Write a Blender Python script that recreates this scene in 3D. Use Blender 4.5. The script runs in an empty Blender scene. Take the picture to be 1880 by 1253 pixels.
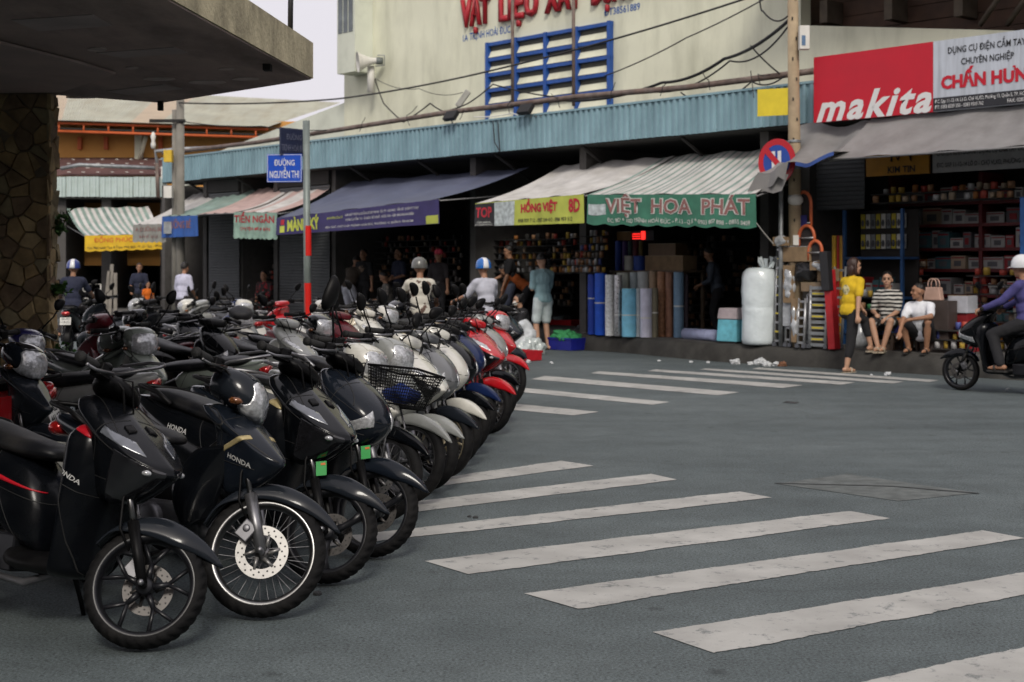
import bpy, bmesh, math, random
from mathutils import Vector as V, Matrix as Mx
from mathutils import noise as mnoise
R_ = math.radians
rnd = random.Random(7)
SC = bpy.context.scene
COL = SC.collection

# ------------------------------------------------------------------ camera
CAM_H, FPX, HOR, CX, IW, IH = 1.55, 2610.0, 495.0, 940.0, 1880.0, 1253.0
cam = bpy.data.cameras.new('camera')
cam_o = bpy.data.objects.new('camera', cam)
COL.objects.link(cam_o)
cam_o.location = (0, 0, CAM_H)
cam_o.rotation_euler = (math.pi / 2, 0, 0)
cam.sensor_fit = 'HORIZONTAL'
cam.sensor_width = 36.0
cam.lens = FPX / IW * 36.0
cam.shift_y = -(IH / 2 - HOR) / IW
cam.clip_start, cam.clip_end = 0.1, 2000
cam.dof.use_dof = True
cam.dof.focus_distance = 7.6
cam.dof.aperture_fstop = 4.5
SC.camera = cam_o

# ------------------------------------------------------------------ sky and sun
SUN_EL, SUN_AZ = R_(40), R_(177)          # azimuth clockwise from +Y: the sun stands behind the camera, a little right
world = bpy.data.worlds.new('World'); SC.world = world; world.use_nodes = True
nt = world.node_tree; nt.nodes.clear()
n_out = nt.nodes.new('ShaderNodeOutputWorld'); n_bg = nt.nodes.new('ShaderNodeBackground')
n_sky = nt.nodes.new('ShaderNodeTexSky'); n_sky.sky_type = 'NISHITA'; n_sky.sun_disc = False
n_sky.sun_elevation = SUN_EL; n_sky.sun_rotation = SUN_AZ
n_sky.air_density = 1.0; n_sky.dust_density = 6.0; n_sky.ozone_density = 1.0
n_mix = nt.nodes.new('ShaderNodeMix'); n_mix.data_type = 'RGBA'
n_mix.inputs[0].default_value = 0.86       # thin bright overcast veils the sky
n_mix.inputs[7].default_value = (6.95, 6.6, 7.0, 1)
nt.links.new(n_sky.outputs[0], n_mix.inputs[6]); nt.links.new(n_mix.outputs[2], n_bg.inputs[0])
n_bg.inputs[1].default_value = 0.10
nt.links.new(n_bg.outputs[0], n_out.inputs[0])
sun = bpy.data.lights.new('sun', 'SUN'); sun.energy = 1.5; sun.use_shadow = True; sun.angle = R_(14); sun.color = (1.0, 0.94, 0.85)
sun_o = bpy.data.objects.new('sun', sun); COL.objects.link(sun_o)
sd = V((math.sin(SUN_AZ) * math.cos(SUN_EL), math.cos(SUN_AZ) * math.cos(SUN_EL), math.sin(SUN_EL)))
sun_o.rotation_euler = sd.to_track_quat('Z', 'Y').to_euler()
sun_o.location = (0, -5, 30)
vs = SC.view_settings; vs.view_transform = 'Standard'; vs.look = 'None'; vs.exposure = 0.36; vs.gamma = 1.0
SC.render.engine = 'CYCLES'
SC.cycles.max_bounces = 6; SC.cycles.diffuse_bounces = 2; SC.cycles.glossy_bounces = 3
SC.cycles.transmission_bounces = 4; SC.cycles.transparent_max_bounces = 8
SC.cycles.caustics_reflective = False; SC.cycles.caustics_refractive = False
SC.cycles.use_denoising = True; SC.cycles.use_adaptive_sampling = True; SC.cycles.adaptive_threshold = .025

# ------------------------------------------------------------------ materials
MATS = {}
def srgb(h):
    h = h.lstrip('#'); o = []
    for i in (0, 2, 4):
        c = int(h[i:i + 2], 16) / 255
        o.append(c / 12.92 if c < .04045 else ((c + .055) / 1.055) ** 2.4)
    return tuple(o)
def mat(name, col=(.5, .5, .5), rough=.5, metal=0.0, var=.12, scale=6.0, bump=0.0, bscale=40.0, coat=0.0, emit=0.0,
        trans=0.0, alpha=1.0, dirt=None, dirt_amt=0.0, dscale=3.0, dstretch=(1, 1, 1), spec=.5, ior=1.45, sub=0.0):
    if name in MATS: return MATS[name]
    if isinstance(col, str): col = srgb(col)
    m = bpy.data.materials.new(name); m.use_nodes = True
    t = m.node_tree; N = t.nodes; L = t.links
    b = N['Principled BSDF']
    b.inputs['Roughness'].default_value = rough; b.inputs['Metallic'].default_value = metal
    b.inputs['Specular IOR Level'].default_value = spec; b.inputs['IOR'].default_value = ior
    b.inputs['Coat Weight'].default_value = coat; b.inputs['Coat Roughness'].default_value = .035
    b.inputs['Transmission Weight'].default_value = trans; b.inputs['Alpha'].default_value = alpha
    tc = N.new('ShaderNodeTexCoord'); oi = N.new('ShaderNodeObjectInfo')
    c4 = (*col, 1)
    out = None
    if var > 0:
        nz = N.new('ShaderNodeTexNoise'); nz.inputs['Scale'].default_value = scale; nz.inputs['Detail'].default_value = 4
        L.new(tc.outputs['Object'], nz.inputs['Vector'])
        rp = N.new('ShaderNodeMapRange'); rp.inputs['From Min'].default_value = .3; rp.inputs['From Max'].default_value = .7
        rp.inputs['To Min'].default_value = 1 - var; rp.inputs['To Max'].default_value = 1 + var
        L.new(nz.outputs['Fac'], rp.inputs['Value'])
        mu = N.new('ShaderNodeMix'); mu.data_type = 'RGBA'; mu.blend_type = 'MULTIPLY'; mu.inputs[0].default_value = 1
        mu.inputs[6].default_value = c4; L.new(rp.outputs[0], mu.inputs[7]); out = mu.outputs[2]
        rr = N.new('ShaderNodeMapRange'); rr.inputs['To Min'].default_value = max(.02, rough - .1); rr.inputs['To Max'].default_value = min(1, rough + .1)
        L.new(nz.outputs['Fac'], rr.inputs['Value']); L.new(rr.outputs[0], b.inputs['Roughness'])
    if dirt is not None:
        if isinstance(dirt, str): dirt = srgb(dirt)
        mp = N.new('ShaderNodeMapping'); mp.inputs['Scale'].default_value = dstretch
        L.new(tc.outputs['Object'], mp.inputs['Vector'])
        dz = N.new('ShaderNodeTexNoise'); dz.inputs['Scale'].default_value = dscale; dz.inputs['Detail'].default_value = 7; dz.inputs['Roughness'].default_value = .65
        L.new(mp.outputs[0], dz.inputs['Vector'])
        dr = N.new('ShaderNodeMapRange'); dr.inputs['From Min'].default_value = .45; dr.inputs['From Max'].default_value = .75
        dr.inputs['To Max'].default_value = dirt_amt; L.new(dz.outputs['Fac'], dr.inputs['Value'])
        dm = N.new('ShaderNodeMix'); dm.data_type = 'RGBA'; L.new(dr.outputs[0], dm.inputs[0])
        if out: L.new(out, dm.inputs[6])
        else: dm.inputs[6].default_value = c4
        dm.inputs[7].default_value = (*dirt, 1); out = dm.outputs[2]
    if out: L.new(out, b.inputs['Base Color'])
    else: b.inputs['Base Color'].default_value = c4
    if emit:
        b.inputs['Emission Color'].default_value = c4; b.inputs['Emission Strength'].default_value = emit
    if bump:
        bz = N.new('ShaderNodeTexNoise'); bz.inputs['Scale'].default_value = bscale; bz.inputs['Detail'].default_value = 5
        L.new(tc.outputs['Object'], bz.inputs['Vector'])
        bp = N.new('ShaderNodeBump'); bp.inputs['Strength'].default_value = bump; bp.inputs['Distance'].default_value = .01
        L.new(bz.outputs['Fac'], bp.inputs['Height']); L.new(bp.outputs[0], b.inputs['Normal'])
    MATS[name] = m
    return m

# ------------------------------------------------------------------ mesh builder
class MB:
    def __init__(s): s.v = []; s.f = []; s.m = []; s.smooth = []
    def add(s, vs_, fs, mi=0, sm=False):
        o = len(s.v); s.v += [tuple(p) for p in vs_]
        for f in fs: s.f.append([i + o for i in f]); s.m.append(mi); s.smooth.append(sm)
        return s
    def box(s, c, d, rot=None, mi=0):
        c = V(c); hx, hy, hz = d[0] / 2, d[1] / 2, d[2] / 2
        p = [V((x, y, z)) for x in (-hx, hx) for y in (-hy, hy) for z in (-hz, hz)]
        if rot is not None: p = [rot @ q for q in p]
        return s.add([q + c for q in p], [(0, 1, 3, 2), (4, 6, 7, 5), (0, 4, 5, 1), (2, 3, 7, 6), (0, 2, 6, 4), (1, 5, 7, 3)], mi)
    def bx(s, x0, x1, y0, y1, z0, z1, mi=0):
        return s.box(((x0 + x1) / 2, (y0 + y1) / 2, (z0 + z1) / 2), (abs(x1 - x0), abs(y1 - y0), abs(z1 - z0)), None, mi)
    def loft(s, rings, cap=True, mi=0, sm=True):
        n = len(rings[0]); vs_ = [p for r in rings for p in r]; fs = []
        for i in range(len(rings) - 1):
            for j in range(n):
                k = (j + 1) % n
                fs.append((i * n + j, i * n + k, (i + 1) * n + k, (i + 1) * n + j))
        if cap: fs += [tuple(range(n))[::-1], tuple((len(rings) - 1) * n + j for j in range(n))]
        return s.add(vs_, fs, mi, sm)
    def tube(s, pts, r, n=8, cap=True, mi=0, sm=True):
        pts = [V(p) for p in pts]; rr = r if isinstance(r, (list, tuple)) else [r] * len(pts)
        rings = []; up = None
        for i, p in enumerate(pts):
            t = (pts[min(i + 1, len(pts) - 1)] - pts[max(i - 1, 0)])
            t = t.normalized() if t.length > 1e-9 else V((0, 0, 1))
            if up is None: up = V((0, 0, 1)) if abs(t.z) < .9 else V((1, 0, 0))
            a = t.cross(up).normalized(); b = a.cross(t).normalized(); up = b
            rings.append([p + (a * math.cos(2 * math.pi * k / n) + b * math.sin(2 * math.pi * k / n)) * rr[i] for k in range(n)])
        return s.loft(rings, cap, mi, sm)
    def lathe(s, prof, c=(0, 0, 0), axis='z', n=20, mi=0, sm=True, closed=False):
        c = V(c); rings = []
        for k in range(n):
            a = 2 * math.pi * k / n; ca, sa = math.cos(a), math.sin(a); ring = []
            for r, h in prof:
                q = {'z': (r * ca, r * sa, h), 'y': (r * ca, h, r * sa), 'x': (h, r * ca, r * sa)}[axis]
                ring.append(c + V(q))
            rings.append(ring)
        m = len(prof); vs_ = [p for r in rings for p in r]; fs = []
        for k in range(n):
            k2 = (k + 1) % n
            for j in range(m if closed else m - 1):
                j2 = (j + 1) % m
                fs.append((k * m + j, k2 * m + j, k2 * m + j2, k * m + j2))
        return s.add(vs_, fs, mi, sm)
    def ball(s, c, r, n=12, mi=0, rot=None):
        c = V(c); r = (r, r, r) if not isinstance(r, (tuple, list)) else r
        m = max(4, n // 2); vs_ = []; fs = []
        for i in range(m + 1):
            th = math.pi * i / m
            for k in range(n):
                ph = 2 * math.pi * k / n
                q = V((r[0] * math.sin(th) * math.cos(ph), r[1] * math.sin(th) * math.sin(ph), r[2] * math.cos(th)))
                vs_.append((rot @ q if rot is not None else q) + c)
        for i in range(m):
            for k in range(n):
                k2 = (k + 1) % n; fs.append((i * n + k, (i + 1) * n + k, (i + 1) * n + k2, i * n + k2))
        return s.add(vs_, fs, mi, True)
    def poly(s, pts, th=None, mi=0):
        """closed flat polygon; th = vector to extrude along"""
        n = len(pts); pts = [V(p) for p in pts]
        if th is None: return s.add(pts, [tuple(range(n))], mi)
        th = V(th); fs = [tuple(range(n))[::-1], tuple(range(n, 2 * n))]
        fs += [(i, (i + 1) % n, n + (i + 1) % n, n + i) for i in range(n)]
        return s.add(pts + [p + th for p in pts], fs, mi)
    def grid(s, P, mi=None, sm=True):
        """P[i][j] points"""
        a, b = len(P), len(P[0]); o = len(s.v); s.v += [tuple(p) for r in P for p in r]
        for i in range(a - 1):
            for j in range(b - 1):
                s.f.append([o + i * b + j, o + i * b + j + 1, o + (i + 1) * b + j + 1, o + (i + 1) * b + j])
                s.m.append(mi(i, j) if callable(mi) else (mi or 0)); s.smooth.append(sm)
        return s
    def mesh(s, name='m', origin=(0, 0, 0), weld=True):
        o = V(origin); me = bpy.data.meshes.new(name)
        me.from_pydata([tuple(V(p) - o) for p in s.v], [], s.f)
        me.polygons.foreach_set('material_index', s.m); me.polygons.foreach_set('use_smooth', s.smooth)
        bm = bmesh.new(); bm.from_mesh(me)
        if weld: bmesh.ops.remove_doubles(bm, verts=bm.verts, dist=1e-5)
        bmesh.ops.recalc_face_normals(bm, faces=bm.faces)
        bm.to_mesh(me); bm.free(); me.update()
        return me

TS = bpy.data.scenes.new('workshop')             # shapes are worked out in a scene of their own, removed at the end
def evaluated(me, mods):
    o = bpy.data.objects.new('tmp', me); TS.collection.objects.link(o)
    for t, kw in mods:
        md = o.modifiers.new(t, t)
        for k, v in kw.items(): setattr(md, k, v)
    TS.view_layers[0].update(); dg = TS.view_layers[0].depsgraph; dg.update()
    r = bpy.data.meshes.new_from_object(o.evaluated_get(dg))
    bpy.data.objects.remove(o)
    return r
def subd(me, lv=2):
    r = evaluated(me, [('SUBSURF', dict(levels=lv, render_levels=lv))])
    r.polygons.foreach_set('use_smooth', [True] * len(r.polygons)); return r
def bevel(me, w=.01, seg=2):
    r = evaluated(me, [('BEVEL', dict(width=w, segments=seg, limit_method='ANGLE', angle_limit=.6))]); return r
def panel(me, planes, off=.003, rim=.006):
    """a piece cut out of a shell by planes (point, outward normal), lifted by off, with a rim that closes its edge"""
    bm = bmesh.new(); bm.from_mesh(me)
    for co, no in planes:
        bmesh.ops.bisect_plane(bm, geom=bm.verts[:] + bm.edges[:] + bm.faces[:], plane_co=co, plane_no=no, clear_outer=True)
    bm.normal_update()
    nn = {v: v.normal.copy() for v in bm.verts}
    for v in bm.verts: v.co += nn[v] * off
    be = [e for e in bm.edges if e.is_boundary]
    if be and rim:
        ex = bmesh.ops.extrude_edge_only(bm, edges=be)
        for v in [g for g in ex['geom'] if isinstance(g, bmesh.types.BMVert)]:
            v.co -= v.link_edges[0].other_vert(v).normal * 0
        for v in [g for g in ex['geom'] if isinstance(g, bmesh.types.BMVert)]:
            src = [e.other_vert(v) for e in v.link_edges if e.other_vert(v) in nn]
            if src: v.co = src[0].co - nn[src[0]] * rim
    r = bpy.data.meshes.new('panel'); bm.to_mesh(r); bm.free()
    r.polygons.foreach_set('use_smooth', [len(p.vertices) >= 3 for p in r.polygons])
    return r

# ------------------------------------------------------------------ objects
ORG = {}; FRM = {}
ID4 = Mx.Identity(4)
def setmats(me, m):
    ms = m if isinstance(m, (list, tuple)) else [m]
    if len(me.materials) == 0:
        for x in ms: me.materials.append(x)
    return ms
def put(name, me, m, parent=None, ml=None):
    """link a mesh (or an Empty when me is None); ml = matrix local to the parent / world"""
    if me is not None:
        ms = setmats(me, m)
    o = bpy.data.objects.new(name, me); COL.objects.link(o)
    if me is not None and m is not None and me.materials[0] != ms[0]:
        for i, x in enumerate(ms):
            if i < len(o.material_slots): o.material_slots[i].link = 'OBJECT'; o.material_slots[i].material = x
    o.parent = parent
    if ml is not None: o.matrix_local = ml
    return o
def tag(o, label, cat, group=None):
    o['label'] = label; o['category'] = cat
    if group: o['group'] = group
    return o
def struct(o): o['kind'] = 'structure'; return o
def stuff(o): o['kind'] = 'stuff'; return o
def T(p): return Mx.Translation(V(p))
def Rz(a): return Mx.Rotation(a, 4, 'Z')
def Rx(a): return Mx.Rotation(a, 4, 'X')
def Ry(a): return Mx.Rotation(a, 4, 'Y')
def thing(name, origin, frame, label, cat, group=None):
    """an Empty at origin (frame coordinates); children built in the same frame coordinates"""
    o = bpy.data.objects.new(name, None); COL.objects.link(o); o.empty_display_size = .2
    o.matrix_world = frame @ T(origin); ORG[o.name] = V(origin); FRM[o.name] = frame
    if label: tag(o, label, cat, group)
    return o
def part(name, mb, m, parent, origin=None, bev=0, sub=0):
    """mb in frame coordinates of the parent's thing"""
    po = ORG[parent.name]; og = V(origin) if origin is not None else po
    me = mb.mesh(name, og) if isinstance(mb, MB) else mb
    if bev: me = bevel(me, bev)
    if sub: me = subd(me, sub)
    o = put(name, me, m, parent, T(og - po)); ORG[o.name] = og
    return o
def solo(name, mb, m, origin, frame, label=None, cat=None, group=None, bev=0, sub=0):
    me = mb.mesh(name, origin)
    if bev: me = bevel(me, bev)
    if sub: me = subd(me, sub)
    o = put(name, me, m, None, None); o.matrix_world = frame @ T(origin); ORG[o.name] = V(origin); FRM[o.name] = frame
    if label: tag(o, label, cat, group)
    return o
def text_mesh(s, h=1.0, ext=0.0, weight=0.0, width=None, shear=0.0, xs=1.0, space=1.0):
    """lettering in the x-y plane, baseline at 0, centred on x; h = cap height; width = fit to"""
    c = bpy.data.curves.new('lettering', 'FONT'); c.body = s; c.size = 1.0; c.extrude = 0; c.offset = weight; c.shear = shear; c.space_character = space
    c.resolution_u = 2
    o = bpy.data.objects.new('tmp', c); TS.collection.objects.link(o)
    TS.view_layers[0].update(); dg = TS.view_layers[0].depsgraph; dg.update()
    me = bpy.data.meshes.new_from_object(o.evaluated_get(dg)); bpy.data.objects.remove(o)
    k = h / .70
    xs_ = [v.co.x for v in me.vertices] or [0]; x0, x1 = min(xs_), max(xs_)
    kx = k * xs if width is None else width / max(1e-6, x1 - x0)
    for v in me.vertices: v.co = V(((v.co.x - (x0 + x1) / 2) * kx, v.co.y * k, 0))
    if ext:
        bm = bmesh.new(); bm.from_mesh(me)
        r = bmesh.ops.extrude_face_region(bm, geom=bm.faces[:])
        for g in r['geom']:
            if isinstance(g, bmesh.types.BMVert): g.co.z += ext
        bmesh.ops.recalc_face_normals(bm, faces=bm.faces)
        bm.to_mesh(me); bm.free()
    return me
def puff(me, fn):
    """push each vertex along its normal by fn(position)"""
    nn = [v.normal.copy() for v in me.vertices]; out = []
    for v, n in zip(me.vertices, nn): out += list(v.co + n * fn(v.co))
    me.vertices.foreach_set('co', out); me.update()
def warp(me, fn):
    for v in me.vertices: v.co = fn(v.co)
    me.update(); return me

# ------------------------------------------------------------------ pixel helpers: where a measured point of the photograph lies in the place
def gp(px, py, z=0.0):
    """the point at height z that shows at pixel (px, py)"""
    d = FPX * (CAM_H - z) / (py - HOR)
    return V(((px - CX) / FPX * d, d, z))
def dp(px, py, d):
    return V(((px - CX) / FPX * d, d, CAM_H + (HOR - py) / FPX * d))
FA = R_(-47.8)                                   # the market's street front runs this way
U_ = V((math.cos(FA), math.sin(FA), 0)); N_ = V((-math.sin(FA), math.cos(FA), 0))
K0 = V((4.38, 22.85, 0))
FR = T(K0) @ Rz(FA)
def fs(px, off):
    """distance along the front (frame FR) of the column of pixels px, on the plane off behind the kerb"""
    k = (px - CX) / FPX; p = K0 + N_ * off
    return (k * p.y - p.x) / (U_.x - k * U_.y)
def fz(px, py, off):
    p = K0 + N_ * off + U_ * fs(px, off)
    return CAM_H + (HOR - py) / FPX * p.y
def fp(px, py, off): return V((fs(px, off), off, fz(px, py, off)))
# ------------------------------------------------------------------ motorbikes
def paint(n, c, rough=.30, coat=.7): return mat('paint_' + n, c, rough, 0, .1, 9, 0, 40, coat * (.45 if sum(c) < .12 else 1), spec=.22 if sum(c) < .12 else .5, dirt='#77736c', dirt_amt=.015 if sum(c) < .3 else .2, dscale=7)
PT = {'black': paint('black', (.0028, .0035, .0048), .14, .5), 'graphite': paint('graphite', (.012, .015, .020), .22, .5), 'steel': paint('steel', (.0075, .0105, .016), .18, .5),
      'white': paint('white', (.60, .59, .53)), 'silver': paint('silver', (.25, .26, .25)), 'navy': paint('navy', (.008, .018, .07)),
      'red': paint('red', (.46, .008, .014), .25, .6), 'blue': paint('blue', (.016, .016, .10)), 'cream': paint('cream', (.56, .48, .34)),
      'sage': paint('sage', (.20, .23, .20)), 'matte': paint('matte', (.0030, .0037, .0052), .26, .15), 'maroon': paint('maroon', (.09, .007, .012)),
      'grey': paint('grey', (.11, .115, .12))}
BLK = mat('bike_black_plastic', (.0045, .0045, .005), .45, 0, .25, 20, spec=.16, dirt='#4a4640', dirt_amt=.05, dscale=9)
RUB = mat('tyre_rubber', (.0075, .0075, .008), .7, 0, .3, 30, .25, 90, spec=.15, dirt='#4a4640', dirt_amt=.14, dscale=8)
GRIP = mat('grip_rubber', (.010, .010, .010), .7, 0, .2, 40, .5, 220)
CHR = mat('chrome', (.19, .19, .19), .30, 1, .2, 14, dirt='#3a352e', dirt_amt=.4, dscale=14)
STL = mat('dull_steel', (.24, .24, .25), .42, .9, .2, 14)
DSK = mat('brake_disc_steel', (.27, .265, .255), .36, .6, .15, 20)
GLD = mat('bronze_alloy', (.30, .26, .18), .4, .7, .15, 12)
ALB = mat('black_alloy', (.010, .0105, .013), .36, .0, .2, 15)
ALG = mat('grey_alloy', (.14, .14, .15), .4, .6, .2, 15)
SEAT = mat('seat_vinyl', (.005, .0055, .0072), .45, 0, .15, 12, .15, 160, spec=.28, dirt='#77736c', dirt_amt=.15, dscale=5)
def lens_mat(name, col, bs, spec=.8):
    if name in MATS: return MATS[name]
    m = mat(name, col, .14, .4, .4, 46, .7, bs, 1.0); return m
LENS = lens_mat('headlamp_lens', (.46, .47, .48), 24)
LDRK = mat('smoked_lens', (.012, .012, .014), .1, 0, .3, 20, .2, 30, 1.0)
LRED = lens_mat('tail_lamp_lens', (.36, .012, .012), 30)
LAMB = lens_mat('indicator_lens', (.20, .07, .02), 30)
DSK2 = mat('dark_disc_steel', (.085, .08, .077), .45, .6, .25, 20)  # darker disc steel, used on the scooters
DRL = mat('running_lamp', (.13, .14, .16), .12, .3, .2, 20, .2, 20, 1.0)
PT['slate'] = paint('slate', (.024, .029, .037), .22, .5)
MIRR = mat('mirror_glass', (.8, .82, .83), .03, 1, 0)
PLW = mat('plate_white', (.62, .62, .58), .5, 0, .1, 12, dirt='#50483c', dirt_amt=.3)
INK = mat('ink_black', (.012, .012, .012), .6, 0, 0)
GRNS = mat('sticker_green', (.06, .36, .10), .45, 0, .05)
ORGS = mat('sticker_orange', (.65, .18, .05), .45, 0, .05)
LETS = mat('lettering_silver', (.62, .62, .60), .35, .3, 0)
REDP = mat('decal_red', (.42, .008, .018), .35, 0, .1)
GOLDP = mat('decal_gold', (.42, .34, .17), .35, .2, .1)
BLUEC = mat('cloth_blue', (.01, .03, .16), .8, 0, .3, 20)
CACHE = {}
def cached(key, fn):
    if key not in CACHE: CACHE[key] = fn()
    return CACHE[key]
def tyre_mesh(R, w, tread):
    def f():
        mb = MB(); n = 132; prof = []
        for k in range(15):
            a = -R_(112) + R_(224) * k / 14; hh = R * .155
            prof.append((R - hh + hh * math.copysign(abs(math.cos(a)) ** .85, math.cos(a)), w * .5 * math.sin(a)))
        rows = []
        for k in range(n):
            a = 2 * math.pi * k / n; row = []
            for j, (r, y) in enumerate(prof):
                g = 0
                if tread and abs(j - 7) <= 5:
                    ph = (k / n * 33 + abs(j - 7) * .14 + (.5 if j > 7 else 0)) % 1
                    if ph < .30 and abs(j - 7) >= 1: g = .007
                    if j == 7: g = .002
                row.append(V((math.cos(a) * (r - g), y, math.sin(a) * (r - g))))
            rows.append(row)
        rows.append(rows[0]); mb.grid(rows); return mb.mesh('tyre')
    return cached(('tyre', R, w, tread), f)
def rim_mesh(R, w, kind):
    def f():
        mb = MB(); r0 = R * .79
        prof = [(r0 + .016, -w * .46), (r0 + .008, -w * .50), (r0 - .003, -w * .49), (r0 - .010, -w * .38), (r0 - .016, -w * .15), (r0 - .016, w * .15), (r0 - .010, w * .38), (r0 - .003, w * .49), (r0 + .008, w * .50), (r0 + .016, w * .46)]
        mb.lathe(prof, axis='y', n=56)
        mb.lathe([(0, -.042), (.030, -.042), (.036, -.03), (.036, .03), (.030, .042), (0, .042)], axis='y', n=20)
        if kind == 'y5':
            for k in range(5):
                a = 2 * math.pi * k / 5 + .32
                def P(r, da, y=0): return V((math.cos(a + da) * r, y, math.sin(a + da) * r))
                rm = r0 * .50
                mb.tube([P(.03, 0), P(rm, 0)], [.017, .011], 6)
                for sg in (-1, 1): mb.tube([P(rm * .92, 0), P(r0 - .006, sg * .30)], [.009, .010], 6)
        if kind == 'tri':
            for k in range(3):
                a = 2 * math.pi * k / 3 + .5
                pts = [V((math.cos(a + q * .16) * (.03 + q * (r0 - .034)), 0, math.sin(a + q * .16) * (.03 + q * (r0 - .034)))) for q in (0, .33, .66, 1)]
                mb.tube(pts, [.024, .018, .019, .030], 7)
        return mb.mesh('rim')
    return cached(('rim', R, w, kind), f)
def spokes_mesh(R, w):
    def f():
        mb = MB(); r0 = R * .79 - .012
        for k in range(36):
            a = 2 * math.pi * k / 36; sg = 1 if k % 2 else -1; tw = .42 * (1 if (k // 2) % 2 else -1)
            mb.tube([(math.cos(a + tw) * .036, sg * .034, math.sin(a + tw) * .036), (math.cos(a) * r0, sg * .004, math.sin(a) * r0)], .0016, 4, False)
        return mb.mesh('spokes')
    return cached(('spokes', R, w), f)
def disc_mesh(r):
    def f():
        mb = MB(); n = 48
        def P(rr, a, y): return V((math.cos(a) * rr, y, math.sin(a) * rr))
        mb.lathe([(r * .64, -.002), (r, -.002), (r, .002), (r * .64, .002)], axis='y', n=n, sm=False, closed=True)
        for k in range(30):                       # drilled holes as flat dots on both faces, their dark put into the colour
            a = 2 * math.pi * k / 30; c = P(r * (.76 if k % 2 else .89), a, 0); h = r * .038
            for y in (-.0026, .0026): mb.add([c + V((math.cos(t) * h, y, math.sin(t) * h)) for t in [2 * math.pi * q / 8 for q in range(8)]], [tuple(range(8))], 1)
        for k in range(6):
            a = 2 * math.pi * k / 6
            mb.tube([(math.cos(a) * .03, 0, math.sin(a) * .03), (math.cos(a + .35) * r * .7, 0, math.sin(a + .35) * r * .7)], [.010, .007], 5)
        return mb.mesh('brake_disc')
    return cached(('disc', r), f)
def fender_mesh(R, a0, a1, w, drop, point=.3, lift=.035):
    def f():
        rows = []
        for i in range(19):
            t = i / 18; a = R_(a0 + (a1 - a0) * t)
            ww = w * (1 - (1 - point) * max(0, (.30 - t) / .30) ** 1.3) * (1 - .25 * max(0, (t - .8) / .2))
            dr = drop * (math.sin(min(1, t / .85) * math.pi) ** .7 if t < .85 else .0) + .012
            rr = R + lift + .010 * math.sin(t * math.pi) + .045 * max(0, (.35 - t) / .35) ** 1.6
            row = []
            for j in range(9):
                v = -1 + j / 4; y = ww * math.copysign(min(1, abs(v) * 1.25), v) if abs(v) < .8 else ww * math.copysign(1.0, v)
                q = max(0, (abs(v) - .55) / .45)
                row.append(V((math.cos(a) * (rr - dr * q), y * (1 - .04 * q), math.sin(a) * (rr - dr * q))))
            rows.append(row)
        mb = MB(); mb.grid(rows); me = mb.mesh('fender')
        return evaluated(me, [('SUBSURF', dict(levels=1, render_levels=1)), ('SOLIDIFY', dict(thickness=.004, offset=-1))])
    return cached(('fender', R, a0, a1, w, drop, point, lift), f)
def hsec(z, xf, xb, w, rise=0.0, flat=.42):
    hp = [(xb, .0, rise), (xb, .78, rise), (xb * .62 + xf * .38, 1.0, rise * .6), (xb * .3 + xf * .7, .80, rise * .3), (xb * .08 + xf * .92, flat, 0), (xf, 0, 0)]
    r = [V((x, w * k, z + dz)) for x, k, dz in hp]
    return r + [V((p.x, -p.y, p.z)) for p in r[-2:0:-1]]
def vsec(x, zc, hw, hh, n=12, e=.75, zb=1.0):
    r = []
    for k in range(n):
        a = 2 * math.pi * k / n; c, s_ = math.cos(a), math.sin(a)
        r.append(V((x, hw * math.copysign(abs(c) ** e, c), zc + hh * math.copysign(abs(s_) ** e, s_) * (zb if s_ < 0 else 1))))
    return r
def loft_mesh(key, secs, lv=2, cap=True, rings=None, cols=None):
    """rings / cols: {index: crease} keeps those lines of the shell sharp"""
    def f():
        mb = MB(); mb.loft(secs, cap); me = mb.mesh(str(key))
        if rings or cols:
            q = lambda p: (round(p[0], 4), round(p[1], 4), round(p[2], 4)); cr = {}; n = len(secs[0])
            for i, c in (rings or {}).items():
                for j in range(n): cr[frozenset((q(secs[i][j]), q(secs[i][(j + 1) % n])))] = c
            for j, c in (cols or {}).items():
                for jj in {j, (n - j) % n}:
                    for i in range(len(secs) - 1): cr[frozenset((q(secs[i][jj]), q(secs[i + 1][jj])))] = c
            bm = bmesh.new(); bm.from_mesh(me); lay = bm.edges.layers.float.new('crease_edge')
            for e in bm.edges: e[lay] = cr.get(frozenset((q(e.verts[0].co), q(e.verts[1].co))), 0)
            bm.to_mesh(me); bm.free()
        return subd(me, lv)
    return cached(('loft',) + (key if isinstance(key, tuple) else (key,)), f)

NOSE = {   # z, front x, back x, half width, rise of the sides : the front shell of each kind
 'sharp': ([(.55, -.17, -.32, .09, .02), (.635, .00, -.34, .135, .06), (.705, .095, -.37, .17, .15), (.735, .085, -.39, .185, .17), (.865, -.11, -.44, .19, .10), (.965, -.27, -.46, .145, .03), (1.02, -.36, -.46, .07, 0)], {2: .75, 3: .55, 5: .5}, {3: .6, 5: .5}, .50),
 'round': ([(.54, -.20, -.32, .09, .03), (.60, -.06, -.33, .135, .05), (.665, .02, -.36, .17, .08), (.75, .03, -.39, .195, .09), (.85, -.06, -.42, .185, .08), (.94, -.20, -.45, .15, .04), (.99, -.31, -.46, .10, 0), (1.005, -.37, -.45, .05, 0)], {1: .5, 6: .6}, {2: .3}, .55),
 'beak': ([(.50, -.20, -.30, .05, .02), (.60, -.01, -.32, .085, .08), (.675, .075, -.34, .105, .13), (.70, .07, -.36, .115, .15), (.80, -.08, -.40, .15, .09), (.89, -.23, -.42, .125, .03), (.93, -.33, -.42, .06, 0)], {2: .7, 3: .4, 5: .5}, {3: .5, 5: .35}, .45),
}
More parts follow.
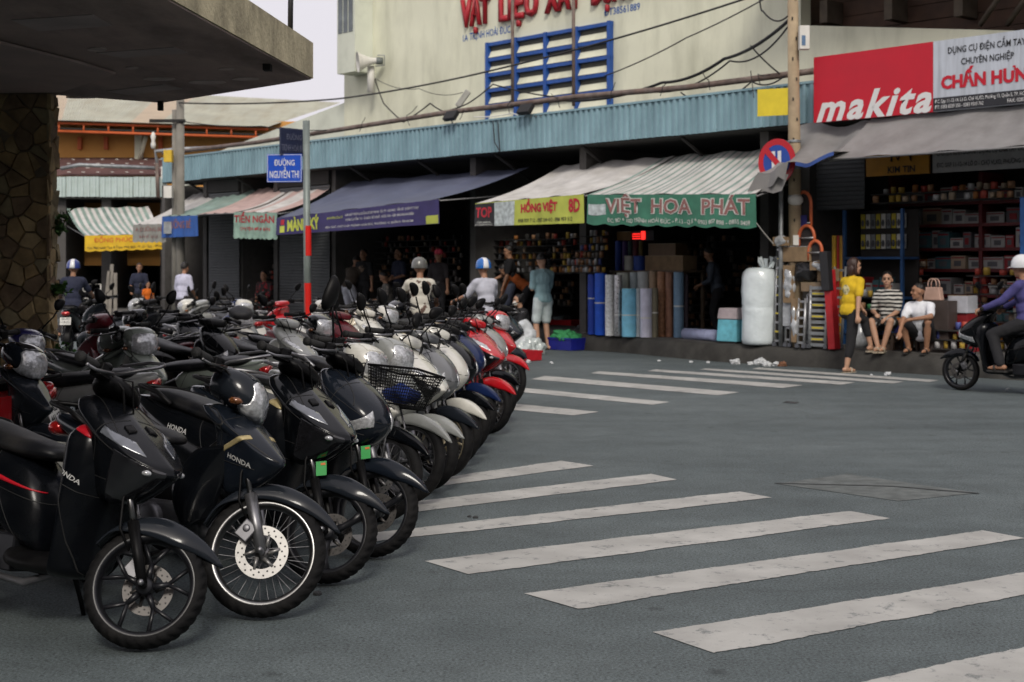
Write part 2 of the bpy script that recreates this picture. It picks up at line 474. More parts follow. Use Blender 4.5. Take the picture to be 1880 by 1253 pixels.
def onto(tm, shell, x, z, deg, lift=.0025):
    """lay lettering on the right-hand flank of a shell"""
    from mathutils.bvhtree import BVHTree
    bv = BVHTree.FromPolygons([v.co for v in shell.vertices], [tuple(p.vertices) for p in shell.polygons])
    c, s_ = math.cos(R_(deg)), math.sin(R_(deg)); last = -.15
    for v in tm.vertices:
        q = V((x + v.co.x * c - v.co.y * s_, -1, z + v.co.x * s_ + v.co.y * c)); h = bv.ray_cast(q, V((0, 1, 0)))[0]
        if h is not None: last = h.y
        v.co = V((q.x, last - lift, q.z))
    return tm
BIKES = []; mrnd = random.Random(21)
def bike(label, kind, col, pos, heading, steer=0.0, lean=9.0, name='motorbike', wheel='y5', rim=None, fend=None, word=None, group=None,
         accent=None, mirrors=(1, 1), basket=False, sticker=False, detail=2, seat=None, cowl=None, disc=True, mirror_up=.16, stand=True, plate=None, fork=None, rack=False, mscale=1.0,
         side=None, glassy=True, tread=None, box=False):
    """kind: sharp, round (scooters) or beak (step-through); origin = where the front tyre meets the ground; x forward, y to the rider's left"""
    pc = PT[col]; fc = PT[fend] if fend else pc; sc = PT[side] if side else pc; cc = PT[cowl] if cowl else pc
    ub = kind == 'beak'
    R = .28 if ub else .25; tw = .075 if ub else .092; WB = 1.22 if ub else 1.27
    rim = rim or (CHR if wheel == 'wire' else ALB)
    pos = V(pos); hd = R_(heading)
    M0 = T((pos.x, pos.y, .002)) @ Rz(hd) @ Rx(-R_(lean))
    root = bpy.data.objects.new(name, None); COL.objects.link(root); root.matrix_world = M0; root.empty_display_size = .3
    tag(root, label, 'motorbike', group)
    ax = V((-.40, 0, .86)).normalized(); ap = V((-.035, 0, R + .02))
    S = T(ap) @ Mx.Rotation(R_(steer), 4, ax) @ T(-ap)
    def P(nm, me, m, parent=root, ml=ID4): return put(nm, me, m, parent, ml)
    def mk(key, fn): return cached((kind, wheel, key), fn)
    # front wheel
    def wheel_(nm, x, ml, tr):
        w = P(nm, None, None, root, ml @ T((x, 0, R)))
        P('tyre', tyre_mesh(R, tw, tr), RUB, w)
        P('rim', rim_mesh(R, tw, wheel), rim, w)
        if wheel == 'wire': stuff(P('spokes', spokes_mesh(R, tw), STL if rim is not GLD else GLD, w))
        return w
    fw = wheel_('front_wheel', 0, S, detail >= 2 if tread is None else tread)
    if disc: P('brake_disc', disc_mesh(.118 if ub else .105), [DSK if ub else DSK2, INK], fw, T((0, -.056 if ub else .056, 0)))
    # fork
    def fork_():
        mb = MB()
        for s in (-1, 1): mb.tube([(0, s * .075, R), (-.11, s * .075, R + .24)], [.024, .029] if ub else [.021, .024], 10)
        mb.lathe([(0, -.10), (.014, -.10), (.014, .10), (0, .10)], (0, 0, R), 'y', 8)
        return mb.mesh('fork')
    fo = P('front_fork', mk('fork', fork_), fork or (STL if ub else BLK), root, S)
    def stan_():
        mb = MB()
        for s in (-1, 1): mb.tube([(-.10, s * .075, R + .22), (-.20, s * .075, R + .44)], .013, 8)
        mb.tube([(-.18, -.08, R + .40), (-.18, .08, R + .40)], .022, 8); mb.tube([(-.18, 0, R + .38), (-.36, 0, 1.0)], .022, 8)
        return mb.mesh('stanchion')
    P('stanchion', mk('stan', stan_), CHR, fo)
    if disc:
        def cal_():
            mb = MB(); mb.box((-.085, -.075, R + .075), (.07, .045, .085), Mx.Rotation(.5, 3, 'Y')); mb.lathe([(0, -.105), (.018, -.105), (.018, -.07)], (-.085, 0, R + .085), 'y', 10)
            return bevel(mb.mesh('caliper'), .006)
        P('brake_caliper', mk('cal', cal_), ALG, fo, ID4 if ub else Mx.Scale(-1, 4, V((0, 1, 0))))
    def hose_():
        mb = MB(); mb.tube([(-.09, -.075, R + .12), (-.15, -.09, R + .2), (-.17, -.10, R + .32), (-.16, -.085, R + .42)], .006, 6); return mb.mesh('brake_hose')
    P('brake_hose', mk('hose', hose_), BLK, fo)
    fm = fender_mesh(R, 26, 152 if not ub else 165, .058 if ub else .064, .070 if ub else .085, .14, .028)
    fe = P('front_fender', fm, fc, root, S @ T((0, 0, R)))
    if sticker:
        def stk_():
            mb = MB(); mb.box((-.085, -.084, .295), (.054, .004, .072), Mx.Rotation(-.25, 3, 'Y')); return mb.mesh('sticker')
        st = P('inspection_sticker', mk('stk', stk_), GRNS, fe)
        def stk2_():
            mb = MB(); mb.box((-.080, -.087, .318), (.024, .003, .011), Mx.Rotation(-.25, 3, 'Y')); return mb.mesh('sticker_seal')
        P('seal', mk('stk2', stk2_), ORGS, st)
    # front shell
    nose = NOSE[kind]
    secs, cr_r, cr_c, fl_ = nose
    sh = loft_mesh(('nose', kind), [hsec(z, xf, xb, w, ri, fl_) for z, xf, xb, w, ri in secs], 3, True, cr_r, cr_c)
    fr = P('front_fairing', sh, pc, root)
    def pn(key, planes, off=.004): return cached(('panel', kind, key), lambda: panel(sh, planes, off))
    if not ub:
        for s in (-1, 1):
            ny = V((0, -s, 0))
            if kind == 'sharp':
                lo = [((0, s * .03, 0), ny), ((.09, 0, .655), V((.5, 0, -1))), ((.09, 0, .712), V((.42, 0, 1))), ((-.16, 0, .7), V((-1, 0, .5)))]
                P('headlight', pn(('hl', s), lo), LDRK, fr)
                hi = [((0, s * .075, 0), ny), ((.09, 0, .735), V((-.42, 0, -1))), ((.09, 0, .748), V((.47, 0, 1))), ((-.20, 0, .8), V((-1, 0, 0)))]
                P('daytime_lamp', pn(('dr', s), hi, .003), DRL if col in ('matte', 'black', 'steel') else LENS, fr)
            else:
                lo = [((0, s * .065, 0), ny), ((.0, 0, .695), V((.30, 0, -1))), ((-.02, 0, .83), V((-.1, s * .75, 1))), ((-.20, 0, .8), V((-1, 0, .3)))]
                P('headlight', pn(('hl', s), lo), LENS, fr)
        if accent:
            P('trim_panel', pn('acc', [((0, .085, 0), V((0, 1, .22))), ((0, -.085, 0), V((0, -1, .22))), ((0, 0, .74), V((.0, 0, -1)))], .004), PT['slate'] if kind == 'sharp' else accent, fr)
            for s in ((-1, 1) if kind == 'sharp' else ()):
                P('vent', pn(('vent', s), [((0, s * .035, 0), V((0, -s, 0))), ((0, s * .075, 0), V((0, s, 0))), ((-.17, 0, 0), V((-1, 0, 0))), ((-.13, 0, 0), V((1, 0, 0))), ((0, 0, .7), V((0, 0, -1)))], .007), BLK, fr)
    elif accent:
        for s in (-1, 1):
            P('stripe', pn(('st', s), [((0, s * .06, 0), V((0, -s, 0))), ((-.1, 0, .80), V((-.45, 0, 1))), ((-.1, 0, .775), V((.45, 0, -1)))], .003), accent, fr)
    def seam(src, key, co, no, keep, par, w=.0032):
        no = V(no).normalized(); co = V(co); me = cached(('seam', kind, key), lambda: panel(src, [(co, no), (co - no * w, -no)] + keep, .0016, .002))
        if len(me.polygons): P('panel_seam', me, INK, par)
    if detail >= 1:
        for s in (-1, 1):
            ys = [((0, s * .02, 0), V((0, -s, 0)))]
            seam(sh, ('a', s), (-.10, 0, .78), (.55, 0, 1), ys, fr); seam(sh, ('b', s), (-.24, 0, .8), (1, 0, -.35), ys, fr); seam(sh, ('c', s), (-.12, 0, .66), (.15, 0, 1), ys + [((-.05, 0, 0), V((1, 0, 0)))], fr)
            seam(sh, ('d', s), (0, s * .105, .9), (0, s, .35), [((0, 0, .80), V((0, 0, -1)))] + ys, fr)
    def nut_():
        mb = MB()
        for y in (-.112, .112): mb.lathe([(0, y - .012), (.012, y - .012), (.014, y), (.012, y + .012), (0, y + .012)], (0, 0, R), 'y', 6)
        return mb.mesh('nut')
    P('axle_nut', mk('nut', nut_), STL, fo)
    if not ub:
        for s in (-1, 1):
            def lampb():
                mb = MB(); mb.ball((.028, s * .085, .712), (.022, .026, .014), 10); return mb.mesh('bulb')
            if kind == 'sharp': P('lamp_bulb', mk(('bulb', s), lampb), LENS, fr)
    if word:
        if ub or col in ('white', 'red'): P('lettering', cached(('word', word, kind), lambda: onto(text_mesh(word, .022, 0, .02, xs=1.25), sh, *((-.135, .672, -16) if ub else (-.06, .735, -18)))), LETS, fr)['kind'] = 'stuff'
    # apron, floor, body
    if not ub:
        ap_ = loft_mesh(('apron', kind), [hsec(.90, -.22, -.45, .185), hsec(.78, -.20, -.45, .205), hsec(.66, -.22, -.44, .205), hsec(.52, -.295, -.42, .20), hsec(.36, -.315, -.44, .185), hsec(.27, -.31, -.50, .165), hsec(.225, -.34, -.54, .12)], 2, True, {2: .5, 5: .6}, {2: .6, 3: .6})
        a = P('leg_shield', ap_, PT['matte'] if side is None and col in ('black', 'matte', 'graphite', 'steel') else sc, root)
        if word and col not in ('white', 'red'):
            P('lettering', cached(('word3', word), lambda: onto(text_mesh(word, .020, 0, .02, xs=1.1), ap_, -.345, .66, -30)), LETS, a)['kind'] = 'stuff'
        if accent:
            P('stripe', cached(('panel', 'aprstripe'), lambda: panel(ap_, [((0, -.1, 0), V((0, 1, 0))), ((-.25, 0, .845), V((.45, 0, 1))), ((-.25, 0, .815), V((-.40, 0, -1))), ((-.17, 0, 0), V((1, 0, 0)))], .004)), accent, a)
        fl = loft_mesh('floor', [vsec(-.36, .29, .16, .05), vsec(-.5, .275, .19, .045), vsec(-.70, .275, .185, .05), vsec(-.80, .30, .15, .06)], 1)
        P('floorboard', fl, BLK, root)
        bd = loft_mesh(('rear', 'sc'), [vsec(-.60, .40, .10, .12), vsec(-.70, .50, .15, .20), vsec(-.90, .58, .18, .19), vsec(-1.15, .64, .18, .16), vsec(-1.40, .72, .135, .115), vsec(-1.62, .79, .07, .06), vsec(-1.68, .81, .03, .03)], 2)
        se = loft_mesh(('seat', 'sc'), [vsec(-.60, .735, .07, .02), vsec(-.66, .745, .115, .04), vsec(-.85, .755, .14, .05), vsec(-1.02, .785, .15, .05), vsec(-1.25, .83, .15, .05), vsec(-1.42, .85, .12, .045), vsec(-1.50, .85, .08, .03)], 2)
        tl = (-1.64, .79)
    else:
        wing = []
        for s in (-1, 1):
            def wg(s=s):
                rows = []
                for i in range(9):
                    z = .40 + .36 * i / 8; row = []
                    for j in range(7):
                        t = j / 6
                        x = -.24 - .20 * t * (.5 + .5 * math.sin(math.pi * (i + .5) / 9)); y = s * (.06 + .125 * math.sin(t * 1.45) * (.55 + .45 * math.sin(math.pi * (i + 2) / 11)))
                        row.append(V((x + .10 * (i / 8 - .5) * (1 - t), y, z - .05 * t)))
                    rows.append(row)
                mb = MB(); mb.grid(rows)
                return evaluated(mb.mesh('wing'), [('SUBSURF', dict(levels=1, render_levels=1)), ('SOLIDIFY', dict(thickness=.012, offset=0))])
            a = P('leg_shield', cached(('wing', s), wg), PT['black'] if side is None and sum(pc.diffuse_color[:3]) >= 0 and col in ('steel', 'black', 'graphite') else (pc if side is None else sc), root)
        tb = loft_mesh('spine', [vsec(-.30, .70, .075, .14), vsec(-.45, .58, .07, .10), vsec(-.62, .50, .075, .08), vsec(-.80, .55, .09, .12), vsec(-.95, .62, .10, .12)], 2)
        P('frame_cover', tb, BLK if side is None else sc, root)
        def eng_():
            mb = MB(); mb.box((-.62, 0, .36), (.34, .20, .20)); mb.tube([(-.48, 0, .36), (-.34, 0, .38)], [.075, .07], 12)
            for k in range(5): mb.lathe([(.082, -.004), (.082, .004)], (-.46 + .025 * k, 0, .365), 'x', 14)
            mb.lathe([(0, -.14), (.075, -.14), (.085, -.12), (.085, .12), (.075, .14), (0, .14)], (-.66, 0, .36), 'y', 18)
            return bevel(mb.mesh('engine'), .012)
        P('engine', mk('eng', eng_), ALG, root)
        bd = loft_mesh(('rear', 'ub'), [vsec(-.78, .60, .07, .07), vsec(-.88, .64, .115, .10), vsec(-1.08, .69, .125, .085), vsec(-1.30, .73, .11, .07), vsec(-1.50, .77, .075, .05), vsec(-1.60, .79, .04, .03)], 2)
        se = loft_mesh(('seat', 'ub'), [vsec(-.64, .735, .06, .02), vsec(-.72, .75, .10, .038), vsec(-.92, .765, .125, .045), vsec(-1.12, .785, .13, .042), vsec(-1.32, .81, .12, .04), vsec(-1.44, .815, .08, .028)], 2)
        tl = (-1.56, .77)
    b = P('rear_body', bd, sc if not ub else (pc if side is None else sc), root)
    seam(bd, 'r1', (-1.0, 0, .62), (.25, 0, 1), [], b); seam(bd, 'r2', (-.86, 0, .6), (1, 0, .5), [], b)
    if not ub: seam(ap_, 'a1', (-.3, 0, .60), (.5, 0, 1), [((0, -.04, 0), V((0, 1, 0)))], a); seam(ap_, 'a2', (-.36, 0, .5), (1, 0, .12), [((0, -.04, 0), V((0, 1, 0)))], a)
    if accent is REDP and not ub:
        P('stripe', cached(('panel', 'rearstripe'), lambda: panel(bd, [((0, -.05, 0), V((0, 1, 0))), ((-1.1, 0, .70), V((.28, 0, 1))), ((-1.1, 0, .66), V((-.20, 0, -1))), ((-1.42, 0, 0), V((-1, 0, 0)))], .004)), accent, b)
    if word and not ub:
        P('lettering', cached(('word2', word), lambda: onto(text_mesh(word, .028, 0, .02, xs=1.2), bd, -1.08, .66, -8)), LETS, b)['kind'] = 'stuff'
    P('seat', se, seat or SEAT, root)
    def tail_():
        mb = MB(); mb.loft([vsec(-.05, 0, .075, .04, 10), vsec(0, -.005, .085, .045, 10), vsec(.03, 0, .075, .04, 10), vsec(.06, 0, .06, .03, 10)]); return subd(mb.mesh('tail_light'), 1)
    P('tail_light', mk('tail', tail_), LRED, root, T((tl[0], 0, tl[1] - .03)))
    def rail_():
        mb = MB(); z = .86 if not ub else .83
        for s in (-1, 1): mb.tube([(-1.18, s * .15, z - .06), (-1.30, s * .16, z), (-1.50, s * .13, z + .03), (-1.62, s * .05, z + .035), (-1.64, 0, z + .035)], .013, 7)
        return mb.mesh('rail')
    P('grab_rail', mk('rail', rail_), STL if col in ('silver', 'sage', 'white') else BLK, root)
    wheel_('rear_wheel', -WB, ID4, False)
    P('rear_fender', fender_mesh(R, 60, 190, .07, .03, .8, .04), BLK, root, T((-WB, 0, R)) @ Rz(0))
    def arm_():
        mb = MB(); mb.tube([(-.62 if ub else -.78, .11, .34), (-WB, .11, R)], [.03, .024], 8)
        if ub: mb.tube([(-.62, -.11, .34), (-WB, -.11, R)], [.03, .024], 8)
        else: mb.box((-1.03, .10, .31), (.56, .09, .13)); mb.box((-.86, 0, .30), (.22, .22, .16))
        for s in ((-1, 1) if ub else (1,)): mb.tube([(-WB + .02, s * .13, R + .05), (-WB + .12, s * .13, .58)], .026, 8)
        return bevel(mb.mesh('swing_arm'), .008)
    P('swing_arm', mk('arm', arm_), ALB, root)
    def exh_():
        mb = MB(); mb.tube([(-.46, -.06, .26), (-.62, -.12, .19), (-.84, -.13, .20)], .017, 8)
        mb.tube([(-.84, -.135, .20), (-.90, -.145, .22), (-1.36, -.16, .34), (-1.40, -.16, .35)], [.02, .045, .05, .03], 12); return mb.mesh('exhaust')
    ex = P('exhaust', mk('exh', exh_), ALG if not ub else CHR, root)
    def shd_():
        mb = MB(); mb.box((-1.14, -.205, .30), (.26, .012, .07), Mx.Rotation(.26, 3, 'Y')); return bevel(mb.mesh('shield'), .005)
    P('heat_shield', mk('shd', shd_), BLK, ex)
    pl = P('number_plate', mk('plate', lambda: bevel(MB().box((0, 0, 0), (.006, .19, .14)).mesh('plate'), .002)), PLW, root, T((tl[0] - .03, 0, tl[1] - .17)) @ Ry(R_(20)))
    if plate:
        for i, w_ in enumerate(plate.split('|')):
            stuff(P('digits', text_mesh(w_, .042, .001, .02), INK, pl, T((-.0045, 0, .018 - .06 * i)) @ Rz(R_(-90)) @ Rx(R_(90))))
    if stand:
        def std_():
            mb = MB(); mb.tube([(-.60, .10, .26), (-.63, .20, .10), (-.66, .25, .035)], .011, 7); mb.box((-.67, .26, .036), (.06, .04, .008)); return mb.mesh('stand')
        P('side_stand', mk('std', std_), BLK, root)
    # handlebar
    hz = 1.04 if not ub else 1.03
    def bar_():
        mb = MB(); mb.tube([(-.445, -.33, hz + .02), (-.415, -.22, hz + .03), (-.38, -.10, hz + .02), (-.37, 0, hz), (-.38, .10, hz + .02), (-.415, .22, hz + .03), (-.445, .33, hz + .02)], .012, 8); return mb.mesh('bar')
    hb = P('handlebar', mk('bar', bar_), BLK, root, S)
    def grip_(s):
        mb = MB(); mb.tube([(-.413, s * .215, hz + .03), (-.417, s * .23, hz + .03), (-.446, s * .335, hz + .02)], [.019, .0205, .0205], 10)
        mb.tube([(-.446, s * .335, hz + .02), (-.450, s * .352, hz + .018)], .024, 10); return mb.mesh('grip')
    for s in (-1, 1):
        P('grip', mk(('grip', s), lambda: grip_(s)), GRIP, hb)
        def lev_():
            mb = MB(); mb.tube([(-.37, s * .17, hz + .02), (-.34, s * .20, hz + .015), (-.385, s * .30, hz - .01), (-.405, s * .35, hz - .012)], [.009, .009, .007, .006], 6)
            mb.ball((-.407, s * .355, hz - .012), .009, 8); return mb.mesh('lever')
        P('brake_lever', mk(('lev', s), lev_), STL if not ub else CHR, hb)
        def swb_():
            mb = MB(); mb.box((-.40, s * .18, hz + .025), (.06, .06, .055), Mx.Rotation(s * .4, 3, 'Z')); mb.ball((-.385, s * .165, hz + .05), (.028, .03, .02), 10)
            mb.tube([(-.36, s * .13, hz + .03), (-.30, s * .12, hz - .02), (-.27, s * .06, hz - .14)], .006, 5); mb.tube([(-.36, s * .12, hz + .02), (-.28, s * .09, hz + .03), (-.25, s * .03, hz - .1)], .005, 5)
            return bevel(mb.mesh('switch'), .006)
        P('switch_box', mk(('swb', s), swb_), BLK, hb)
        if mirrors[0 if s == -1 else 1]:
            mu = mirror_up
            def stem_():
                mb = MB(); mb.tube([(-.385, s * .17, hz + .05), (-.375, s * .185, hz + .09), (-.37, s * .26, hz + .07 + mu * .6), (-.375, s * .29, hz + .09 + mu * .8)], .0065, 6); return mb.mesh('mirror_stem')
            ms_ = P('mirror_stem', mk(('stem', s, mu), stem_), BLK, hb)
            def head_():
                mb = MB(); rows = []
                for x, k in ((-.018, .92), (-.006, 1.0), (.010, .9), (.020, .6), (.024, .2)):
                    ring = []
                    for q in range(14):
                        a = 2 * math.pi * q / 14; yy = math.cos(a); zz = math.sin(a)
                        ring.append(V((x, s * (yy * .070 + .012 * zz) * k, zz * .038 * k * (1.2 - .4 * yy))))
                    rows.append(ring)
                mb.loft(rows); return subd(mb.mesh('mirror_housing'), 1)
            mh = P('mirror', mk(('mh', s), head_), BLK, ms_, T((-.385, s * .315, hz + .11 + mu)) @ Rx(s * R_((15 + 50 * mrnd.random()) if mscale == 1 else 72)) @ Rz(s * R_(mrnd.uniform(-14, 20))) @ Mx.Scale(mscale, 4))
            def mg_():
                mb = MB(); mb.add([V((-.0195, s * (math.cos(a) * .070 + .012 * math.sin(a)) * .88, math.sin(a) * .038 * .88 * (1.2 - .4 * math.cos(a)))) for a in [2 * math.pi * q / 20 for q in range(20)]], [tuple(range(20))]); return mb.mesh('mirror_glass')
            P('glass', mk(('mg', s), mg_), MIRR, ms_, mh.matrix_local.copy())
    if ub:
        cw = loft_mesh(('cowl', 'ub'), [vsec(-.44, hz - .02, .06, .05, 12), vsec(-.40, hz - .01, .115, .07, 12), vsec(-.31, hz - .03, .15, .095, 12), vsec(-.23, hz - .06, .135, .11, 12), vsec(-.175, hz - .085, .10, .085, 12), vsec(-.155, hz - .10, .05, .05, 12)], 2)
        c = P('headlight_cowl', cw, cc, root, S)
        P('headlight', cached(('panel', 'ublamp'), lambda: panel(cw, [((-.235, 0, hz - .06), V((-1, 0, .45))), ((-.25, 0, hz - .012), V((-.3, 0, 1))), ((0, .112, 0), V((0, 1, 0))), ((0, -.112, 0), V((0, -1, 0)))], .004)), LENS, c)
        P('visor', cached(('panel', 'ubvis'), lambda: panel(cw, [((-.33, 0, hz - .06), V((-1, 0, .35))), ((-.25, 0, hz - .004), V((.3, 0, -1))), ((0, .10, 0), V((0, 1, 0))), ((0, -.10, 0), V((0, -1, 0)))], .003)), LDRK if glassy and col in ('black', 'graphite', 'navy') else cc, c)
        for s in (-1, 1):
            def ind_():
                mb = MB(); mb.ball((-.27, s * .140, hz - .115), (.035, .022, .018), 10); return mb.mesh('ind')
            P('indicator', mk(('ind', s), ind_), LAMB, c)
    else:
        cw = loft_mesh(('cowl', 'sc'), [[V((p.x - .36, p.y, p.z)) for p in r] for r in [vsec(-.10, hz + .0, .07, .03, 12), vsec(-.06, hz + .0, .14, .04, 12), vsec(0, hz + .005, .155, .05, 12), vsec(.06, hz - .005, .12, .04, 12), vsec(.10, hz - .02, .07, .03, 12)]], 2)
        P('handlebar_cover', cw, BLK if col in ('black', 'matte', 'graphite', 'navy', 'steel') else cc, root, S)
    if basket:
        def bsk_(wire):
            mb = MB(); x0, x1, w0, w1, z0, z1 = -.12, .20, .12, .17, .72, .94
            def C(t, u):   # u in 0..1 around, t 0..1 up
                hw = w0 + (w1 - w0) * t; xa, xb = x0 - .02 * t, (x1 - .06) + .08 * t
                q = [V((xa, -hw, 0)), V((xb, -hw * .9, 0)), V((xb, hw * .9, 0)), V((xa, hw, 0))]
                k = u * 4; i = int(k) % 4; f_ = k - int(k); p = q[i].lerp(q[(i + 1) % 4], f_); p.z = z0 + (z1 - z0) * t; return p
            if wire:
                for i in range(13): mb.tube([C(i / 12, u / 40) for u in range(41)], .0026, 4, False)
                for u in range(72): mb.tube([C(0, u / 72), C(1, u / 72)], .0026, 4, False)
                for k in range(12): mb.tube([(x0 + .02 + k * .022, -w0, z0), (x0 + .02 + k * .022, w0, z0)], .0026, 4, False)
            else:
                mb.tube([C(1, u / 40) for u in range(41)], .008, 6, False); mb.tube([C(0, u / 40) for u in range(41)], .006, 6, False)
            return mb.mesh('basket')
        bk = P('basket_rim', mk('bskr', lambda: bsk_(False)), BLK, root, S)
        stuff(P('basket_mesh', mk('bskm', lambda: bsk_(True)), BLK, bk))
        def bag_():
            mb = MB(); mb.ball((.03, 0, .785), (.13, .105, .06), 14); me = subd(mb.mesh('cloth'), 1)
            for v in me.vertices: v.co += V((mnoise.noise(v.co * 14), mnoise.noise(v.co * 14 + V((5, 0, 0))), mnoise.noise(v.co * 14 + V((0, 9, 0))))) * .03
            return me
        P('folded_raincoat', mk('bag', bag_), BLUEC, bk)
        def brk_():
            mb = MB()
            for s in (-1, 1): mb.tube([(.02, s * .09, R), (.03, s * .09, .60), (-.02, s * .08, .71)], .007, 6)
            return mb.mesh('bracket')
        P('bracket', mk('brk', brk_), STL, bk)
    if rack:
        def rk_():
            mb = MB()
            for s in (-1, 1): mb.tube([(-1.2, s * .13, .80), (-1.5, s * .14, .89), (-1.75, s * .12, .90), (-1.78, 0, .90)], .010, 6)
            for k in range(3): mb.tube([(-1.45 - .12 * k, -.13, .893), (-1.45 - .12 * k, .13, .893)], .008, 6)
            return mb.mesh('rack')
        P('carrier_rack', mk('rack', rk_), CHR, root)
    BIKES.append(root)
    return root
# ------------------------------------------------------------------ the setting
def asphalt():
    m = bpy.data.materials.new('asphalt'); m.use_nodes = True; t = m.node_tree; N = t.nodes; L = t.links; b = N['Principled BSDF']
    tc = N.new('ShaderNodeTexCoord')
    def nz(sc, det=5, ro=.6):
        n = N.new('ShaderNodeTexNoise'); n.inputs['Scale'].default_value = sc; n.inputs['Detail'].default_value = det; n.inputs['Roughness'].default_value = ro
        L.new(tc.outputs['Object'], n.inputs['Vector']); return n
    a, c, d = nz(.35, 6), nz(75, 3, .8), nz(3.2, 6, .7)
    r1 = N.new('ShaderNodeValToRGB'); r1.color_ramp.elements[0].position = .32; r1.color_ramp.elements[0].color = (.070, .087, .090, 1)
    r1.color_ramp.elements[1].position = .7; r1.color_ramp.elements[1].color = (.112, .134, .136, 1); L.new(a.outputs['Fac'], r1.inputs[0])
    r2 = N.new('ShaderNodeMapRange'); r2.inputs['From Min'].default_value = .34; r2.inputs['From Max'].default_value = .66; r2.inputs['To Min'].default_value = .40; r2.inputs['To Max'].default_value = 1.65
    L.new(c.outputs['Fac'], r2.inputs['Value'])
    r3 = N.new('ShaderNodeMapRange'); r3.inputs['From Min'].default_value = .3; r3.inputs['From Max'].default_value = .7; r3.inputs['To Min'].default_value = .82; r3.inputs['To Max'].default_value = 1.14
    L.new(d.outputs['Fac'], r3.inputs['Value'])
    mm = N.new('ShaderNodeMath'); mm.operation = 'MULTIPLY'; L.new(r2.outputs[0], mm.inputs[0]); L.new(r3.outputs[0], mm.inputs[1])
    # tyre-worn streaks and oil drips
    mp = N.new('ShaderNodeMapping'); mp.inputs['Rotation'].default_value = (0, 0, R_(-40)); mp.inputs['Scale'].default_value = (.16, 1.5, 1); L.new(tc.outputs['Object'], mp.inputs['Vector'])
    sn = N.new('ShaderNodeTexNoise'); sn.inputs['Scale'].default_value = 1.1; sn.inputs['Detail'].default_value = 5; L.new(mp.outputs[0], sn.inputs['Vector'])
    sr_ = N.new('ShaderNodeMapRange'); sr_.inputs['From Min'].default_value = .35; sr_.inputs['From Max'].default_value = .65; sr_.inputs['To Min'].default_value = .90; sr_.inputs['To Max'].default_value = 1.08; L.new(sn.outputs['Fac'], sr_.inputs['Value'])
    ov = N.new('ShaderNodeTexVoronoi'); ov.inputs['Scale'].default_value = 1.7; ov.inputs['Randomness'].default_value = 1; L.new(tc.outputs['Object'], ov.inputs['Vector'])
    ow = nz(9, 3); oa = N.new('ShaderNodeMath'); oa.operation = 'MULTIPLY_ADD'; L.new(ow.outputs['Fac'], oa.inputs[0]); oa.inputs[1].default_value = .12; L.new(ov.outputs['Distance'], oa.inputs[2])
    od = N.new('ShaderNodeMapRange'); od.inputs['From Min'].default_value = .08; od.inputs['From Max'].default_value = .15; od.inputs['To Min'].default_value = .55; L.new(oa.outputs[0], od.inputs['Value'])
    ms_ = N.new('ShaderNodeMath'); ms_.operation = 'MULTIPLY'; L.new(sr_.outputs[0], ms_.inputs[0]); L.new(od.outputs[0], ms_.inputs[1])
    m3 = N.new('ShaderNodeMath'); m3.operation = 'MULTIPLY'; L.new(mm.outputs[0], m3.inputs[0]); L.new(ms_.outputs[0], m3.inputs[1]); mm = m3
    pz = nz(42, 2); pr = N.new('ShaderNodeMapRange'); pr.inputs['From Min'].default_value = .60; pr.inputs['From Max'].default_value = .69; pr.inputs['To Min'].default_value = 1; pr.inputs['To Max'].default_value = .5; L.new(pz.outputs['Fac'], pr.inputs['Value'])
    m4 = N.new('ShaderNodeMath'); m4.operation = 'MULTIPLY'; L.new(mm.outputs[0], m4.inputs[0]); L.new(pr.outputs[0], m4.inputs[1]); mm = m4
    # thin cracks
    vo = N.new('ShaderNodeTexVoronoi'); vo.feature = 'DISTANCE_TO_EDGE'; vo.inputs['Scale'].default_value = .33
    wz = nz(2.0, 4); wa = N.new('ShaderNodeMix'); wa.data_type = 'VECTOR'; wa.inputs[0].default_value = .25
    L.new(tc.outputs['Object'], wa.inputs[4]); L.new(wz.outputs['Color'], wa.inputs[5]); L.new(wa.outputs[1], vo.inputs['Vector'])
    cr = N.new('ShaderNodeMapRange'); cr.inputs['From Min'].default_value = .0; cr.inputs['From Max'].default_value = .006; cr.inputs['To Min'].default_value = .86; L.new(vo.outputs[0], cr.inputs['Value'])
    m2 = N.new('ShaderNodeMath'); m2.operation = 'MULTIPLY'; L.new(mm.outputs[0], m2.inputs[0]); L.new(cr.outputs[0], m2.inputs[1])
    mu = N.new('ShaderNodeMix'); mu.data_type = 'RGBA'; mu.blend_type = 'MULTIPLY'; mu.inputs[0].default_value = 1
    L.new(r1.outputs[0], mu.inputs[6]); L.new(m2.outputs[0], mu.inputs[7]); L.new(mu.outputs[2], b.inputs['Base Color'])
    b.inputs['Roughness'].default_value = .78; b.inputs['Specular IOR Level'].default_value = .4
    bp = N.new('ShaderNodeBump'); bp.inputs['Strength'].default_value = .55; bp.inputs['Distance'].default_value = .006; L.new(c.outputs['Fac'], bp.inputs['Height']); L.new(bp.outputs[0], b.inputs['Normal'])
    return m, mu.outputs[2]
ASPH, _ = asphalt()
